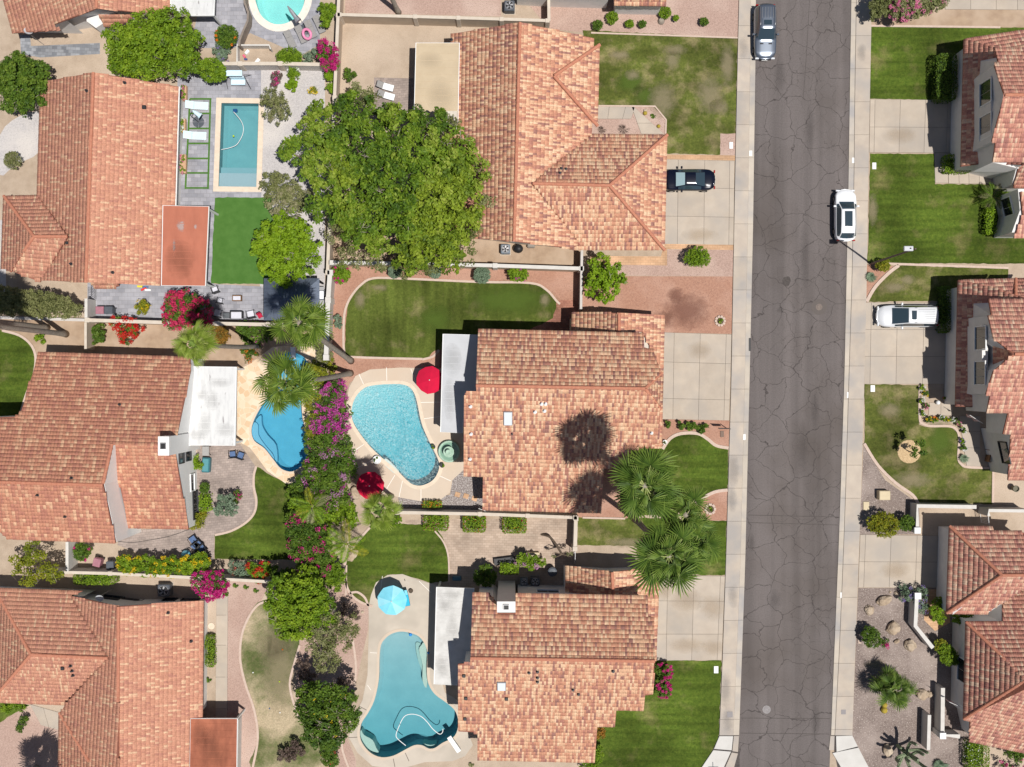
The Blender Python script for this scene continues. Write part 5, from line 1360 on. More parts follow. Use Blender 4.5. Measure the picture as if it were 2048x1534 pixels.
def leaf_cloud(name, lobes, leaf, count, material, parent, seed=0, clump=0.35, zmin=-0.25, fill=0.25, flat=1.0, world=True, shell=(0.78,1.04), tlo=0.0, thi=1.0, upw=0.55, per=34):
    """lobes: (x, y, z, rx, ry, rz) ellipsoids in world space; leaves sit in clumps on their surfaces"""
    rg = np.random.default_rng(seed+101)
    area = np.array([l[3]*l[4] for l in lobes]); area = area/area.sum()
    C = []; T0 = []; O = []; Rr = []
    for l, a in zip(lobes, area):
        nl = max(4, int(count*a)); cr = clump; lo_ = rg.uniform(-0.24, 0.24) if len(lobes) > 4 else 0.0
        ncl = max(4, int(nl/per))
        # clump centres on the upper shell
        d = rg.normal(size=(ncl*3, 3)); d /= np.linalg.norm(d, axis=1)[:, None]
        d = d[d[:, 2] > zmin][:ncl]; ncl = len(d)
        rad = rg.uniform(shell[0], shell[1], ncl)
        cen = d*rad[:, None]*np.array(l[3:6]) + np.array(l[:3])
        idx = rg.integers(0, ncl, nl)
        off = rg.normal(size=(nl, 3)); off /= np.linalg.norm(off, axis=1)[:, None]
        off *= (rg.uniform(0.15, 1, nl)**0.5*cr)[:, None]
        off[:, 2] *= 0.8
        p = cen[idx] + off
        nf = int(nl*fill)
        if nf:
            q = rg.normal(size=(nf, 3)); q /= np.linalg.norm(q, axis=1)[:, None]; q[:, 2] = np.abs(q[:, 2])*0.7 - 0.15
            q = q*rg.uniform(0.2, 0.75, nf)[:, None]*np.array(l[3:6]) + np.array(l[:3])
            p = np.concatenate([p, q]); off = np.concatenate([off, rg.normal(size=(nf, 3))*cr]); 
            tc = np.concatenate([rg.uniform(0.0, 1, ncl)[idx], rg.uniform(0, 0.5, nf)])
        else: tc = rg.uniform(0, 1, ncl)[idx]
        tc = tc + lo_*1.6
        C.append(p); O.append(off/cr); T0.append(tc)
    C = np.concatenate(C); O = np.concatenate(O); tc = np.concatenate(T0); n = len(C)
    C[:, 2] = np.maximum(C[:, 2], 0.04)
    nrm = O*0.7 + rg.normal(size=(n, 3))*0.5 + np.array([0, 0, upw]); nrm /= np.linalg.norm(nrm, axis=1)[:, None]
    a = np.cross(nrm, rg.normal(size=(n, 3))); a /= np.linalg.norm(a, axis=1)[:, None]; b = np.cross(nrm, a)
    s = leaf*rg.uniform(0.65, 1.35, n)[:, None]
    V = np.stack([C + a*s*0.5, C + b*s*0.28*flat, C - a*s*0.5, C - b*s*0.28*flat], 1).reshape(-1, 3)
    F = np.arange(4*n).reshape(n, 4)
    t = np.clip(0.55*tc + 0.45*rg.uniform(0, 1, n), 0, 1)*(thi-tlo)+tlo
    return np_mesh(name, V, F, material, parent, np.repeat(t, 4), world)

def lobe(x, y, r_px, z, fz=0.6, rz=None):
    k = (CAM_H-z)/CAM_H/PPM; p = P(x, y, z)
    return (p.x, p.y, z, r_px*k, r_px*k, rz if rz else r_px*k*fz)
def tree(name, label, base, lobes, leaf, count, material, cat="tree", trunk=0.16, bark=None, blossoms=None, seed=0, clump=0.4, fill=0.25, limbs=True, **kw):
    """lobes as (x, y, radius in photo px, z of centre)"""
    b = G(*base)
    root = thing(name, label, cat, (b.x, b.y, 0))
    L = [lobe(*l) for l in lobes]
    if len(L) > 4 and cat == 'tree':
        jr = random.Random(seed+3); L = [(l[0], l[1], l[2]+jr.uniform(-.45,.45), l[3]*jr.uniform(.88,1.05), l[4]*jr.uniform(.88,1.05), l[5]*jr.uniform(1.0,1.35)) for l in L]
    bark = bark or M_bark
    zc = sum(l[2] for l in L)/len(L)
    fork = Vector((b.x + 0.1, b.y - 0.1, zc*0.45))
    mb = MB(); mb.tube([b - Vector((0,0,0.1)), b + Vector((0.03,0,zc*0.2)), fork, fork + Vector((0,0,zc*0.12))], [trunk*1.25, trunk, trunk*0.8, trunk*0.5], 8)
    mb.build("trunk", bark, root, True)
    if limbs:
        rnd = random.Random(seed)
        for l in L:
            e = Vector((l[0], l[1], l[2] + l[5]*0.25)); m_ = (fork+e)/2 + Vector((rnd.uniform(-.3,.3), rnd.uniform(-.3,.3), 0.2))
            mb = MB(); mb.tube([fork, m_, e], [trunk*0.5, trunk*0.32, trunk*0.12], 6); mb.build("limb", bark, root, True)
    if cat == 'tree' and len(L) > 4: kw.setdefault('per', 60 if name == 'mesquite_tree' else 40)
    if name in ('round_shrub', 'conical_shrub'): kw.setdefault('per', 12)
    c = leaf_cloud("crown", L, leaf, count, material, root, seed, clump, fill=fill, **kw)
    if cat == 'tree' and len(L) > 4: tw_ = leaf_cloud('twigs', L, 0.75, max(20, count//110), M_twig, root, seed+31, clump, fill=0, flat=0.09, shell=(0.7,1.0)); tw_['kind'] = 'stuff'
    if blossoms:
        m2, cnt, sz = blossoms
        leaf_cloud("blossoms", [(l[0], l[1], l[2]+0.05, l[3]*1.03, l[4]*1.03, l[5]*1.06) for l in L], sz, cnt, m2, root, seed+5, clump*0.8, fill=0.0, shell=(0.96,1.06))
    return root

# ---- the trees
big = [(705,225,42,7),(650,255,48,7),(612,292,36,6),(575,303,22,5.5),(655,330,50,7.5),(715,300,62,8.5),(790,265,52,8),(855,250,40,7),(905,300,45,7),(935,350,38,6.5),
       (860,320,56,8.5),(790,355,66,9),(710,385,58,8),(645,405,38,6.5),(728,445,46,7),(800,432,56,8),(765,485,32,6),(775,232,24,6)]
tree("mesquite_tree", "huge spreading green tree overhanging the tile roof and both gardens", (760,400), big, 0.29, 36000, L_mesq, seed=1, trunk=0.35, clump=0.46, fill=0.12, shell=(0.62,1.14))
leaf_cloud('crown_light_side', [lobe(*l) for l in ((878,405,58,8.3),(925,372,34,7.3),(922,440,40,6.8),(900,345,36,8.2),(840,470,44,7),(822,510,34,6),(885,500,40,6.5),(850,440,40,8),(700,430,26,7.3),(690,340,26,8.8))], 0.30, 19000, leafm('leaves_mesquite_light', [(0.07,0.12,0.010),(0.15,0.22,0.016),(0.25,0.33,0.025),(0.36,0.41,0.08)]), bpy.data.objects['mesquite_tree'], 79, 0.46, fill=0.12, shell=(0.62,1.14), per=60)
leaf_cloud('outer_twigs', [lobe(*l) for l in ((690,470,34,5.5),(700,510,26,5),(740,520,26,5),(800,532,26,5),(860,535,24,5),(920,505,28,5.2),(950,470,22,5.2),(965,400,20,5.5),(965,340,20,5.5),(900,250,24,5.5),(730,205,26,5.2))], 0.2, 5200, L_oliv, bpy.data.objects['mesquite_tree'], 77, 0.4, fill=0.0, shell=(0.3,1.15), tlo=0, thi=0.65)
tree("mesquite_tree", "thin feathery branch end above the sun loungers, edge of the huge tree", (745,260), [(700,235,20,5.5),(735,190,14,5),(690,205,14,5),(715,175,10,5)], 0.22, 2200, L_oliv, seed=2, trunk=0.06, clump=0.35, fill=0.1)
tree("citrus_tree", "bright lime green round tree above the grey gazebo", (585,500), [(570,490,50,3.6),(540,480,38,3.2),(600,475,40,3.4),(605,520,34,3.2),(560,530,42,3.3),(535,510,30,3),(575,450,30,3),(560,560,22,3)], 0.22, 13000, L_lime, seed=3, trunk=0.15, clump=0.3, fill=0.35)
tree("citrus_tree", "wide two lobed green tree at the top left", (300,100), [(260,100,45,3.6),(235,80,32,3.3),(240,118,32,3.2),(300,60,44,3.8),(345,58,42,3.8),(375,90,32,3.4),(330,105,48,3.8),(290,125,36,3.3),(370,125,34,3.2),(395,85,14,3)], 0.22, 20000, L_citr, seed=4, trunk=0.18, clump=0.33, fill=0.4)
tree("citrus_tree", "small green tree beside the retaining wall, right of the two lobed tree", (425,145), [(425,140,24,2.4),(405,135,14,2.2),(440,150,12,2.2)], 0.18, 3000, L_citr, seed=41, trunk=0.08, clump=0.22)
tree("citrus_tree", "rounded dense green tree at the left edge of the photo", (42,165), [(45,160,50,3.2),(20,150,38,3),(65,185,35,3),(40,200,30,2.8),(15,190,30,2.8),(70,140,26,2.8),(30,120,20,2.6)], 0.2, 13000, L_deep, seed=5, trunk=0.15, clump=0.28, fill=0.4)
tree("orange_tree", "small bright green tree with spreading leaves on the pink gravel", (1205,565), [(1205,555,30,3),(1190,535,18,2.6),(1222,540,20,2.7),(1228,565,20,2.7),(1190,575,20,2.7),(1212,585,20,2.7),(1180,550,12,2.5),(1205,515,12,2.6),(1240,560,12,2.5)], 0.26, 2700, L_lime, seed=6, trunk=0.09, clump=0.3, fill=0.25)
tree("shade_tree", "dense green tree left of the teal pool deck", (605,1215), [(600,1195,48,5),(570,1180,32,4.5),(560,1215,32,4.5),(630,1190,34,4.8),(640,1225,34,4.6),(600,1240,40,4.6),(575,1255,24,4.2),(610,1160,28,4.5)], 0.22, 14000, L_citr, seed=7, trunk=0.16, clump=0.33, fill=0.35)
tree("shade_tree", "dark green and yellowing tree overhanging the teal pool", (655,1430), [(650,1400,36,5),(625,1420,32,4.6),(680,1405,32,4.7),(690,1440,26,4.4),(640,1455,34,4.6),(665,1475,28,4.4),(615,1385,22,4.3),(700,1420,18,4.2)], 0.22, 11000, L_deep, seed=8, trunk=0.15, clump=0.33, fill=0.3, blossoms=(F_yel, 70, 0.14))
tree("palo_verde", "thin olive green tree between the two dense pool side trees", (650,1300), [(655,1255,34,4.6),(690,1250,26,4.4),(640,1290,30,4.2),(675,1285,28,4.2),(655,1325,26,4),(700,1270,16,4)], 0.17, 5200, L_oliv, seed=9, trunk=0.1, clump=0.35, fill=0.1, tlo=0, thi=0.7)
tree("feathery_tree", "light feathery tree at the left edge above the bottom left house", (60,1120), [(50,1115,20,3.2),(80,1122,20,3.3),(98,1140,20,3.1),(50,1145,24,3.1),(28,1130,16,2.9),(70,1098,16,3.2),(118,1150,16,2.8),(75,1155,16,2.9)], 0.2, 2600, L_gold, seed=10, trunk=0.09, clump=0.33, fill=0.15, tlo=0, thi=0.7)
tree("desert_shrub", "grey olive shrub at the corner of the rectangular pool", (550,210), [(550,195,20,1.8),(542,215,22,1.8),(560,215,20,1.8),(550,232,16,1.6),(570,225,14,1.5),(535,185,14,1.6)], 0.16, 2600, L_oliv, seed=11, cat="shrub", trunk=0.06, clump=0.25, fill=0.1)
tree("desert_shrub", "large pale olive shrub right of the rectangular pool", (562,390), [(545,370,26,2.4),(570,375,28,2.6),(560,400,30,2.6),(590,395,24,2.4),(580,420,22,2.3),(610,400,20,2.3)], 0.18, 5000, L_oliv, seed=12, cat="shrub", trunk=0.07, clump=0.28, fill=0.15)
tree("young_tree", "thin young tree in a ring of mulch on the right lawn", (1817,903), [(1838,896,10,2.6),(1828,905,8,2.4),(1848,903,8,2.4),(1840,885,7,2.8)], 0.2, 420, L_deep, seed=13, trunk=0.05, clump=0.25, fill=0)
mu = MB().lathe([(1.12,-0.02),(1.05,0.06),(0.5,0.1),(0.05,0.07)], 18); mo = mu.build("mulch_ring", mat("straw_mulch", (0.58,0.43,0.25), (0.42,0.29,0.16), 9, 5, 0.95, 1.0, 14)); mo.location = G(1818,903); tag(mo, "round ring of straw mulch under the young tree", "mulch ring")

# bougainvillea and other flowering masses
def bush(name, label, lobes, count, leafmat, flowers=None, leaf=0.18, seed=0, clump=0.22, cat="shrub", base=None, fill=0.35, **kw):
    bx = base or (sum(l[0] for l in lobes)/len(lobes), sum(l[1] for l in lobes)/len(lobes))
    r = tree(name, label, bx, lobes, leaf, int(count*1.5), leafmat, cat, 0.05, M_twig, None, seed, clump, fill, False, **kw)
    if flowers:
        L = [lobe(*l) for l in lobes]
        fl = flowers if isinstance(flowers, list) else [flowers]
        for i, (m2, cnt, sz) in enumerate(fl):
            leaf_cloud("blossoms", [(l[0], l[1], l[2]+0.03, l[3]*1.02, l[4]*1.02, l[5]*1.05) for l in L], sz, cnt, m2, r, seed+9+i, clump, fill=0.0, shell=(0.93,1.07))
    return r
bush("bougainvillea", "magenta bougainvillea hanging over the wall at the top", [(655,105,20,2.2),(660,125,16,2),(650,92,12,2.1),(668,130,10,1.9)], 900, L_deep, (F_mag, 2300, 0.13), seed=20)
bush("bougainvillea", "large crimson bougainvillea above the left fan palm", [(350,610,24,2.4),(375,605,24,2.5),(365,630,26,2.5),(395,625,26,2.3),(345,640,18,2.1),(405,640,16,2.1)], 2200, L_deep, (F_crim, 4600, 0.15), seed=21, clump=0.28)
bush("red_shrub", "bright red flowering shrub in the tan side yard", [(235,647,14,1.4),(255,655,20,1.5),(270,655,16,1.4),(255,672,16,1.4)], 300, L_deep, (F_red, 2200, 0.14), seed=22)
bush("bougainvillea", "magenta bougainvillea at the end of the yellow flowering hedge", [(405,1165,22,2.3),(432,1163,24,2.3),(418,1178,22,2.1),(442,1180,14,2)], 1000, L_deep, (F_mag, 3600, 0.14), seed=23)
bush("red_shrub", "low red flowering shrub against the cream wall", [(508,1136,14,1.2),(530,1138,14,1.2),(520,1150,14,1.1)], 900, L_citr, (F_red, 900, 0.12), seed=24)
bush("bougainvillea", "tall magenta and green bougainvillea left of the yellow palm fronds", [(600,1060,26,3),(625,1075,28,3.2),(605,1095,28,3),(640,1100,26,3),(620,1125,26,2.8),(645,1130,20,2.6),(585,1040,16,2.8)], 5200, L_deep, (F_mag, 1700, 0.15), seed=25, clump=0.32, leaf=0.2)
bush("bougainvillea", "purple bougainvillea hedge along the centre pool, upper part", [(672,780,20,2.4),(660,800,24,2.6),(680,820,22,2.5),(652,835,24,2.6),(675,850,22,2.5),(685,785,14,2.3),(660,865,22,2.5),(640,850,18,2.4),(690,830,14,2.3)], 3200, L_deep, (F_purp, 5200, 0.14), seed=26, clump=0.28)
bush("bougainvillea", "mauve and green bougainvillea hedge, lower part beside the blue pool", [(650,890,24,2.6),(680,890,24,2.5),(640,915,24,2.6),(670,925,28,2.6),(650,950,28,2.6),(690,945,22,2.4),(665,970,26,2.5),(640,975,20,2.4),(630,890,14,2.4),(632,935,22,2.4),(625,960,20,2.2),(700,915,16,2.2),(655,1000,24,2.2),(685,990,20,2.2)], 8200, L_deep, [(F_pale, 1500, 0.14), (F_purp, 700, 0.12)], seed=27, clump=0.3, leaf=0.2)
bush("olive_shrub", "straggly golden green shrub between blue pool and purple hedge", [(625,800,18,2.2),(630,830,20,2.4),(622,855,16,2.2),(635,870,14,2.2),(615,780,12,2)], 2600, L_gold, None, seed=28, leaf=0.14, fill=0.1)
bush("leafy_shrub", "dark leafy shrub at the lower edge of the travertine deck", [(610,965,20,2),(590,985,16,1.8),(620,1000,22,2.2),(640,1010,20,2.2),(650,935,16,2)], 3000, L_deep, None, seed=29, leaf=0.2)
bush("leafy_shrub", "leafy green mass filling the bed between mauve hedge and queen palm", [(600,1010,20,1.8),(615,1030,22,2),(645,1040,22,2),(668,1030,20,1.9),(690,1015,18,1.8),(702,1040,14,1.6),(635,1065,16,1.8)], 4200, L_citr, None, seed=301, leaf=0.2, clump=0.28)
bush("leafy_shrub", "dark green bank between the blue pool and the mauve hedge", [(628,905,16,2),(622,930,16,1.9),(618,880,12,2),(640,890,16,2.2)], 1800, L_deep, None, seed=302, leaf=0.18)
bush("leafy_shrub", "mid green rounded shrub below the magenta bougainvillea", [(670,1150,20,1.8),(662,1130,16,1.7),(675,1168,14,1.6),(655,1160,16,1.7)], 2600, L_citr, None, seed=30, leaf=0.15)
bush("leafy_shrub", "dark shrub in the shade under the dense green tree", [(560,1150,18,1.6),(590,1150,16,1.6),(575,1165,16,1.5)], 1700, L_deep, None, seed=31)
bush("flowering_hedge", "long yellow flowering hedge along the cream wall", [(255,1130,18,1.6),(285,1132,20,1.6),(315,1132,20,1.6),(345,1132,20,1.6),(375,1130,20,1.6),(400,1125,18,1.6),(245,1122,10,1.4)], 5600, L_citr, (F_yel, 1500, 0.13), seed=32, cat="hedge")
bush("bougainvillea", "low magenta bush beside the corner lawn and driveway", [(1327,1343,16,1.1),(1327,1362,17,1.1),(1327,1380,15,1.0)], 900, L_deep, (F_mag, 2000, 0.12), seed=33, clump=0.16)
bush("oleander", "pink oleander mass at the top right corner", [(1800,20,20,2.3),(1815,5,22,2.4),(1790,-5,20,2.4),(1830,20,16,2.2),(1805,32,12,2)], 2400, L_oliv, (F_pink, 1900, 0.14), seed=34)
bush("oleander", "green shrub left of the pink oleander at the top right", [(1755,15,16,2),(1765,0,18,2.1),(1750,30,10,1.7),(1772,20,12,1.9)], 2000, L_oliv, None, seed=35, tlo=0, thi=0.6)
bush("oleander", "olive shrub with pale leaves right of the pink oleander", [(1850,15,16,2),(1868,5,18,2),(1840,0,14,2),(1885,0,12,2)], 2200, L_oliv, (F_pink, 250, 0.12), seed=36)
bush("round_shrub", "round shrub with magenta flowers in the corner of the wall", [(682,548,18,1.3)], 1300, L_citr, (F_mag, 330, 0.12), seed=37, clump=0.14)
bush("conical_shrub", "round sage green shrub, leftmost under the white topped wall", [(790,543,13,1.1)], 2000, L_sage, None, seed=38, clump=0.1, leaf=0.12)
bush("conical_shrub", "round sage green shrub, middle one under the white topped wall", [(870,544,12,1.1)], 1800, L_sage, None, seed=39, clump=0.1, leaf=0.12)
bush("conical_shrub", "largest round sage green shrub under the white topped wall", [(964,550,16,1.2)], 2600, L_sage, None, seed=40, clump=0.1, leaf=0.12)
bush("round_shrub", "oval green shrub with a few magenta flowers near the lawn corner", [(1030,548,13,1.1),(1044,549,12,1.1)], 1300, L_citr, (F_purp, 110, 0.12), seed=42, clump=0.12)
bush("leafy_shrub", "small square shrub at the left edge of the big back lawn", [(676,638,8,0.7),(676,650,8,0.7)], 600, L_sage, None, seed=43, leaf=0.12, clump=0.1)
bush("leafy_shrub", "straggly small shrub just below the white topped wall", [(768,538,8,0.6),(828,540,9,0.6)], 300, L_oliv, None, seed=44, leaf=0.14, clump=0.15)
bush("round_shrub", "round green shrub on the pink gravel beside the driveway", [(1397,512,19,1.3),(1385,516,16,1.2),(1405,518,15,1.2)], 2300, L_citr, None, seed=45, clump=0.14, leaf=0.13)
for i, (x, y, r, lab) in enumerate(((1195,50,10,"leftmost of the small green shrubs on the pink gravel at the top"),(1224,36,12,"larger round shrub, second from the left in the top gravel yard"),(1259,48,8,"small shrub, third from the left in the top gravel yard"),
        (1285,48,7,"small reddish green shrub, fourth from the left in the top gravel yard"),(1330,25,12,"round shrub beside the tree stump in the top gravel yard"),(1352,36,5,"tiny shrub right of the stump in the top gravel yard"),(1408,43,8,"lone small shrub nearest the street in the top gravel yard"))):
    bush("round_shrub", lab, [(x, y, r, 0.5)], int(r*60), L_citr if i % 3 else L_deep, None, seed=50+i, clump=0.1, leaf=0.12)
bush("rounded_hedge", "leftmost of the trimmed hedges below the pale capped wall", [(778,1040,14,1.0),(792,1042,12,1.0)], 1500, L_citr, None, seed=60, clump=0.1, leaf=0.12, cat="hedge")
def box_hedge(label, x0, y0, x1, y1, z, mtl, seed, flowers=None, count=None, name="box_hedge"):
    """trimmed block: leaves spread over the faces of a rounded box"""
    a, b = P(x0, y0, z), P(x1, y1, z); cx, cy = (a.x+b.x)/2, (a.y+b.y)/2; hx, hy = abs(b.x-a.x)/2, abs(b.y-a.y)/2
    root = thing(name, label, "hedge", (cx, cy, 0))
    MB().rbox(-hx*0.6, hx*0.6, -hy*0.6, hy*0.6, 0, z*0.7, 0.1).build("stems", mat("hedge_core", (0.025,0.04,0.008)), root)
    rg = np.random.default_rng(seed); n = count or int(hx*hy*4*430)
    def cloud(nm, n, leaf, m, infl):
        u = rg.uniform(-1, 1, (n, 3)); u[:, 2] = rg.uniform(0, 1, n)
        k = rg.integers(0, 10, n)
        top = k < 6; u[top, 2] = rg.uniform(0.93, 1.03, top.sum())
        sx = (k == 6) | (k == 7); u[sx, 0] = np.sign(u[sx, 0])*rg.uniform(0.92, 1.03, sx.sum()); sy = k > 7; u[sy, 1] = np.sign(u[sy, 1])*rg.uniform(0.92, 1.03, sy.sum())
        rr = np.maximum(0, np.abs(u[:, 0])**6 + np.abs(u[:, 1])**6); f = np.where(rr > 1, rr**(-1/6), 1)
        p = np.stack([u[:, 0]*f*hx*infl, u[:, 1]*f*hy*infl, u[:, 2]*z*infl - np.clip(rr-0.5, 0, 1.2)*0.12*z], 1) + rg.normal(0, 0.025, (n, 3))
        nr = np.stack([u[:, 0]*0.6, u[:, 1]*0.6, u[:, 2]], 1) + rg.normal(0, 0.6, (n, 3)); nr /= np.linalg.norm(nr, axis=1)[:, None]
        q = np.cross(nr, rg.normal(size=(n, 3))); q /= np.linalg.norm(q, axis=1)[:, None]; w = np.cross(nr, q)
        s = leaf*rg.uniform(0.7, 1.3, n)[:, None]
        V = np.stack([p+q*s*.5, p+w*s*.32, p-q*s*.5, p-w*s*.32], 1).reshape(-1, 3); t = rg.uniform(0, 1, n)
        np_mesh(nm, V, np.arange(4*n).reshape(n, 4), m, root, np.repeat(t, 4))
    cloud("foliage", n, 0.13, mtl, 1.0)
    if flowers: cloud("blossoms", flowers[1], 0.12, flowers[0], 1.03)
    return root
box_hedge("trimmed box hedge, second of the row below the pale capped wall", 846, 1030, 896, 1062, 1.1, L_citr, 61, (F_mag, 60))
box_hedge("trimmed box hedge, third of the row below the pale capped wall", 925, 1032, 971, 1065, 1.1, L_citr, 62, (F_red, 60))
box_hedge("trimmed box hedge, last of the row below the pale capped wall", 1005, 1035, 1053, 1067, 1.1, L_citr, 63, (F_red, 50))
box_hedge("small low hedge with orange flowers beside the centre pool deck", 845, 1002, 883, 1016, 0.8, L_citr, 64, (F_oran, 70))
box_hedge("clipped hedge shaded by the two storey house at the upper right", 1875, 105, 1916, 198, 1.6, L_deep, 65)
box_hedge("low clipped hedge beside the front path at the upper right", 1890, 308, 1943, 345, 1.0, L_citr, 66)
box_hedge("narrow hedge under the front window at the right", 1972, 415, 1994, 468, 1.0, L_lime, 67)
box_hedge("long shaded hedge beside the white minivan's house", 1882, 572, 1902, 665, 1.2, L_deep, 68)
box_hedge("hedge strip against the wall of the bottom left house", 410, 1272, 428, 1335, 0.9, L_citr, 69)
box_hedge("ivy hedge on the cream wall beside the feathery tree", 145, 1148, 228, 1170, 1.4, L_citr, 70)
box_hedge("square green hedge by the white chimney house", 397, 988, 420, 1023, 1.0, L_lime, 71)
box_hedge("white flowering hedge at the bottom right corner", 1936, 1487, 1980, 1545, 1.2, L_citr, 72, (F_white, 130))
box_hedge("sunlit hedge top beside the pool chimney, lower centre", 1000, 1128, 1037, 1150, 1.5, L_lime, 73)
# long cypress hedge at the left
bush("cypress_hedge", "long grey green cypress hedge at the left edge", [(5,600,28,3),(30,602,28,3),(55,606,26,3),(80,608,26,3),(105,612,24,2.9),(130,616,20,2.8),(148,620,15,2.6),(-20,598,30,3)], 11000, L_cypr, None, seed=74, leaf=0.16, clump=0.25, cat="hedge")
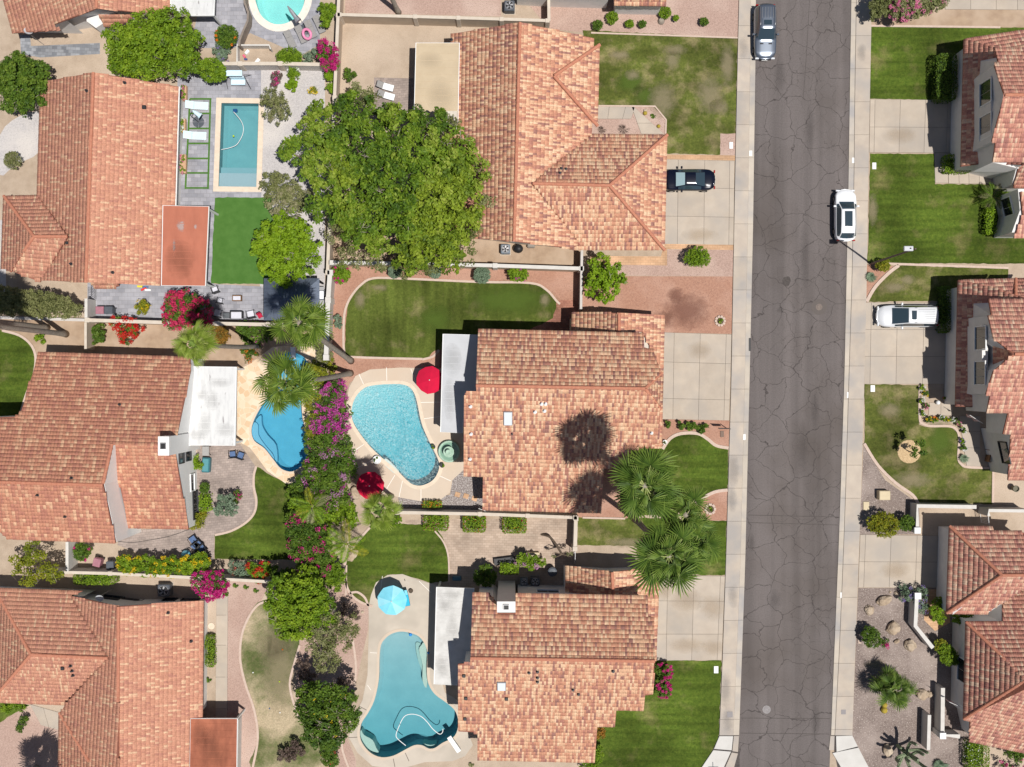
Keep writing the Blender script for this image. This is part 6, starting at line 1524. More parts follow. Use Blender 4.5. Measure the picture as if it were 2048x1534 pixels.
# the smaller shrubs
for i, (nm, lab, lb, cnt, mt, fl, lf) in enumerate([
    ("round_shrub","round green shrub with orange flowers beside the brown curved wall",[(453,73,22,1.6)],1900,L_deep,(F_oran,200,0.12),0.14),
    ("leafy_shrub","grey lavender shrub left of the toy yard",[(440,98,14,0.9),(448,112,14,0.9)],900,L_sage,(F_lav,160,0.1),0.14),
    ("round_shrub","dome shaped green shrub in front of the retaining wall",[(578,114,20,1.2),(590,116,14,1.1),(566,116,14,1.1)],2300,L_citr,None,0.12),
    ("leafy_shrub","small grey green shrub left of the magenta bougainvillea at the top",[(617,116,10,0.7),(632,106,9,0.8)],500,L_sage,None,0.14),
    ("leafy_shrub","tall green shrub beside the grey pool loungers",[(655,35,12,1.5),(660,20,12,1.6),(650,50,8,1.4),(645,15,8,1.3)],1400,L_citr,None,0.16),
    ("white_flower_shrub","small shrub covered in white flowers below the retaining wall",[(588,146,12,0.8)],500,L_citr,(F_white,160,0.12),0.14),
    ("leafy_shrub","small bright shrub on the grey gravel below the white flowers",[(584,170,11,0.6)],260,L_lime,None,0.2),
    ("bougainvillea","small dark red shrub left of the white flowers",[(555,155,10,0.9),(548,165,8,0.8)],250,L_burg,(F_mag,200,0.12),0.14),
    ("leafy_shrub","small yellow flowering tuft on the pale grey gravel",[(622,180,6,0.4),(632,183,6,0.4)],90,L_gold,(F_yel,90,0.12),0.14),
    ("leafy_shrub","bright green shrub under the magenta bougainvillea at the wall",[(660,150,10,1.0),(662,176,9,0.9)],700,L_lime,None,0.15),
    ("leafy_shrub","lone thin shrub on the tan gravel right of the wall",[(700,150,12,0.8)],220,L_deep,None,0.2),
    ("leafy_shrub","yellow green shrub beside the trash bin, left side yard",[(282,615,14,0.9),(292,610,10,0.8)],420,L_gold,(F_yel,80,0.12),0.16),
    ("leafy_shrub","low green shrub in the tan side yard left of the red shrub",[(200,665,16,0.8),(195,680,12,0.7)],620,L_deep,None,0.17),
    ("rust_shrub","orange and green shrub right of the left fan palm",[(440,665,20,1.2),(445,680,14,1.1)],1200,L_rust,None,0.14),
    ("leafy_shrub","green shrub above the leaning palm trunk",[(490,665,16,1.0),(500,680,14,1.0),(485,655,12,1.0)],900,L_deep,None,0.17),
    ("leafy_shrub","dark green shrub standing in for palm shade near the gazebo",[(525,672,20,1.3),(540,660,18,1.3),(515,655,14,1.2)],1300,L_deep,(F_purp,50,0.12),0.17),  # dark foliage in place of the fan palm's cast shade
    ("leafy_shrub","low green shrub with orange flowers under the leaning trunk",[(495,704,13,0.6),(506,706,8,0.5)],420,L_deep,(F_oran,50,0.12),0.14),
    ("flower_clump","red and yellow flowers on bare earth near the blue pool",[(496,720,6,0.3)],20,L_deep,(F_oran,90,0.12),0.12),
    ("desert_shrub","tangled grey shrub between the leaning palm trunks",[(645,690,18,1.3),(650,715,16,1.2),(655,670,12,1.2)],1300,L_oliv,None,0.15),
    ("leafy_shrub","dark shrub mass under the trunks of the leaning palms",[(630,745,22,1.3),(655,735,18,1.2),(640,760,16,1.2)],1700,L_gold,None,0.16),
    ("leafy_shrub","pink flowering clump beside the square hedge",[(470,998,10,1.0),(476,988,8,0.9)],260,L_deep,(F_mag,120,0.12),0.14),
    ("olive_shrub","silvery olive tree like shrub in the paved court",[(452,1005,18,1.6),(462,1018,14,1.5),(440,1020,12,1.4)],1100,L_sage,None,0.16),
    ("round_shrub","small round clipped shrub beside the white chimney house",[(409,975,10,0.8)],520,L_deep,None,0.12),
    ("leafy_shrub","curved green ground shrub at the corner of the taupe paving",[(400,1040,14,0.6),(388,1050,12,0.6),(412,1030,8,0.5)],800,L_gold,None,0.13),
    ("leafy_shrub","light green shrub beside the hot tub",[(392,920,9,0.7),(396,932,8,0.7)],380,L_lime,None,0.15),
    ("round_shrub","round shrub with pink flowers behind the white stub wall",[(165,1103,18,1.1)],1300,L_deep,(F_mag,110,0.12),0.14),
    ("leafy_shrub","thin shrub with red berries between hedge and red shrub",[(480,1137,16,1.0),(465,1134,12,1.0),(492,1144,10,0.9)],700,L_sage,(F_red,50,0.1),0.14),
    ("round_shrub","large round shrub beside the utility box at the right",[(1768,1049,26,1.4),(1752,1046,18,1.3),(1780,1052,18,1.3)],3200,L_gold,None,0.13),
    ("round_shrub","smaller dark round shrub beside the large one at the right",[(1813,1046,16,1.1)],1100,L_deep,None,0.13),
    ("round_shrub","round shrub with pale tips in the boulder garden",[(1745,1277,18,1.2),(1738,1266,14,1.1)],1600,L_deep,(F_white,60,0.08),0.13),
    ("lavender","lavender clump at the head of the white bent wall",[(1812,1186,16,0.8),(1838,1190,18,0.9),(1845,1215,12,0.8)],1500,L_sage,(F_lav,500,0.12),0.14),
    ("leafy_shrub","bright green shrub between white bent wall and rust hip roof",[(1872,1218,14,1.1),(1878,1235,12,1.0),(1880,1205,10,1.0)],1200,L_lime,None,0.14),
    ("round_shrub","rounded green bush below the white bent wall",[(1896,1312,18,1.5),(1890,1300,14,1.4),(1908,1318,12,1.3)],2200,L_citr,None,0.13),
    ("leafy_shrub","golden leaved shrub above the rounded green bush",[(1880,1290,12,1.2)],500,L_gold,None,0.15),
    ("leafy_shrub","dark bush between the two wings of the rust roofed house",[(1920,1236,14,1.3),(1935,1236,10,1.3)],900,L_citr,None,0.14),
    ("flower_clump","small magenta flower clump right of the pale tipped shrub",[(1772,1287,8,0.4)],120,L_deep,(F_mag,100,0.12),0.13),
    ("leafy_shrub","green shrub at the lower right corner beside white flowers",[(2025,1500,18,1.2),(2042,1510,14,1.2)],1400,L_deep,None,0.15),
    ("bougainvillea","magenta flowers at the very bottom right corner",[(2010,1532,14,0.8),(2035,1532,14,0.8)],200,L_deep,(F_mag,500,0.13),0.13),
    ("round_shrub","small round dusky shrub on the pink gravel at the left edge",[(26,321,17,0.9)],1100,L_oliv,None,0.12),
    ("leafy_shrub","golden round shrub beside the spiky yucca",[(1765,530,13,0.9)],700,L_gold,None,0.14),
    ("leafy_shrub","dark green ground shrub in front of the bottom edge house",[(1196,1505,12,0.8),(1190,1525,12,0.8),(1175,1530,14,0.7)],900,L_citr,None,0.15),
    ("rust_shrub","rust coloured shrub in the notch of the bottom centre house",[(1200,1466,10,0.8)],350,L_rust,None,0.14),
    ("leafy_shrub","flowering shrub in the shady court above the pool chimney",[(1060,1122,16,1.4),(1042,1118,14,1.3),(1078,1125,12,1.2)],900,L_citr,(F_pale,200,0.14),0.2),
    ("leafy_shrub","dark shaded round shrub left of the pool chimney",[(970,1152,22,1.4)],1500,L_deep,None,0.15),
    ("leafy_shrub","small weed tuft on the tan earth at the left",[(82,674,12,0.3)],160,L_citr,None,0.2),
    ("leafy_shrub","dead brown shrub on the worn lawn at the bottom",[(590,1500,18,0.9),(570,1510,14,0.8)],900,L_burg,None,0.16),
    ("rust_shrub","rusty green shrub at the bottom edge below the dark tree",[(660,1515,18,1.2),(655,1500,14,1.2)],1300,L_deep,(F_red,60,0.1),0.16),
    ("desert_shrub","dusky leafless shrub between the two pool side trees",[(612,1345,18,1.6),(620,1365,18,1.5),(605,1330,14,1.4),(690,1365,18,1.5)],1500,L_burg,None,0.14),
    ("desert_shrub","dusky bare shrub above the thin olive tree",[(690,1218,12,1.2),(710,1230,10,1.1)],500,L_burg,None,0.14),
    ("leafy_shrub","dark shrub at the left bottom corner lawn",[(48,1442,9,0.7),(42,1455,8,0.6)],400,L_deep,None,0.14),
    ("leafy_shrub","green ground shrub under the bottom left eave",[(15,1412,14,0.5),(40,1410,12,0.4)],500,L_citr,None,0.15)]):
    bush(nm, lab, lb, cnt, mt, fl, lf, seed=100+i, clump=0.13 if "round" in nm else 0.2)
# rows of little plants
def sprout(label, x, y, r, z, mtl, name="small_plant", n=16, group=None, wide=0.05):
    p = G(x, y); root = thing(name, label, "plant", (p.x, p.y, 0), group=group)
    k = r/PPM
    for i in range(n):
        a = 2.4*i; el = 0.35 + 0.9*((i*0.618) % 1)
        d = Vector((math.cos(a)*math.cos(el), math.sin(a)*math.cos(el), math.sin(el)*z/k*0.8)); s_ = Vector((-math.sin(a), math.cos(a), 0))*wide
        mb = MB(); m_ = d*k*0.6; e = Vector((d.x*k, d.y*k, d.z*k*0.75))
        mb.add([(0,0,0.02), m_+s_, e, m_-s_], [(0,1,2,3)]); mb.t = [((i*7) % 10)/10]*4
        mb.build("leaf", mtl, root)
    return root
for i, (x, y, lab) in enumerate(((1337,849,"leftmost and thinnest of the four small shrubs above the front lawn"),(1362,851,"second of the four small shrubs above the front lawn"),(1383,851,"third of the four small shrubs above the front lawn"),(1404,855,"rightmost and largest of the four small shrubs above the front lawn"))):
    bush("small_shrub", lab, [(x, y, 6+1.5*i, 0.5)], 90+50*i, L_deep, None, 0.2, seed=170+i, clump=0.16)
FLW = [(1845,775),(1850,788),(1844,800),(1852,812),(1845,826),(1856,838),(1870,840),(1882,837),(1894,840),(1908,838),(1919,850),(1926,862),(1925,880),(1928,895)]
cols = [F_white, F_yel, F_white, F_pink, F_white, F_yel, F_oran, F_white, F_yel, F_white, F_pink, F_white, F_lav, F_white]
for i, (x, y) in enumerate(FLW):
    words = ["first","second","third","fourth","fifth","sixth","seventh","eighth","ninth","tenth","eleventh","twelfth","thirteenth","fourteenth"][i]
    bush("flower_clump", "%s flower clump along the pink edged bed, counted from the driveway" % words, [(x, y, 6, 0.35)], 110, L_deep if i % 2 else L_citr, (cols[i], 60, 0.10), 0.13, seed=190+i, clump=0.12)
sprout("spiky grass tuft at the end of the flower bed on the right lawn", 1925, 915, 15, 1.0, L_sage, "grass_tuft", 40, wide=0.03)
sprout("spiky yucca at the pavement edge below the street lamp", 1740, 553, 17, 0.9, L_sage, "yucca", 34, wide=0.04)
sprout("bare spiky plant beside the path, left of the pair", 1203, 259, 13, 0.6, L_burg, "spiky_plant", 22, wide=0.02)
sprout("bare spiky plant beside the path, right of the pair", 1246, 258, 17, 0.7, L_burg, "spiky_plant", 26, wide=0.02)
sprout("small agave in the gravel corner beside the concrete walk", 1305, 232, 8, 0.4, L_deep, "agave", 12)
sprout("small palm like tuft by the bottom left wall", 417, 1358, 9, 0.5, L_deep, "small_plant", 16)
sprout("small agave at the bottom edge left of the pool house", 942, 1528, 8, 0.4, L_oliv, "agave", 14)
for i, (x, y, lab) in enumerate(((471,1170,"left one of the three weeds below the cream wall"),(492,1173,"middle one of the three weeds below the cream wall"),(512,1180,"right one of the three weeds below the cream wall"))):
    sprout(lab, x, y, 8, 0.4, L_deep, "weed", 14)
sprout("blue grey agave at the bottom right beside the cactus", 1878, 1528, 22, 0.7, L_sage, "agave", 36, wide=0.06)
for x, y, r, lab in ((1290,227,4.5,"golden barrel cactus by the small boulder"),(1317,253,4,"small barrel cactus near the path corner"),(1767,1419,7,"lower golden barrel cactus beside the fan palm"),(1768,1409,6,"upper golden barrel cactus beside the fan palm")):
    p = G(x, y); k = r/PPM; o = MB()
    nn = 20; prof = [(0.55,0.0),(0.95,0.3),(1.0,0.7),(0.75,1.15),(0.35,1.35),(0.05,1.32)]
    o.loft([[(k*rr*(1 if j % 2 else 0.86)*math.cos(2*PI*j/nn), k*rr*(1 if j % 2 else 0.86)*math.sin(2*PI*j/nn), k*zz) for j in range(nn)] for rr, zz in prof])
    ob = o.build("barrel_cactus", mat("barrel_gold", (0.42,0.32,0.05), (0.30,0.22,0.03), 20)); ob.location = (p.x, p.y, 0); tag(ob, lab, "cactus")
# sprawling arm cactus at the lower right
p = G(1800,1495); cr_ = thing("arm_cactus", "tall many armed cactus beside the thin white wall", "cactus", (p.x, p.y, 0))
M_cact = mat("cactus_green", (0.16,0.21,0.12), (0.24,0.28,0.17), 6, 4, 0.7, 0.6, 25)
def arm(pts, r, nm="arm"):
    pts = smooth_open([Vector(q) for q in pts], 4); n = 14; mb = MB(); rings = []
    for i, q in enumerate(pts):
        d = (pts[min(i+1, len(pts)-1)]-pts[max(i-1, 0)]).normalized(); a = d.cross(Vector((0.1,0.2,1))).normalized(); b = d.cross(a)
        rr = r*(0.75 if i == 0 else (0.55 if i == len(pts)-1 else 1))
        rings.append([q + (a*math.cos(2*PI*k/n)+b*math.sin(2*PI*k/n))*rr*(1 if k % 2 else 0.72) for k in range(n)])
    mb.loft(rings); mb.build(nm, M_cact, cr_)
arm([(0,0,0),(0.05,0,1.3),(0.1,0.1,2.6),(0.1,0.3,3.8)], 0.2, "stem")
for a0, h0, L_ in ((0.3,1.0,1.3),(1.4,1.4,1.2),(2.4,0.9,1.1),(3.3,1.6,1.2),(4.1,1.2,1.5),(5.0,0.8,1.4),(5.7,1.8,1.1),(0.9,2.2,0.8),(2.9,2.5,0.7)):
    c_, s_ = math.cos(a0), math.sin(a0)
    arm([(0.05,0.05,h0),(c_*L_*0.5,s_*L_*0.5,h0+0.15),(c_*L_,s_*L_,h0+0.6),(c_*L_*1.15+0.1,s_*L_*1.1,h0+1.5)], 0.14)

# ---- fan palms
def fan_frond_mesh(seed, R_=1.12, pet=1.35, span=235, n=22):
    rg = random.Random(seed); pet = (1.3, 0.95, 0.65, 1.1)[seed % 4]; R_ = R_*(1.05, 1.0, 0.85, 1.15)[seed % 4]; mb = MB(); T = []
    # petiole
    mb.tube([(0,0,0),(pet*0.5,0,0.05),(pet,0,0.0)], [0.035,0.025,0.018], 5); T += [1.0]*len(mb.v)
    o = Vector((pet, 0, 0))
    for i in range(n):
        a = R(-span/2 + span*(i+0.5)/n); da = R(span/n)*0.5
        L_ = R_*(0.72+0.28*math.cos(a*0.55))*rg.uniform(0.80,1.10)
        def pt(ang, r, z): return (o.x + math.cos(ang)*r, o.y + math.sin(ang)*r, z)
        droop = -0.34*L_ - 0.10*abs(a) + rg.uniform(-.06,.06)
        rm = L_*0.44
        vs = [pt(a,0.03,0.0), pt(a-da,rm,-0.06), pt(a,rm,0.0), pt(a+da,rm,-0.06), pt(a-da*0.5,L_*0.82,droop*0.5-0.03), pt(a,L_*0.82,droop*0.45), pt(a+da*0.5,L_*0.82,droop*0.5-0.03), pt(a+rg.uniform(-.04,.04),L_*1.08,droop)]
        mb.add(vs, [(0,1,2),(0,2,3),(1,4,5,2),(2,5,6,3),(4,7,5),(5,7,6)])
        t = rg.uniform(0.1,0.6); T += [t*0.7, t, t, t, t+0.1, t+0.1, t+0.1, t+0.3]
    me = bpy.data.meshes.new("fan_frond"); me.from_pydata(mb.v, [], mb.f); me.update()
    at_ = me.attributes.new("t", 'FLOAT', 'POINT'); at_.data.foreach_set("value", np.asarray(T, dtype=np.float32))
    return me
P_green = leafm("palm_leaf", [(0.035,0.075,0.010),(0.10,0.165,0.018),(0.20,0.275,0.04),(0.44,0.47,0.18)], 0.12)
P_yell = leafm("palm_leaf_yellowing", [(0.08,0.13,0.015),(0.17,0.24,0.025),(0.27,0.34,0.06),(0.46,0.46,0.18)], 0.12)
P_dark = leafm("palm_leaf_dark", [(0.025,0.055,0.010),(0.075,0.135,0.018),(0.165,0.24,0.04),(0.42,0.47,0.17)], 0.12)
def frond_set(m): 
    out = []
    for sd in range(4):
        me = fan_frond_mesh(sd); me.materials.append(m); out.append(me)
    return out
FS = {'g': frond_set(P_green), 'y': frond_set(P_yell), 'd': frond_set(P_dark)}
def palm(label, base, crown, z, size, kind='g', n=34, trunk=0.2, seed=0, bend=0.0, low=-0.8):
    b = G(*base); c = P(crown[0], crown[1], z)
    root = thing("fan_palm", label, "palm tree", (b.x, b.y, 0)); rg = random.Random(seed)
    m1 = b.lerp(c, 0.35) + Vector((bend, -bend*0.6, -0.2)); m2 = b.lerp(c, 0.7) + Vector((bend*0.8, -bend*0.5, 0))
    pts = smooth_open([b-Vector((0,0,0.15)), m1, m2, c], 5)
    nn = len(pts); rad = [trunk*(1.45 if i == 0 else 1.15 if i == 1 else 1.0-0.25*i/nn) for i in range(nn)]
    mb = MB(); mb.tube(pts, rad, 12); mb.build("trunk", M_barkg, root, True, True)
    rel = c - Vector((b.x, b.y, 0))
    leaf_cloud('crown_heart', [(rel.x, rel.y, rel.z-0.25, .6, .6, .35)], 0.36, 170, P_dark, root, seed, .25, fill=.2, world=False)
    for i in range(n):
        az = 2.39996*i + rg.uniform(-.2,.2); u = (i+0.5)/n
        el = 1.15 + (low-1.15)*u**0.7 + rg.uniform(-.3,.3)
        o = bpy.data.objects.new("frond", FS[kind][rg.choice((0,0,1,1,2,3)) if i > 8 else rg.choice((1,2,2))]); COL.objects.link(o); o.parent = root
        o.location = rel + Vector((math.cos(az)*0.12, math.sin(az)*0.12, -0.25*u))
        o.rotation_euler = (rg.uniform(-.85,.85), -el, az + rg.uniform(-.35,.35))
        s_ = size*rg.uniform(0.80,1.12)*(0.7+0.3*min(1, u*2.5)); o.scale = (s_, s_, s_)
    return root
palm("leaning fan palm beside the gazebo, trunk crossing the long pale wall", (702,722), (598,645), 19.5, 0.87, 'g', 30, 0.24, 1, -0.2)
palm("leaning fan palm covering the middle of the blue pool", (701,746), (568,768), 18.0, 1.0, 'g', 32, 0.24, 2, 0.1)
palm("leaning fan palm at the corner of the white patio roof", (520,692), (386,688), 19.0, 0.80, 'y', 24, 0.2, 3, 0.2)
palm("fan palm beside the lower red umbrella", (783,992), (756,1021), 11.5, 0.82, 'y', 20, 0.2, 4)
palm("upper fan palm of the street side group, casting shade on the roof", (1238,935), (1290,972), 19.3, 1.22, 'd', 36, 0.26, 5, 0.1)
palm("middle fan palm of the street side group", (1296,974), (1372,1030), 17.5, 0.92, 'd', 28, 0.26, 6, 0.1)
palm("lower left fan palm of the street side group", (1270,1038), (1338,1112), 19.0, 1.25, 'd', 38, 0.26, 7, 0.1)
palm("lower right fan palm of the street side group, nearest the pavement", (1322,1026), (1392,1085), 17.0, 0.98, 'd', 28, 0.26, 8, 0.1)
palm("short fan palm in the grey gravel of the boulder garden", (1786,1380), (1792,1377), 2.6, 0.82, 'd', 34, 0.24, 9)
palm("palm at the left edge whose leaning trunk leaves the photo, lower one", (132,668), (-105,642), 19.0, 1.1, 'g', 30, 0.24, 10, 0)
palm("palm at the left edge whose leaning trunk leaves the photo, upper one", (95,655), (-150,625), 19.0, 1.1, 'g', 30, 0.22, 11, 0)
palm("palm at the top edge of which only the trunk foot shows", (797,25), (730,-120), 12.0, 1.0, 'g', 26, 0.22, 12, 0)
palm("palm below the bottom left corner that throws its shadow on the gravel", (72,1535), (40,1630), 9.0, 1.0, 'g', 34, 0.2, 13, 0)
st = MB().lathe([(0.34,-0.05),(0.28,0.2),(0.2,0.35),(0.05,0.33)], 12); so = st.build("tree_stump", M_barkg); so.location = G(1322,43); tag(so, "pale sawn tree stump under a round shrub in the top gravel yard", "tree stump")

# ---- feather fronds (queen palm, cycad)
def feather_mesh(L_=2.3, n=26, w=0.5, droop=0.9, seed=0, lw=0.035):
    rg = random.Random(seed); mb = MB(); T = []
    def rp(u): return Vector((L_*u*(1-0.12*u), 0, 0.35*L_*u*(1-u) - droop*u*u))
    mb.tube([rp(u/6) for u in range(7)], [0.03*(1-u/8) for u in range(7)], 4); T += [0.95]*len(mb.v)
    for i in range(n):
        u = 0.12 + 0.88*i/n; p = rp(u); ll = w*math.sin(PI*min(1, 0.18+0.82*u))**0.7*rg.uniform(.85,1.1)+0.05
        for sg in (-1, 1):
            e = p + Vector((ll*0.55, sg*ll, -0.25*ll)); m_ = p + Vector((ll*0.25, sg*ll*0.5, 0.03)); s_ = Vector((lw, 0, 0))
            mb.add([p, m_+s_, e, m_-s_], [(0,1,2,3)]); T += [rg.uniform(0,0.9)]*4
    me = bpy.data.meshes.new("feather_frond"); me.from_pydata(mb.v, [], mb.f); me.update()
    at_ = me.attributes.new("t", 'FLOAT', 'POINT'); at_.data.foreach_set("value", np.asarray(T, dtype=np.float32)); return me
FE = {}
for k, m in (('g', L_citr), ('y', L_gold), ('o', L_oliv), ('d', L_deep)):
    me = feather_mesh(seed=ord(k)); me.materials.append(m); FE[k] = me
def feather_palm(label, base, crown, z, fr, trunk=0.14, name="feather_palm", size=1.0):
    """fr: (azimuth deg in the picture, length factor, kind, elevation)"""
    b = G(*base); c = P(crown[0], crown[1], z); root = thing(name, label, "palm tree", (b.x, b.y, 0))
    MB().tube(smooth_open([b-Vector((0,0,0.1)), b.lerp(c, 0.5), c], 4), trunk, 10).build("trunk", M_barkg, root, True, True)
    rel = c - Vector((b.x, b.y, 0))
    for az, f, k, el in fr:
        o = bpy.data.objects.new("frond", FE[k]); COL.objects.link(o); o.parent = root; o.location = rel
        o.rotation_euler = (random.uniform(-.3,.3), -R(el), R(az)); o.scale = (f*size,)*3
    return root
feather_palm("pale queen palm with drooping fronds over the dry earth bed", (688,1085), (693,1088), 4.2, [(88,1.0,'y',22),(20,0.8,'g',5),(-30,1.0,'y',0),(-100,0.9,'g',0),(-140,0.9,'g',0),(170,0.9,'g',10),(140,1.0,'g',15),(110,0.7,'o',40),(-10,0.7,'g',30),(200,0.7,'g',45)])
feather_palm("bright green feather palm beside the mauve hedge and curved lawn", (622,1010), (625,1012), 3.8, [(165,0.95,'g',15),(110,0.8,'y',10),(30,0.8,'o',10),(-30,0.7,'g',5),(-70,0.9,'g',0),(-100,0.9,'o',0),(-135,0.9,'g',5),(-160,0.8,'y',10),(60,0.7,'g',35),(190,0.7,'g',40)])
feather_palm("cycad with stiff shining leaves beside the front window", (1983,392), (1985,393), 1.0, [(20*i, 0.62 if i % 2 else 0.55, 'd' if i % 3 else 'o', 30 if i % 2 else 12) for i in range(18)], 0.16, "cycad")

# ================================================================== CARS
M_tyre = mat("tyre_rubber", (0.02,0.02,0.02), rough=0.9)
M_rim = mat("wheel_rim", (0.45,0.45,0.46), rough=0.3, metal=0.9)
M_cglass = mat("car_glass", (0.03,0.05,0.065), rough=0.05, spec=1.0)
M_lamp = mat("headlamp", (0.7,0.72,0.75), rough=0.1, spec=0.8)
M_tail = mat("tail_lamp", (0.35,0.01,0.01), rough=0.2, spec=0.6)
def paint(name, c, metal=0.0, rough=0.25):
    m = mat(name, c, rough=rough, metal=metal, spec=0.6)
    m.node_tree.nodes["Principled BSDF"].inputs["Coat Weight"].default_value = 0.7
    m.node_tree.nodes["Principled BSDF"].inputs["Coat Roughness"].default_value = 0.04
    return m
def car(name, label, cat, x, y, head, pt, L, W, prof, roofw, sunroof=None, rails=False, grooves=0, vents=False, glass=None):
    """prof: list of (u, half width factor, shoulder z, top z, glasshouse half width factor, zone) from tail (u=0) to nose (u=1)
    zone: b = painted lid, r = rear glass, t = roof, w = windscreen"""
    gp = P(x, y, 0.9); root = thing(name, label, cat, (gp.x, gp.y, 0), head)
    us = [p[0] for p in prof]; 
    def f(u, k): return float(np.interp(u, us, [p[k] for p in prof]))
    N = 44; U = [i/N for i in range(N+1)]
    def zone(u):
        z = prof[0][5]
        for p in prof:
            if p[0] <= u + 1e-6: z = p[5]
        return z
    rings = []
    for u in U:
        # soften corners of the profile
        k = [(f(max(0,u-0.012), j)+f(u, j)+f(min(1,u+0.012), j))/3 for j in (1,2,3,4)]
        w = W/2*k[0]; zs, zt, gw = k[1], k[2], W/2*k[3]
        yy = (u-0.5)*L
        endf = max(0.0, 1-min(u, 1-u)/0.035); inw = 1-0.10*endf**2
        hp = [(w*0.90*inw,0.24),(w*0.985*inw,0.42),(w*inw,0.62),(w*0.985*inw,zs-0.06),(w*0.93*inw,zs+0.005),(gw*inw,max(zs+0.012, zt-0.07)),(gw*0.90*inw,max(zs+0.014, zt-0.015)),(gw*0.5*inw,max(zs+0.018, zt+0.012)),(0,max(zs+0.02, zt+0.02))]
        e_ = max(0.0, 1-min(u, 1-u)/0.13); sg_ = 1 if u > 0.5 else -1
        def yb(a): return yy - sg_*0.40*e_*(abs(a)/(W/2))**2.6
        ring = [(-a, yb(a), b) for a, b in hp] + [(a, yb(a), b) for a, b in reversed(hp[:-1])]
        rings.append(ring)
    m = len(rings[0])
    paint_f = []; side_f = []; wind_f = []; rear_f = []
    for i in range(N):
        um = (U[i]+U[i+1])/2; z = zone(um)
        for j in range(m-1):
            q = (i*m+j, i*m+j+1, (i+1)*m+j+1, (i+1)*m+j)
            zs, zt = f(um, 2), f(um, 3)
            side = j in (4, m-6)
            top = 5 <= j <= m-7
            if side and (zt-zs) > 0.18 and z in 'twr': 
                ps = [p for p in prof if p[5] == 't']
                side_f.append(q)
            elif top and z == 'w' and 6 <= j <= m-8: wind_f.append(q)
            elif top and z == 'r' and 6 <= j <= m-8: rear_f.append(q)
            else: paint_f.append(q)
    V = [v for r in rings for v in r]
    def sub(nm, faces, material, smooth=True, extra=None):
        idx = sorted({k for q in faces for k in q}); mp = {k: i for i, k in enumerate(idx)}
        mb = MB(); mb.add([V[k] for k in idx], [tuple(mp[k] for k in reversed(q)) for q in faces])
        return mb.build(nm, material, root, False, smooth)
    caps = [tuple(reversed(range(m)))] , [tuple(range(N*m, N*m+m))]
    body = sub("body", paint_f + [tuple(range(m))] + [tuple(reversed(range(N*m, N*m+m)))], pt)
    if wind_f: sub("windscreen", wind_f, glass or M_cglass)
    if rear_f: sub("rear_window", rear_f, M_cglass)
    for sgn, nm in ((0, "side_window"), (1, "side_window")):
        ff = [q for q in side_f if (V[q[0]][0] < 0) == (sgn == 0)]
        if ff: sub(nm, ff, M_cglass)
    for yy in (-0.30*L, 0.315*L):
        for sx in (-1, 1):
            wb = MB(); xx = sx*(W/2-0.10)
            wb.tube([(xx-0.11,yy,0.33),(xx+0.11,yy,0.33)], 0.33, 18); wl = wb.build("wheel", M_tyre, root)
            rb = MB(); rb.tube([(xx+sx*0.105,yy,0.33),(xx+sx*0.118,yy,0.33)], 0.2, 12); rb.build("rim", M_rim, wl)
    for sx in (-1, 1):
        MB().rbox(sx*W*0.36-0.17, sx*W*0.36+0.17, L/2-0.20, L/2-0.05, 0.60, 0.76, 0.04).build("headlight", M_lamp, root)
        MB().rbox(sx*W*0.37-0.13, sx*W*0.37+0.13, -L/2+0.02, -L/2+0.14, 0.75, 0.95, 0.04).build("tail_light", M_tail, root)
        uw = [p[0] for p in prof if p[5] == 'w'][0]
        ym = (uw-0.5)*L + 0.30
        MB().rbox(sx*(W/2+0.09)-0.11, sx*(W/2+0.09)+0.11, ym-0.08, ym+0.08, 0.95, 1.10, 0.03).build("mirror", pt, root)
    if sunroof:
        u0, u1, ww = sunroof
        z = f((u0+u1)/2, 3)+0.024
        MB().rbox(-W/2*ww, W/2*ww, (u0-0.5)*L, (u1-0.5)*L, z-0.03, z+0.008, 0.006).build("sunroof", M_cglass, root)
    if rails:
        a, b = rails
        for sx in (-1, 1):
            xx = sx*W/2*0.66
            mb = MB(); z = f(0.4, 3)+0.05; mb.tube([(xx,(a-0.5)*L,z-0.05),(xx,(a+0.03-0.5)*L,z+0.02),(xx,(b-0.03-0.5)*L,z+0.02),(xx,(b-0.5)*L,z-0.05)], 0.022, 6); mb.build("roof_rail", M_rim, root)
    for i in range(grooves):
        xx = W/2*0.5*(-1+2*i/(grooves-1)); z = f(0.3, 3)+0.018
        MB().box(xx-0.014, xx+0.014, (0.12-0.5)*L, (sunroof[0]-0.03-0.5)*L, z-0.02, z+0.012).build("roof_rib", mat("groove_grey", (0.22,0.23,0.25), rough=0.4), root)
    if vents:
        for sx in (-1, 1):
            MB().rbox(sx*0.38-0.16, sx*0.38+0.16, 0.22*L, 0.235*L+0.04, 0.98, 1.075, 0.01).build("bonnet_vent", M_black, root)
    MB().box(-0.26, 0.26, L/2-0.02, L/2+0.01, 0.45, 0.56).build("number_plate", M_white, root)
    MB().box(-0.26, 0.26, -L/2-0.01, -L/2+0.02, 0.72, 0.83).build("number_plate", M_white, root)
    return root
suv = [(0.0,0.90,0.95,1.05,0.80,'r'),(0.03,0.96,1.0,1.45,0.76,'r'),(0.07,0.985,1.02,1.70,0.74,'t'),(0.3,1.0,1.03,1.76,0.73,'t'),(0.48,1.0,1.03,1.74,0.71,'t'),(0.50,1.0,1.03,1.70,0.71,'w'),(0.67,1.0,1.02,1.08,0.80,'b'),(0.9,0.95,0.93,0.98,0.78,'b'),(0.97,0.88,0.82,0.88,0.74,'b'),(1.0,0.80,0.66,0.70,0.72,'b')]
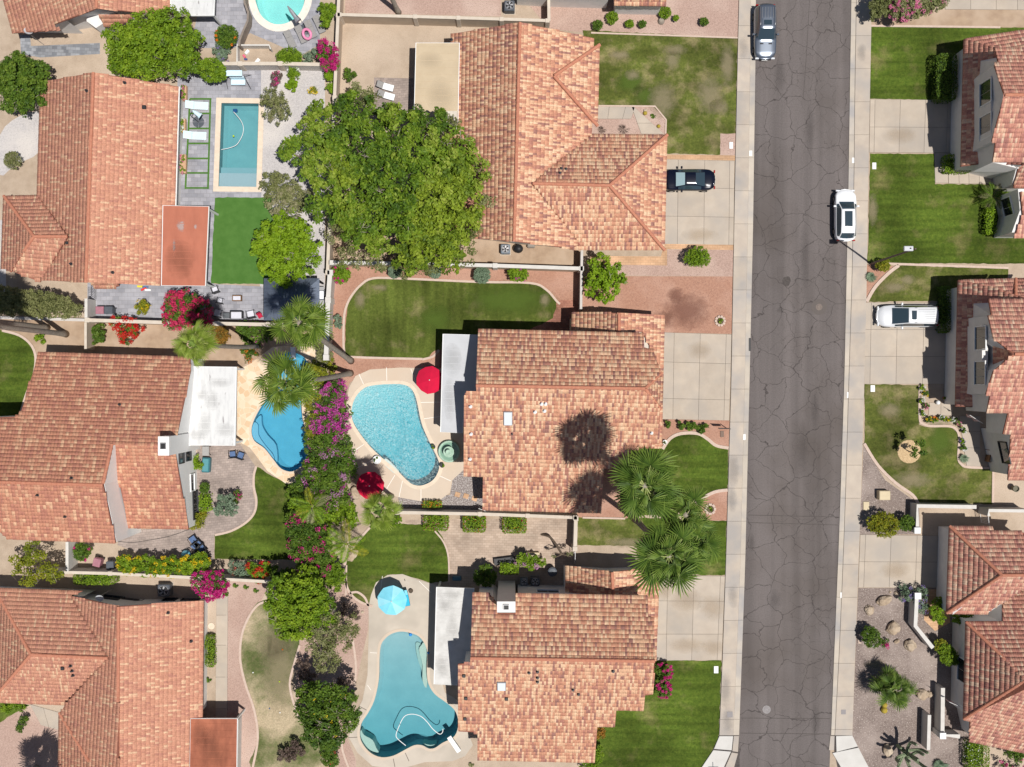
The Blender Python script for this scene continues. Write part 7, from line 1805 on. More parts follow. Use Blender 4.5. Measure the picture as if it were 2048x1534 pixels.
xover = [(0.0,0.86,0.90,0.98,0.74,'b'),(0.05,0.94,1.0,1.08,0.72,'r'),(0.14,0.98,1.02,1.52,0.66,'t'),(0.3,1.0,1.03,1.64,0.66,'t'),(0.58,1.0,1.03,1.62,0.64,'t'),(0.60,1.0,1.03,1.58,0.65,'w'),(0.74,1.0,1.0,1.04,0.78,'b'),(0.9,0.95,0.90,0.95,0.76,'b'),(0.97,0.86,0.80,0.85,0.70,'b'),(1.0,0.74,0.62,0.66,0.66,'b')]
van = [(0.0,0.88,0.95,1.10,0.82,'r'),(0.03,0.94,1.0,1.50,0.78,'r'),(0.06,0.98,1.02,1.72,0.76,'t'),(0.3,1.0,1.03,1.79,0.75,'t'),(0.53,1.0,1.03,1.76,0.72,'t'),(0.55,1.0,1.02,1.72,0.72,'w'),(0.765,1.0,0.99,1.06,0.80,'b'),(0.92,0.92,0.86,0.92,0.74,'b'),(0.98,0.80,0.72,0.78,0.64,'b'),(1.0,0.68,0.58,0.62,0.58,'b')]
coupe = [(0.0,0.82,0.78,0.84,0.72,'b'),(0.06,0.92,0.88,0.93,0.74,'b'),(0.20,0.985,0.92,0.99,0.72,'r'),(0.38,1.0,0.93,1.32,0.62,'t'),(0.58,0.99,0.92,1.33,0.62,'w'),(0.76,0.98,0.90,0.97,0.72,'b'),(0.92,0.94,0.82,0.87,0.74,'b'),(1.0,0.80,0.62,0.66,0.68,'b')]
car("suv", "dark silver suv with a black sunroof parked at the top of the street", "car", 1531, 63, PI, paint("paint_gunmetal", (0.22,0.25,0.30), 0.8, 0.3), 4.95, 1.98, suv, 0.7, (0.35,0.44,0.36), (0.1,0.44), 5, True)
car("suv", "white suv with black panoramic roof parked in front of the striped lawn", "car", 1692, 430, 0, paint("paint_white", (0.80,0.81,0.83)), 4.72, 1.90, xover, 0.7, (0.26,0.55,0.36))
car("minivan", "white minivan with roof rails on the right hand driveway", "car", 1816, 632, PI/2, paint("paint_pearl", (0.70,0.71,0.73), 0.1), 5.5, 2.0, van, 0.7, (0.42,0.50,0.42), (0.08,0.45), 6)
car("coupe", "dark blue coupe nosed under the garage eave", "car", 1378, 359, PI/2, paint("paint_navy", (0.003,0.004,0.013), 0.1, 0.2), 4.75, 1.95, coupe, 0.7, glass=mat("sunshade_glass", (0.30,0.42,0.45), rough=0.15, spec=0.8))

# ================================================================== GARDEN AND STREET FURNITURE
M_lblue = mat("pale_blue_cloth", (0.62,0.78,0.86), (0.56,0.73,0.82), 2)
M_grey = mat("grey_mesh_cloth", (0.30,0.29,0.28), (0.25,0.24,0.235), 8)
M_blue = mat("blue_cushion", (0.10,0.16,0.30), (0.08,0.13,0.25), 3)
M_redc = mat("red_canvas", (0.58,0.006,0.045), (0.50,0.006,0.04), 1.2)
M_tealc = mat("teal_canvas", (0.22,0.62,0.76), (0.18,0.56,0.70), 1.2)
M_tealc2 = mat("teal_canvas_light", (0.34,0.70,0.80), (0.28,0.64,0.76), 1.2)
M_greyf = mat("frame_grey", (0.35,0.36,0.38), rough=0.4, metal=0.4)
M_wood = mat("brown_wood", (0.22,0.12,0.06), (0.16,0.085,0.04), 4, 4, 0.7)
M_cush = mat("pale_cushion", (0.62,0.62,0.68), (0.56,0.56,0.62), 3)
M_terra = mat("terracotta_pot", (0.42,0.18,0.10), (0.36,0.15,0.08), 6)
M_tan = mat("tan_paint", (0.60,0.50,0.34), (0.55,0.46,0.31), 2)
M_gplas = mat("grey_plastic", (0.09,0.10,0.12), (0.075,0.085,0.10), 5, rough=0.5)
M_mauve = mat("faded_mauve_plastic", (0.36,0.16,0.20), (0.31,0.135,0.17), 4, rough=0.6)
M_stone = mat("tan_boulder", (0.44,0.34,0.24), (0.30,0.225,0.16), 2.2, 8, 0.95, 0.9, 6, col3=(0.52,0.43,0.33), scale3=0.8)

def lounger(label, x, y, ang, group=None, fab=M_lblue, frame=M_white, W=0.66, L=1.95, back=0.35, two=None):
    p = G(x, y); r = thing("sun_lounger", label, "sun lounger", (p.x, p.y, 0), ang, group)
    fr = MB(); z = 0.32
    for sx in (-1, 1): fr.tube([(sx*W/2,-L/2,z),(sx*W/2,L/2*0.3,z),(sx*W/2,L/2,z+back)], 0.025, 6)
    fr.tube([(-W/2,-L/2,z),(W/2,-L/2,z)], 0.025, 6); fr.tube([(-W/2,L/2,z+back),(W/2,L/2,z+back)], 0.025, 6); fr.build("frame", frame, r)
    MB().add([(-W/2,-L/2,z),(W/2,-L/2,z),(W/2,L*0.15,z),(-W/2,L*0.15,z),(-W/2,-L/2,z+.04),(W/2,-L/2,z+.04),(W/2,L*0.15,z+.04),(-W/2,L*0.15,z+.04)], [(3,2,1,0),(4,5,6,7),(0,1,5,4),(1,2,6,5),(2,3,7,6),(3,0,4,7)]).build("seat", two or fab, r)
    MB().add([(-W/2,L*0.16,z),(W/2,L*0.16,z),(W/2,L/2,z+back),(-W/2,L/2,z+back),(-W/2,L*0.16,z+.05),(W/2,L*0.16,z+.05),(W/2,L/2,z+back+.05),(-W/2,L/2,z+back+.05)], [(3,2,1,0),(4,5,6,7),(0,1,5,4),(1,2,6,5),(2,3,7,6),(3,0,4,7)]).build("backrest", fab, r)
    for sx in (-1, 1):
        for yy in (-L*0.38, L*0.3): MB().tube([(sx*W*0.45,yy,0),(sx*W*0.45,yy,z)], 0.02, 6).build("leg", frame, r)
    return r
def rim(mb, pts, r_, n=6): mb.tube(pts, r_, n); return mb
lounger("pale blue sun lounger at the head of the stepping slabs", 397, 213, PI/2-0.05, None, M_lblue, M_white)
lounger("pale blue sun lounger below the closed cantilever umbrella", 393, 273, PI/2-0.04)
for i, (x, y) in enumerate(((582,82),(604,72),(623,62),(640,52))):
    lounger("grey mesh pool lounger, %s of the row of four from the left" % ("first","second","third","fourth")[i], x, y, 0.42, "grey loungers beside the round pool", M_grey, M_greyf, 0.6, 1.5)
lounger("dark and white sun lounger on the brick patio, upper of two", 772, 175, PI/2-0.28, None, M_grey, M_dark, 0.58, 1.5, two=M_white)
lounger("dark and white sun lounger on the brick patio, lower of two", 774, 193, PI/2-0.28, None, M_grey, M_dark, 0.58, 1.5, two=M_white)
lounger("turquoise lounger beside the teal umbrella", 812, 1194, 0.18, None, M_tealc, M_dark, 0.55, 1.5, two=mat("turquoise_cloth", (0.03,0.42,0.62)))

def umbrella(label, x, y, z, rad, n, mats, tilt=0.0, rot=0.0, drop=0.45):
    c = P(x, y, z); r = thing("patio_umbrella", label, "umbrella", (c.x, c.y, 0), rot)
    MB().tube([(0,0,0),(0,0,z+0.08)], 0.03, 8).build("pole", M_white, r)
    MB().lathe([(0.3,0),(0.28,0.07),(0.06,0.1),(0.06,0.25)], 14).build("base", M_greyf, r)
    for i in range(n):
        a0, a1 = 2*PI*i/n, 2*PI*(i+1)/n; am = (a0+a1)/2
        def pt(a, q, dz=0.0): 
            return (math.cos(a)*rad*q, math.sin(a)*rad*q, z - drop*q**1.25 + dz)
        vs = [pt(a0,0.03), pt(a1,0.03), pt(a0,0.55), pt(am,0.53,-0.035), pt(a1,0.55), pt(a0,1.0), pt(am,0.955,-0.03), pt(a1,1.0), pt(a0,1.0,-0.1), pt(am,0.955,-0.13), pt(a1,1.0,-0.1)]
        mb = MB(); mb.add(vs, [(0,2,3),(0,3,1),(1,3,4),(2,5,6,3),(3,6,7,4),(5,8,9,6),(6,9,10,7)])
        mb.build("canopy_panel", mats[i % len(mats)], r)
        MB().tube([(0.02*math.cos(a0),0.02*math.sin(a0),z-0.06),(math.cos(a0)*rad,math.sin(a0)*rad,z-drop-0.03)], 0.012, 4).build("rib", M_greyf, r)
    MB().lathe([(0.05,z-0.02),(0.05,z+0.08),(0.02,z+0.12)], 8).build("finial", M_white, r)
    return r
umbrella("red patio umbrella at the head of the centre pool", 859, 760, 2.5, 1.27, 6, [M_redc], rot=0.35)
umbrella("red patio umbrella partly under the small fan palm", 739, 972, 2.5, 1.27, 6, [M_redc], rot=0.2)
umbrella("teal ten sided umbrella on the lower pool deck", 783, 1203, 2.5, 1.34, 9, [M_tealc, M_tealc2, M_tealc], rot=0.1)
# closed cantilever umbrella (pool loungers upper left) and round slate base
def closed_umb(label, x, y, x2, y2, base, col, z=2.4):
    a = P(x, y, z); b = P(x2, y2, z-0.3); c = G(*base); r = thing("closed_umbrella", label, "umbrella", (c.x, c.y, 0))
    mb = MB(); mb.tube([a, a.lerp(b, .3), a.lerp(b, .75), b], [0.05, 0.16, 0.2, 0.3], 9); mb.build("folded_canopy", col, r, True)
    mb = MB(); mb.tube([c, c+Vector((0,0,z*0.95)), a], 0.035, 6); mb.build("mast", M_dark, r, True)
    for k in range(4):
        th0 = k*PI/2+0.06; q = [(0.52*math.cos(th0+t*(PI/2-0.12)/6), 0.52*math.sin(th0+t*(PI/2-0.12)/6)) for t in range(7)]
        MB().prism([(0.02*math.cos(th0+.7),0.02*math.sin(th0+.7))]+q, 0, 0.09).build("base_weight", M_gplas, r)
    return r
closed_umb("closed pale blue cantilever umbrella on a round slate base", 385, 221, 401, 232, (397,244), M_lblue)
closed_umb("closed grey cantilever umbrella leaning out over the round pool", 575, 12, 597, 42, (612,58), M_greyf, 2.6)
# swing seat
p = G(479,162); r = thing("swing_seat", "pale blue canopy swing seat below the retaining wall", "swing", (p.x, p.y, 0))
MB().rbox(-0.72,0.72,-0.1,0.42,1.75,1.82,0.03).build("canopy", M_lblue, r); MB().rbox(-0.65,0.65,-0.5,0.0,0.42,0.54,0.04).build("seat", M_lblue, r)
MB().rbox(-0.65,0.65,0.02,0.12,0.5,1.0,0.03).build("backrest", M_lblue, r)
for sx in (-1, 1):
    for yy in (-0.75, 0.55):
        MB().tube([(sx*0.85,0,1.75),(sx*1.05,yy,0)], 0.025, 6).build("leg", M_dark, r)
# pink ring float
def torus(mb, R0, r0, z, n=20, m=8, c=(0,0)):
    rings = [[(c[0]+(R0+r0*math.cos(2*PI*j/m))*math.cos(2*PI*i/n), c[1]+(R0+r0*math.cos(2*PI*j/m))*math.sin(2*PI*i/n), z+r0*math.sin(2*PI*j/m)) for j in range(m)] for i in range(n)]
    rings.append(rings[0]); return mb.loft(rings, True, False)
o = torus(MB(), 0.42, 0.13, 0, 22).build("pool_ring", mat("pink_float", (0.72,0.25,0.42), rough=0.4), None, False, True); o.location = P(614,68,0.62); o.rotation_euler = (0.25,0.75,0.3); tag(o, "pink swim ring lying across the grey loungers", "swim ring")
# blue balls, small toys
def sphere(mb, r0, c=(0,0,0), n=14, m=8):
    return mb.lathe([(max(0.002, r0*math.sin(PI*i/m)), c[2]-r0*math.cos(PI*i/m)) for i in range(m+1)], n, (c[0], c[1]))
for x, y, z, r0, mt, lab, cat in ((821,1269,0.02,0.16,mat("blue_ball",(0.03,0.25,0.65),rough=0.3),"blue ball floating at the top of the lower teal pool","ball"),(857,1306,0.14,0.1,MATS["blue_ball"],"small blue ball on the deck beside the pool steps","ball"),
        (467,272,-0.05,0.09,mat("yellow_ball",(0.45,0.6,0.03)),"yellow green ball floating in the rectangular pool","ball"),(372,1109,0.42,0.42,mat("aqua_ball",(0.22,0.55,0.66),(0.10,0.38,0.50),3,rough=0.3),"big aqua beach ball beside the stacked blue chairs","ball"),
        (1876,805,0.25,0.2,M_white,"white garden globe lamp beside the front path at the right","globe"),(1885,1239,0.22,0.22,MATS["joint_white"],"white garden globe between green bush and path","globe"),(413,563,0.2,0.17,M_white,"white globe at the foot of the rust patio cover post","globe")):
    o = sphere(MB(), r0).build("ball" if cat == "ball" else "globe", mt, None, False, True); p = P(x, y, z); o.location = p; tag(o, lab, cat)
# pool cleaner hoses
def hose(label, px, z, rad, material, closed_end=None, smooth=5):
    pts = [P(x, y, z) for x, y in px]; o = MB().tube(smooth_open(pts, smooth), rad, 6).build("hose", material); return tag(o, label, "hose")
hose("white cleaner hose floating in the lower teal pool", z5(500,1134,3.835,[(1195,1370),(1135,1320),(1120,1290),(1135,1240),(1180,1150),(1240,1128),(1310,1145),(1360,1190),(1400,1240),(1450,1280),(1475,1270),(1480,1240)]), -0.10, 0.035, M_white)
hose("white cleaner hose curving through the rectangular pool", z5(340,120,10.22,[(1300,1060),(1380,1150),(1460,1260),(1500,1380),(1490,1500),(1440,1620),(1350,1740),(1200,1800),(1050,1830)]), -0.10, 0.025, M_white)
hose("thin dark garden hose across the taupe paving", [(232,1082),(262,1085),(300,1080),(340,1072),(380,1058)], 0.03, 0.02, M_dark)
cl = MB().rbox(-0.2,0.2,-0.16,0.16,0,0.2,0.06).build("pool_cleaner", mat("cleaner_blue", (0.02,0.08,0.22), rough=0.4)); cl.location = P(471,222,-1.3); tag(cl, "dark blue cleaner robot on the rectangular pool's floor", "pool cleaner")
# diving board, slide board
def board(label, x, y, rz, L, W, z):
    p = P(x, y, z); r = thing("diving_board", label, "diving board", (p.x, p.y, 0), rz)
    MB().rbox(-W/2, W/2, -L/2, L/2, z-0.06, z, 0.02).build("board", M_white, r); MB().rbox(-W/2+0.02, W/2-0.02, -L/2+0.05, -L/2+0.6, 0.0, z-0.06, 0.04).build("stand", M_greyf, r)
board("white diving board at the lower right end of the teal pool", 908, 1489, 0.60, 1.65, 0.42, 0.5)
board("white diving board over the head of the blue pool", 586, 706, PI+0.05, 1.1, 0.45, 0.5)
tag(hose("dark hose end lying on the teal pool deck near the fire pit", [(809,1158),(810,1162)], 0.05, 0.03, M_dark), None)
o = MB().lathe([(0.2,0.03),(0.2,0.22),(0.16,0.25),(0.15,0.2),(0.02,0.19)], 16).build("round_planter", mat("brown_planter",(0.10,0.075,0.055))); o.location = G(822,1181); tag(o, "round brown drum on the pool deck right of the turquoise lounger", "planter")
# gazebo with standing seam hip roof
c = P(582,598,3.0); r = thing("gazebo", "dark grey standing seam hip roof gazebo beside the wall", "gazebo", (c.x, c.y, 0))
hx, hy, ze, zp = 2.45, 1.85, 2.75, 3.55; M_seam = mat("slate_blue_metal", (0.12,0.145,0.19), (0.10,0.12,0.165), 2, rough=0.45, metal=0.3)
rx = hx-hy
cs = [(-hx,-hy,ze),(hx,-hy,ze),(hx,hy,ze),(-hx,hy,ze)]; ap = [(-rx,0,zp),(rx,0,zp)]
for nm, vs in (("roof_panel",[cs[0],cs[1],ap[1],ap[0]]),("roof_panel",[cs[1],cs[2],ap[1]]),("roof_panel",[cs[2],cs[3],ap[0],ap[1]]),("roof_panel",[cs[3],cs[0],ap[0]])):
    po = MB().add(vs, [tuple(range(len(vs)))]).build(nm, M_seam, r)
    sm = MB(); a = Vector(vs[0]); b = Vector(vs[1]); n = int((b-a).length/0.3)
    tip0 = Vector(vs[-1]); tip1 = Vector(vs[2]); ed = (b-a).normalized(); nr = ed.cross(Vector(vs[2])-a).normalized(); up = nr.cross(ed)
    H_ = (tip1-a).dot(up); s0 = (tip0-a).dot(ed); s1 = (tip1-a).dot(ed); Le = (b-a).length
    for i in range(1, n):
        s = Le*i/n
        hh = H_*(s/s0 if s < s0 else (1 if s <= s1 else (Le-s)/(Le-s1)))
        q = a + ed*s; e = q + up*hh
        sm.add([q-ed*.012, q+ed*.012, e+ed*.012, e-ed*.012, q-ed*.012+nr*.045, q+ed*.012+nr*.045, e+ed*.012+nr*.045, e-ed*.012+nr*.045], [(4,5,6,7),(0,1,5,4),(1,2,6,5),(2,3,7,6),(3,0,4,7)])
    so_ = sm.build("seam", M_seam, po); so_["kind"] = "stuff"
for sx in (-1, 1):
    for sy in (-1, 1): MB().box(sx*(hx-.2)-.07, sx*(hx-.2)+.07, sy*(hy-.2)-.07, sy*(hy-.2)+.07, 0, ze).build("post", M_dark, r)
# grill by the wall
def grill(label, x, y, rz, w=0.9, table=True):
    p = G(x, y); r = thing("barbecue", label, "barbecue", (p.x, p.y, 0), rz)
    MB().box(-w/2,w/2,-0.28,0.28,0.08,0.85).build("cabinet", M_gplas, r)
    mb = MB(); mb.loft([[(-w*0.35,-0.26,0.86),(-w*0.35,-0.2,1.08),(-w*0.35,0.12,1.15),(-w*0.35,0.27,0.95),(-w*0.35,0.27,0.86)],[(w*0.35,-0.26,0.86),(w*0.35,-0.2,1.08),(w*0.35,0.12,1.15),(w*0.35,0.27,0.95),(w*0.35,0.27,0.86)]]); mb.build("lid", mat("steel", (0.40,0.42,0.45), rough=0.35, metal=0.8), r)
    for sx in (-1, 1): MB().box(sx*w*0.6-0.16, sx*w*0.6+0.16, -0.22,0.22,0.82,0.86).build("side_shelf", M_metal, r)
    for sx in (-1,1):
        for sy in (-1,1): MB().box(sx*w*.4-.03,sx*w*.4+.03,sy*.22-.03,sy*.22+.03,0,0.08).build("wheel", M_black, r)
grill("stainless barbecue between grey gazebo and wall", 647, 592, PI/2, 1.0)
# round kettle / cover
def ac_unit(label, x, y, s=0.78, h=0.8, group=None, box=M_gplas, rz=0.0):
    p = G(x, y); r = thing("air_conditioner", label, "air conditioner", (p.x, p.y, 0), rz, group)
    MB().rbox(-s/2,s/2,-s/2,s/2,0.03,h,0.09).build("casing", box, r)
    t = MB(); torus(t, s*0.40, 0.025, h+0.01, 20, 6); t.build("fan_ring", M_metal, r)
    MB().lathe([(s*0.38,h-0.04),(s*0.38,h+0.008)], 20).build("fan_well", M_black, r)
    for k in range(5):
        a = 2*PI*k/5; c_, s_ = math.cos(a), math.sin(a); n = (-s_, c_)
        MB().add([(c_*.07,s_*.07,h+.012),(c_*s*.34-n[0]*.02,s_*s*.34-n[1]*.02,h+.012),(c_*s*.33+n[0]*.14,s_*s*.33+n[1]*.14,h+.02),(c_*.08+n[0]*.09,s_*.08+n[1]*.09,h+.018)],[(0,1,2,3)]).build("fan_blade", M_metal, r)
    MB().box(-s/2-0.06,s/2+0.06,-s/2-0.06,s/2+0.06,-0.02,0.03).build("pad", M_conc, r)
    return r
M_acg = mat("ac_grey_blue", (0.20,0.24,0.28), (0.17,0.20,0.24), 6, rough=0.5)
ac_unit("grey air conditioner beside the black covered grill", 1011, 500, 0.85, 0.8, box=M_acg)
ac_unit("grey air conditioner at the top edge beside the white wall", 1019, 18, 0.95, 0.9)
ac_unit("air conditioner in the gap between the terracotta roofs", 242, 1066, 0.85, 0.9, box=M_acg, rz=0.4)
ac_unit("air conditioner in the shade under the cream wall", 334, 1177, 1.1, 0.95)
ac_unit("left of the two air conditioners by the pool chimney", 1048, 1161, 0.65, 0.7, box=M_acg)
ac_unit("right of the two air conditioners by the pool chimney", 1070, 1160, 0.78, 0.8)
o = MB().lathe([(0.36,0),(0.42,0.5),(0.40,0.75),(0.25,0.95),(0.05,1.0)], 16).build("grill_cover", M_black, None, False, True); o.location = G(1037,499); o.scale = (1,0.95,1); tag(o, "black covered grill between two garden machines", "barbecue")
o = MB().rbox(-0.35,0.35,-0.2,0.2,0,0.5,0.1).build("storage_box", mat("taupe_plastic",(0.26,0.23,0.20))); o.location = G(1062,492); tag(o, "small taupe storage box right of the black covered grill", "box")
# bins
def bin_(label, x, y, rz, m, lidm, open_=False):
    p = G(x, y); r = thing("trash_bin", label, "trash bin", (p.x, p.y, 0), rz)
    mb = MB(); mb.loft([[(-.24,-.28,0.05),(.24,-.28,0.05),(.24,.28,0.05),(-.24,.28,0.05)],[(-.32,-.36,1.0),(.32,-.36,1.0),(.32,.36,1.0),(-.32,.36,1.0)]]); mb.build("body", m, r)
    MB().rbox(-.34,.34,-.38,.36,1.0,1.07,0.03).build("lid", lidm, r)
    MB().tube([(-.25,.40,0.98),(.25,.40,0.98)], 0.02, 6).build("handle", m, r)
    for sx in (-1, 1): MB().tube([(sx*.22,.28,.12),(sx*.28,.28,.12)], 0.12, 10).build("wheel", M_black, r)
bin_("faded mauve lidded bin beside the white cross wall", 209, 622, -PI/2, M_gplas, M_mauve)
bin_("black wheeled bin right of the mauve lidded one", 226, 622, -PI/2, M_gplas, M_gplas)
bin_("faded pink wheeled bin with white label near the white stub wall", 203, 1121, -0.25, M_mauve, M_mauve)
bin_("grey wheeled bin right of the faded pink one", 229, 1127, 0.05, M_gplas, M_gplas)
# satellite dishes
def dish(label, x, y, z, r0, rz, base_z):
    p = P(x, y, z); r = thing("satellite_dish", label, "satellite dish", (p.x, p.y, 0), rz)
    mb = MB(); rings = []
    for i in range(6):
        q = i/5; rings.append([(r0*q*math.cos(2*PI*k/18), r0*q*math.sin(2*PI*k/18), 0.16*q*q) for k in range(18)])
    mb.loft(rings[1:], True, False); mb.add([(*v[:2], v[2]) for v in rings[1]], [tuple(range(18))])
    d_ = mb.build("dish", mat("dish_grey", (0.55,0.57,0.60), rough=0.4), r, False, True); d_.location = (0,0,z); d_.rotation_euler = (0.55,0,0)
    MB().tube([(0,0,z-0.05),(0,0.1,z-0.35),(0,0.12,base_z)], 0.025, 6).build("mast", M_metal, r)
    MB().tube([(0,-0.35,z-0.1),(0,-0.55,z+0.35)], 0.015, 5).build("feed_arm", M_metal, r)
dish("satellite dish on the eave at the top left corner", 57, 64, 3.1, 0.38, 2.4, 0.02); dish("satellite dish against the shaded wall at the bottom left", 200, 1194, 3.0, 0.36, 0.2, 0.02)
# chairs, tables
def chair(label, x, y, rz, cushion, frame, w=0.6, group=None, back=True, name="patio_chair"):
    p = G(x, y); r = thing(name, label, "chair", (p.x, p.y, 0), rz, group)
    MB().rbox(-w/2,w/2,-w/2,w/2,0.34,0.46,0.04).build("cushion", cushion, r)
    fr = MB(); zt = 0.62
    fr.tube([(-w/2-.04,-w/2,0.02),(-w/2-.04,-w/2,zt),(-w/2-.04,w/2+.04,zt)], 0.028, 6); fr.tube([(w/2+.04,-w/2,0.02),(w/2+.04,-w/2,zt),(w/2+.04,w/2+.04,zt)], 0.028, 6); fr.build("armrest", frame, r)
    if back: MB().box(-w/2-.06,w/2+.06,w/2,w/2+0.07,0.0,0.86).build("backrest", frame, r)
    return r
chair("blue seated patio chair on the taupe paving, left of the pair", 468, 908, PI+0.1, M_blue, M_dark, 0.55); chair("blue seated patio chair on the taupe paving, right of the pair", 484, 910, PI-0.35, M_blue, M_dark, 0.55)
for i, (x, y, rz) in enumerate(((389,1078,0.6),(398,1086,0.75),(405,1094,0.5),(393,1090,1.0))):
    chair("%s blue chair of the cluster beside the aqua ball" % ("topmost","second","lowest right","lower left")[i], x, y, rz+PI, M_blue, M_dark, 0.62)
for x, y, rz, w, lab in ((433,580,0.35,0.5,"white cushioned chair nearest the rust patio cover"),(443,602,-0.2,0.42,"small white cushioned stool in the tree's shade"),(438,627,-0.25,0.6,"lavender cushioned armchair left along the wall"),(504,629,0.2,0.62,"lavender cushioned armchair right along the wall")):
    chair(lab, x, y, rz+PI, M_cush, M_dark, w)
p = G(475.5,631); r = thing("patio_sofa", "wide lavender cushioned sofa between the two armchairs", "sofa", (p.x, p.y, 0))
MB().rbox(-.5,.5,-.3,.3,.34,.46,.04).build("cushion", M_cush, r); MB().box(-.56,-.5,-.3,.36,0,.62).build("armrest", M_dark, r); MB().box(.5,.56,-.3,.36,0,.62).build("armrest", M_dark, r); MB().box(-.5,.5,.3,.36,0,.7).build("backrest", M_dark, r)
p = G(455,632); r = thing("side_table", "glass topped table between armchair and sofa", "table", (p.x, p.y, 0))
MB().rbox(-.3,.3,-.25,.25,.42,.46,.01).build("top", mat("smoked_glass",(0.12,0.13,0.14),rough=0.2), r)
for sx in (-1,1):
    for sy in (-1,1): MB().box(sx*.27-.02,sx*.27+.02,sy*.22-.02,sy*.22+.02,0,.42).build("leg", M_dark, r)
p = G(476,597); r = thing("fire_table", "wooden framed table with pale top in the middle of the patio", "table", (p.x, p.y, 0))
fr = MB(); strip(fr, [(-.38,-.22),(.38,-.22),(.38,.22),(-.38,.22)], 0.09, 0.0, 0.45, True); fr.build("frame", M_wood, r); MB().box(-.34,.34,-.18,.18,0.3,.42).build("top", M_cush, r)
p = G(522,632); r = thing("garden_chair", "small crimson chair beside the gazebo corner", "chair", (p.x, p.y, 0), 0.5)
MB().rbox(-.2,.2,-.2,.2,.36,.42,.02).build("seat", F_crim and mat("crimson_plastic",(0.45,0.02,0.06)), r); MB().rbox(-.2,.2,.18,.24,.4,.85,.02).build("backrest", MATS["crimson_plastic"], r)
for sx in (-1,1):
    for sy in (-1,1): MB().box(sx*.17-.02,sx*.17+.02,sy*.17-.02,sy*.17+.02,0,.36).build("leg", MATS["crimson_plastic"], r)
for x, y, rz, lab in ((1977,892,0.1,"upper of the two shaded porch chairs with a white cushion"),(1977,917,-0.2,"lower of the two shaded porch chairs with a white cushion")):
    chair(lab, x, y, rz+PI/2, M_cush, M_wood, 0.5)
# hot tub and grey table beside the white chimney house
p = G(415,929); r = thing("hot_tub", "teal topped rectangular spa tub beside the taupe paving", "hot tub", (p.x, p.y, 0), -0.06)
MB().rbox(-.36,.36,-.68,.68,0,.62,.1).build("shell", mat("teal_tub",(0.05,0.17,0.20),rough=0.4), r); MB().rbox(-.28,.28,-.58,.58,.60,.66,.05).build("cover", mat("teal_cover",(0.09,0.26,0.29),rough=0.3), r)
p = G(416,901); r = thing("patio_table", "narrow grey table below the white patio roof", "table", (p.x, p.y, 0))
MB().rbox(-.3,.3,-.42,.42,.66,.71,.01).build("top", mat("grey_top",(0.33,0.32,0.31)), r)
for sx in (-1,1):
    for sy in (-1,1): MB().box(sx*.26-.02,sx*.26+.02,sy*.38-.02,sy*.38+.02,0,.66).build("leg", M_dark, r)
# raised planter ring beds, fountain, urns, pots
def pot(label, x, y, r0, h, m, plant=None, name="plant_pot", spikes=9, group=None):
    p = G(x, y); r = thing(name, label, "planter", (p.x, p.y, 0), group=group)
    MB().lathe([(r0*.7,0),(r0,h*.85),(r0*1.08,h*.9),(r0*1.05,h),(r0*.85,h),(r0*.8,h*.8),(0.01,h*.8)], 18).build("bowl", m, r)
    if plant:
        leaf_cloud("plant", [(0,0,h,r0*.75,r0*.75,r0*.6)], 0.14, 70, plant, r, int(x), r0*.3, fill=0, world=False)
pot("white rimmed round planter with dark plants beside the centre pool", 755, 919, 0.36, 0.45, M_white, L_deep)
pot("black urn with plants above the green fountain", 867, 893, 0.2, 0.5, M_black, L_lime); pot("black urn with plants below the green fountain", 885, 930, 0.2, 0.5, M_black, L_lime)
pot("square white planter at the corner of the front lawn", 1329, 884, 0.2, 0.35, M_white, L_oliv)
pot("dark urn on the gravel beside the right hand house", 2025, 976, 0.28, 0.7, mat("urn_olive",(0.16,0.15,0.11)), None, "urn")
pot("small terracotta pot on the shaded path at the right", 1886, 796, 0.12, 0.3, M_terra, L_citr)
p = P(898,903,0.5); r = thing("fountain", "green three tiered round fountain by the pool", "fountain", (p.x, p.y, 0))
M_vg = mat("verdigris", (0.30,0.44,0.34), (0.40,0.54,0.44), 4, 5, 0.6, 0.4, 14)
MB().lathe([(.95,0),(1.0,.42),(.94,.5),(.82,.46),(.78,.2),(.02,.18)], 28).build("basin", M_vg, r, False, True); MB().lathe([(.12,.15),(.1,.8),(.45,.98),(.5,1.06),(.42,1.02),(.02,.95)], 22).build("middle_bowl", M_vg, r, False, True)
MB().lathe([(.06,.9),(.05,1.35),(.22,1.45),(.25,1.5),(.2,1.47),(.02,1.42)], 16).build("top_bowl", M_vg, r, False, True); MB().lathe([(.8,.25),(.8,.36),(.01,.37)], 28).build("water", mat("fountain_water",(0.20,0.33,0.25),rough=0.08,spec=0.8), r)
def ring_bed(label, x, y, r0, m, n=9):
    p = G(x, y); r = thing("ring_planter", label, "planter", (p.x, p.y, 0))
    for i in range(n):
        a = 2*PI*i/n; c_ = (math.cos(a)*r0, math.sin(a)*r0); w = 2*PI*r0/n*0.46
        mb = MB(); mb.rbox(-w, w, -0.11, 0.11, 0, 0.15, 0.03); q = Matrix.Rotation(a+PI/2, 4, 'Z')
        mb.v = [tuple(q @ Vector(v) + Vector((c_[0], c_[1], 0))) for v in mb.v]; mb.build("stone", m, r)
    MB().lathe([(r0*.85,0.0),(r0*.7,0.05),(0.01,0.06)], 16).build("soil", mat("dark_soil",(0.10,0.07,0.05),(0.16,0.12,0.08),8), r)
    leaf_cloud("plant", [(0,0,.1,r0*.35,r0*.35,.25)], 0.16, 50, L_citr, r, int(x), .15, fill=0, world=False)
ring_bed("scalloped stone ring planter on the red gravel", 1440, 642, 0.4, M_edge, 10); ring_bed("octagonal block ring planter beside the fan palms", 1420, 1018, 0.42, M_edge, 8)
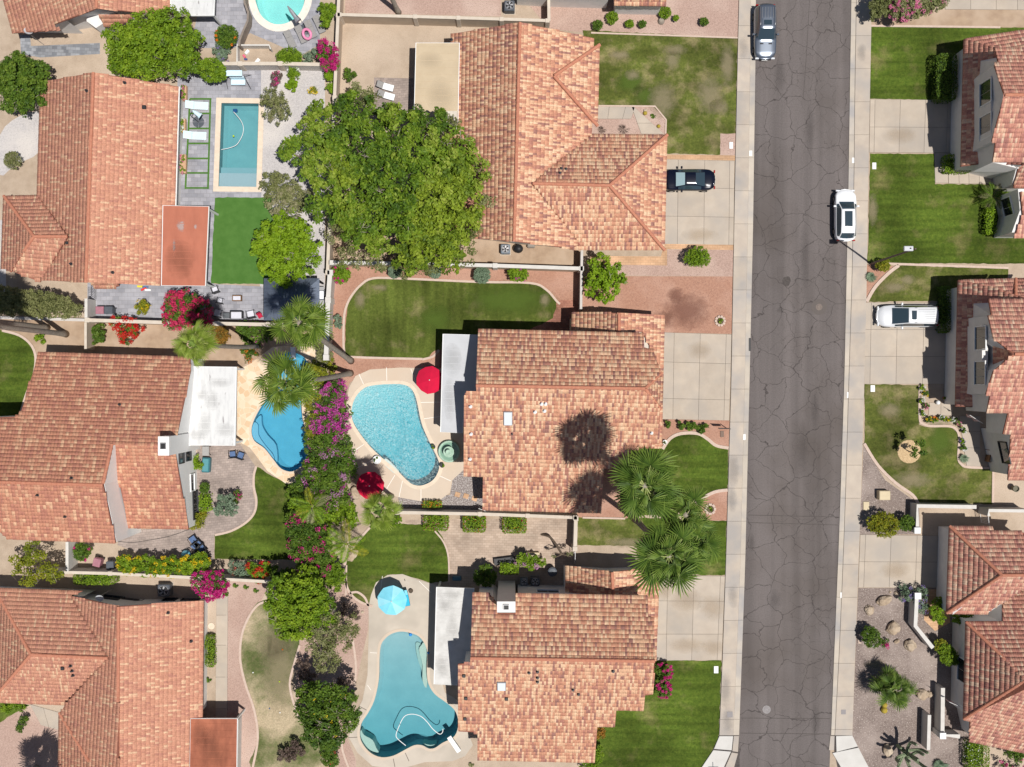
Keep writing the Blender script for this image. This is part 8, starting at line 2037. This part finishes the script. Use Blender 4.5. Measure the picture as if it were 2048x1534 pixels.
# stepping stones in the pebble bed
for i, (x, y, n) in enumerate(((915,989,"left"),(932,992,"middle"),(949,997,"right"))):
    o = MB().rbox(-.24,.24,-.22,.22,0,0.06,.02).build("stepping_stone", M_brick_band); o.location = (G(x,y).x, G(x,y).y, 0.01); o.rotation_euler = (0,0,-.3); tag(o, "%s one of the three tan stepping stones in the pebble bed" % n, "paving stone")
# boulders
def boulder(label, x, y, rx, ry, h, rz, seed):
    rg = random.Random(seed); bm = bmesh.new(); bmesh.ops.create_icosphere(bm, subdivisions=3, radius=1)
    from mathutils import noise as _n
    for v in bm.verts:
        d = 1 + 0.28*_n.noise(v.co*1.6 + Vector((seed*3.1,0,0))) + 0.10*_n.noise(v.co*4 + Vector((0,seed,0)))
        v.co = Vector((v.co.x*rx*d, v.co.y*ry*d, v.co.z*h*d))
    me = bpy.data.meshes.new("boulder"); bm.to_mesh(me); bm.free()
    o = link_mesh("boulder", me, M_stone); p = G(x, y); o.location = (p.x, p.y, h*0.45); o.rotation_euler = (0,0,rz); return tag(o, label, "boulder")
for i, (x, y, rx, ry, h, rz, lab) in enumerate(((1767,1200,.72,.42,.4,.3,"long tan boulder under the lavender clump"),(1738,1220,.42,.48,.3,.2,"pale flat boulder near the pavement"),(1786,1256,.6,.55,.4,.5,"round boulder above the round pale tipped shrub"),(1819,1290,.5,.55,.4,1.0,"boulder beside the bent end of the white wall"),(1793,1282,.28,.18,.2,.6,"small pale stone between two boulders"),
        (1843,1388,.5,.5,.35,.7,"boulder right of the short fan palm"),(1858,1388,.28,.28,.25,.1,"small rock right of the boulder by the fan palm"),(1775,1500,.4,.6,.35,.4,"boulder among the cactus at the bottom"),(1792,1186,.2,.18,.15,.1,"white stone beside the lavender clump"),
        (725,1224,.16,.12,.1,.3,"small pale stone on the bed left of the teal pool deck"),(712,985,.45,.6,.5,.4,"grey rock at the lower end of the mauve hedge"),(705,1110,.6,.4,.35,.9,"pale rock by the edge of the rounded lawn"),(672,1100,.5,.5,.4,.2,"tan rock under the queen palm"),(668,1045,.4,.5,.35,.4,"pale rock above the queen palm"),(1291,221,.2,.13,.15,0,"small pale boulder in the gravel corner of the walk"),(1780,1184,.12,.1,.1,0,"tiny stone left of the lavender clump"))):
    boulder(lab, x, y, rx, ry, h, rz, i+3)
# utility boxes, lids, plates
o = MB().rbox(-.5,.5,-.42,.42,0,.75,.06).build("utility_box", M_tan); p = P(1770,991,.75); o.location = (p.x,p.y,0); tag(o, "tan utility cabinet in the grey gravel bed", "utility box")
o = MB().rbox(-.27,.27,-.4,.4,0,.09,.03).build("utility_hatch", M_tan); o.location = G(1732,1012); tag(o, "flat tan utility lid near the pavement", "utility lid")
for x, y, w, h_, m, lab in ((1462,291,.17,.3,M_white,"white meter lid in the gravel notch above the coupe's driveway"),(1748,332,.18,.3,M_white,"white meter lid at the corner of the striped lawn"),(1745,777,.2,.3,M_white,"white meter lid on the lawn with the young tree"),(1432,1339,.2,.32,M_white,"white meter lid on the corner lawn"),(1444,868,.16,.28,mat("brown_lid",(0.2,0.14,0.11)),"brown meter lid in the red gravel above the front lawn"),(1719,1283,.15,.17,M_edge,"small pale lid beside the round pale tipped shrub"),(1459,1428,.26,.26,mat("grey_lid",(0.27,0.25,0.25)),"grey square lid set in the left pavement")):
    o = MB().rbox(-w,w,-h_,h_,0,.05,.015).build("meter_lid", m); p = G(x,y); o.location = (p.x,p.y,.03 if x != 1459 else .10); tag(o, lab, "meter lid")
for x, y, w, h_, m, lab in ((1501,307,.13,.24,M_white,"white painted house number plate on the left kerb, upper"),(1488,874,.12,.26,M_white,"white painted house number plate on the left kerb, lower"),(1706,321,.12,.24,M_white,"white painted plate on the right kerb above the white suv"),(1696,790,.12,.26,M_white,"white painted plate on the right kerb beside the young tree's lawn"),(1683,1190,.13,.25,M_white,"white painted plate on the right kerb beside the boulder garden"),(1686,1423,.21,.21,MATS["grey_lid"],"grey square lid in the right pavement")):
    o = MB().box(-w,w,-h_,h_,0,.02).build("kerb_plate", m); p = G(x,y); o.location = (p.x,p.y,.07 if w < .2 else .125); tag(o, lab, "plate")
def manhole(label, x, y, r0, ring=None, m=None):
    p = G(x, y); r = thing("manhole", label, "manhole cover", (p.x, p.y, 0))
    if ring: MB().lathe([(ring,0.0),(ring,0.018),(r0,0.018)], 32).build("collar", mat("collar_asphalt",(0.112,0.095,0.088),(0.125,0.107,0.098),8), r)
    MB().lathe([(r0,0.0),(r0,0.028),(r0*.86,0.028),(r0*.84,0.022),(0.01,0.024)], 28).build("cover", m or mat("iron_cover",(0.16,0.13,0.12),(0.22,0.18,0.15),10), r)
    t = MB(); torus(t, r0*.6, 0.015, 0.03, 20, 5); t.build("rib", m or MATS["iron_cover"], r)
manhole("rusty manhole cover in a wide tarred collar, middle of the street", 1638, 614, 0.3, 0.72); manhole("pale manhole cover at the lower end of the street", 1533, 1419, 0.38, 0.43, mat("worn_iron",(0.30,0.28,0.28),(0.24,0.22,0.22),9))
o = MB().lathe([(.3,0),(.3,.05),(.25,.055),(.01,.055)], 18).build("drain_cover", M_cope); o.location = G(423,1252); tag(o, "round cream lid left of the narrow concrete path", "meter lid")
# street inlet in the left kerb
o = MB().rbox(-.1,.1,-.6,.6,0,.09,.03).build("drain_inlet", M_black); p = G(1499,689); o.location = (p.x,p.y,.005); tag(o, "dark drain inlet in the left gutter", "drain")
# street lamp on the right
b = G(1740.8,527.7); t = P(1838,503.5,10.2); r = thing("street_lamp", "tall street lamp standing at the edge of the striped lawn", "street lamp", (b.x, b.y, 0))
M_pole = mat("pole_brown", (0.10,0.06,0.05), rough=0.5)
MB().tube([b, Vector((b.x,b.y,6)), Vector((b.x,b.y,10.1))], [0.10,0.08,0.06], 10).build("pole", M_pole, r, True)
MB().tube([Vector((b.x,b.y,9.9)), Vector((b.x-0.25,b.y,10.2)), Vector((b.x-0.5,b.y,10.2))], 0.04, 6).build("arm", M_pole, r, True)
MB().rbox(b.x-1.0,b.x-0.25,b.y-0.2,b.y+0.2,10.12,10.30,0.05).build("lamp_head", mat("lamp_grey",(0.52,0.53,0.56),rough=0.4), r, True)
MB().lathe([(0.05,10.3),(0.05,10.4),(0.02,10.42)], 8, (b.x-0.5,b.y)).build("sensor", M_black, r, True)
# stop sign bottom
b = G(1443,1545); r = thing("stop_sign", "red stop sign on a thin pole at the bottom street corner", "street sign", (b.x, b.y, 0))
MB().tube([(0,0,0),(0,0,2.9)], 0.03, 8).build("pole", M_pole, r)
oc = [(0.38*math.cos(PI/8+k*PI/4), 0.0, 2.45+0.38*math.sin(PI/8+k*PI/4)) for k in range(8)]
mb = MB(); mb.loft([[(x,-.045,z) for x,_,z in oc],[(x,-.035,z) for x,_,z in oc]]); so = mb.build("sign_plate", mat("sign_red",(0.40,0.02,0.02),rough=0.4), r)
tc_ = bpy.data.curves.new("lettering", 'FONT'); tc_.body = "STOP"; tc_.size = 0.27; tc_.align_x = 'CENTER'; tc_.align_y = 'CENTER'; tc_.extrude = 0.004
tmp_ = bpy.data.objects.new('tmp', tc_); COL.objects.link(tmp_); bpy.context.view_layer.update(); me_ = bpy.data.meshes.new_from_object(tmp_.evaluated_get(bpy.context.evaluated_depsgraph_get())); bpy.data.objects.remove(tmp_)
to = bpy.data.objects.new('lettering', me_); COL.objects.link(to); me_.materials.clear(); me_.materials.append(M_white); to.parent = so; to.location = (0,-.055,2.45); to.rotation_euler = (PI/2,0,0)
mb = MB(); mb.box(-.45,.45,-.01,.01,2.92,3.07); mb.box(-.01,.01,-.4,.4,3.09,3.22); mb.build("street_name_plate", mat("sign_green",(0.02,0.16,0.07)), r)
# yard sign post at the front lawn
b = G(1452,856); r = thing("yard_sign", "dark hanging yard sign on a leaning post beside the pavement", "sign", (b.x, b.y, 0))
MB().tube([(0,0,0),(0,0,1.9)], 0.035, 6).build("post", M_dark, r); MB().tube([(0,0,1.75),(-1.0,0.05,1.75)], 0.03, 6).build("arm", M_dark, r)
MB().rbox(-.92,-.2,-.02,.06,1.0,1.6,.02).build("board", M_dark, r)
# flags
def flag(label, x, y, z, az):
    p = P(x, y, z); r = thing("flag", label, "flag", (p.x, p.y, z), az)
    MB().tube([(0,0,0),(1.6,0,0.5)], 0.018, 6).build("pole", M_white, r)
    fl, fw, n = 1.3, 0.85, 13
    for i in range(n):
        w0, w1 = fw*i/n, fw*(i+1)/n; pts = []; seg = 8; vs = []; fs = []
        for k in range(seg+1):
            u = 0.25 + fl*k/seg*0.98; zz = 0.5*u/1.6 - 0.01
            wv = 0.05*math.sin(k*1.3)
            vs += [(u+0.12*w0, wv*w0*2, zz-w0*0.9), (u+0.12*w1, wv*w1*2+0.0, zz-w1*0.9)]
        for k in range(seg): fs.append((2*k,2*k+1,2*k+3,2*k+2))
        MB().add(vs, fs).build("stripe", mat("flag_red",(0.40,0.02,0.03)) if i % 2 == 0 else M_white, r)
    MB().add([(.25,-.012,.07),(.8,-.012,.24),(.8,-.012,-.2),(.25,-.012,-.36)],[(0,1,2,3)]).build("canton", mat("flag_blue",(0.02,0.03,0.16)), r)
    return r
flag("striped flag hanging from the two storey house beside the porch chairs", 1966, 847, 2.8, PI-0.5)
flag("striped flag hanging from the lower right house behind the thin wall", 1926, 1416, 2.5, PI-0.45)
# benches / things in the beige court
o = MB().rbox(-.62,.62,-.3,.3,0,.45,.04).build("storage_bench", M_tan); o.location = G(1065,1110); tag(o, "tan storage box in the beige paved court", "box")
p = G(1010,1120); r = thing("hammock_frame", "dark metal frame bench in the shade of the beige court", "bench", (p.x, p.y, 0), 0.12)
MB().rbox(-1.0,1.0,-.3,.3,.4,.46,.02).build("seat", M_dark, r)
for sx in (-1,1): MB().box(sx*.9-.03,sx*.9+.03,-.28,.28,0,.4).build("leg", M_metal, r)
o = MB().rbox(-.4,.4,-.2,.2,0,.35,.08).build("cooler", mat("teal_plastic",(0.06,0.16,0.22),rough=0.4)); o.location = G(914,1156); tag(o, "teal cooler box in the shade beside the white patio roof", "cooler")
o = MB().lathe([(.34,0),(.4,.8),(.42,.95),(.3,1.0),(.01,1.02)], 16).build("water_barrel", M_gplas); o.location = G(1104,1140); tag(o, "dark barrel in the shady corner of the beige court", "barrel")
p = G(1120,1082); r = thing("dead_tree", "gnarled leafless small tree leaning over the beige court", "tree", (p.x, p.y, 0))
MB().tube(smooth_open([(-1.7,.6,0),(-1.0,.5,.7),(-.5,.0,1.2),(-.1,-.6,1.6),(.1,-.9,1.8)],4), [.13]*5+[.1]*6+[.08]*6, 8).build("trunk", M_barkg, r) if False else MB().tube(smooth_open([(-1.7,.6,0),(-1.0,.5,.7),(-.5,.0,1.2),(-.1,-.6,1.6),(.1,-.9,1.8)],4), 0.1, 8).build("trunk", M_bark, r)
for e in ((.7,-.7,2.0),(.9,-1.1,1.9),(-.6,-1.2,2.0),(-.8,-.8,1.9)): MB().tube([(.1,-.9,1.8),(e[0]*.6,e[1]*.9,1.95),e], [.06,.04,.02], 6).build("limb", M_bark, r)
leaf_cloud("dry_leaves", [(.7,-.8,2.0,.3,.2,.15),(-.6,-1.0,2.0,.3,.2,.15)], .14, 120, L_oliv, r, 5, .15, world=False)
# toy yard bits
for x, y, s, m, lab in ((495,105,.22,M_white,"white toy crate in the fenced toy yard"),(489,113,.16,mat("toy_pink",(0.65,0.12,0.2)),"pink toy block in the fenced toy yard"),(516,123,.24,M_white,"white low toy near the yard's edge"),(492,119,.14,mat("toy_navy",(0.05,0.08,0.22)),"navy toy block below the pink one")):
    o = MB().rbox(-s,s,-s*.6,s*.6,0,s,.03).build("toy_box", m); o.location = G(x,y); o.rotation_euler = (0,0,x*.3); tag(o, lab, "toy")
for x, y, m, lab in ((288,578,mat("toy_red",(0.6,0.05,0.05)),"red pool toy in the heap by the bay window"),(281,573,mat("toy_yellow",(0.75,0.6,0.05)),"yellow pool toy in the heap by the bay window"),(291,574,M_blue,"blue pool toy in the heap by the bay window"),(296,580,M_white,"white pool toy in the heap by the bay window")):
    o = MB().rbox(-.28,.28,-.09,.09,0,.1,.03).build("pool_toy", m); o.location = (G(x,y).x, G(x,y).y, 0.02); o.rotation_euler = (0,0,-.3+(x%5)*.25); tag(o, lab, "toy")
# flower box planters on the upper left house
for x0, y0, x1, y1, fl, lab in ((362,170,372,200,F_pink,"flowering planter at the top of the rectangular pool house wall"),(360,236,370,264,F_white,"long wooden flower box beside the closed umbrella"),(359,308,371,346,F_pink,"white and pink flower planter lower on the same wall"),):
    a = P(x0,y0,.5); b2 = P(x1,y1,.5); cx, cy = (a.x+b2.x)/2, (a.y+b2.y)/2; r = thing("flower_box", lab, "planter", (cx, cy, 0)); hx_, hy_ = (b2.x-a.x)/2, (a.y-b2.y)/2
    MB().rbox(-hx_,hx_,-hy_,hy_,0,.42,.03).build("box", M_band, r)
    leaf_cloud("plants", [(0,hy_*.5,.5,hx_*.9,hy_*.5,.22),(0,-hy_*.5,.5,hx_*.9,hy_*.5,.22)], .13, 240, L_citr, r, int(y0), .12, world=False)
    leaf_cloud("blossoms", [(0,hy_*.5,.52,hx_,hy_*.55,.25),(0,-hy_*.5,.52,hx_,hy_*.55,.25)], .11, 110, fl, r, int(y0)+1, .12, world=False, fill=0)
# round fallen tennis balls etc. on the worn lawn
for i, (x, y) in enumerate(((506,1345),(559,1363),(565,1299),(539,1417),(560,1425))):
    o = sphere(MB(), 0.07, n=8, m=5).build("ball", [M_white, MATS["yellow_ball"], F_oran, M_blue, M_white][i]); o.location = P(x, y, .07); tag(o, ["white ball","yellow ball","orange ball","blue ball","pale ball"][i] + " lying on the worn lawn, " + ["left on the bare patch","right side","beside the dense tree","lower bare patch","lower right"][i], "ball")
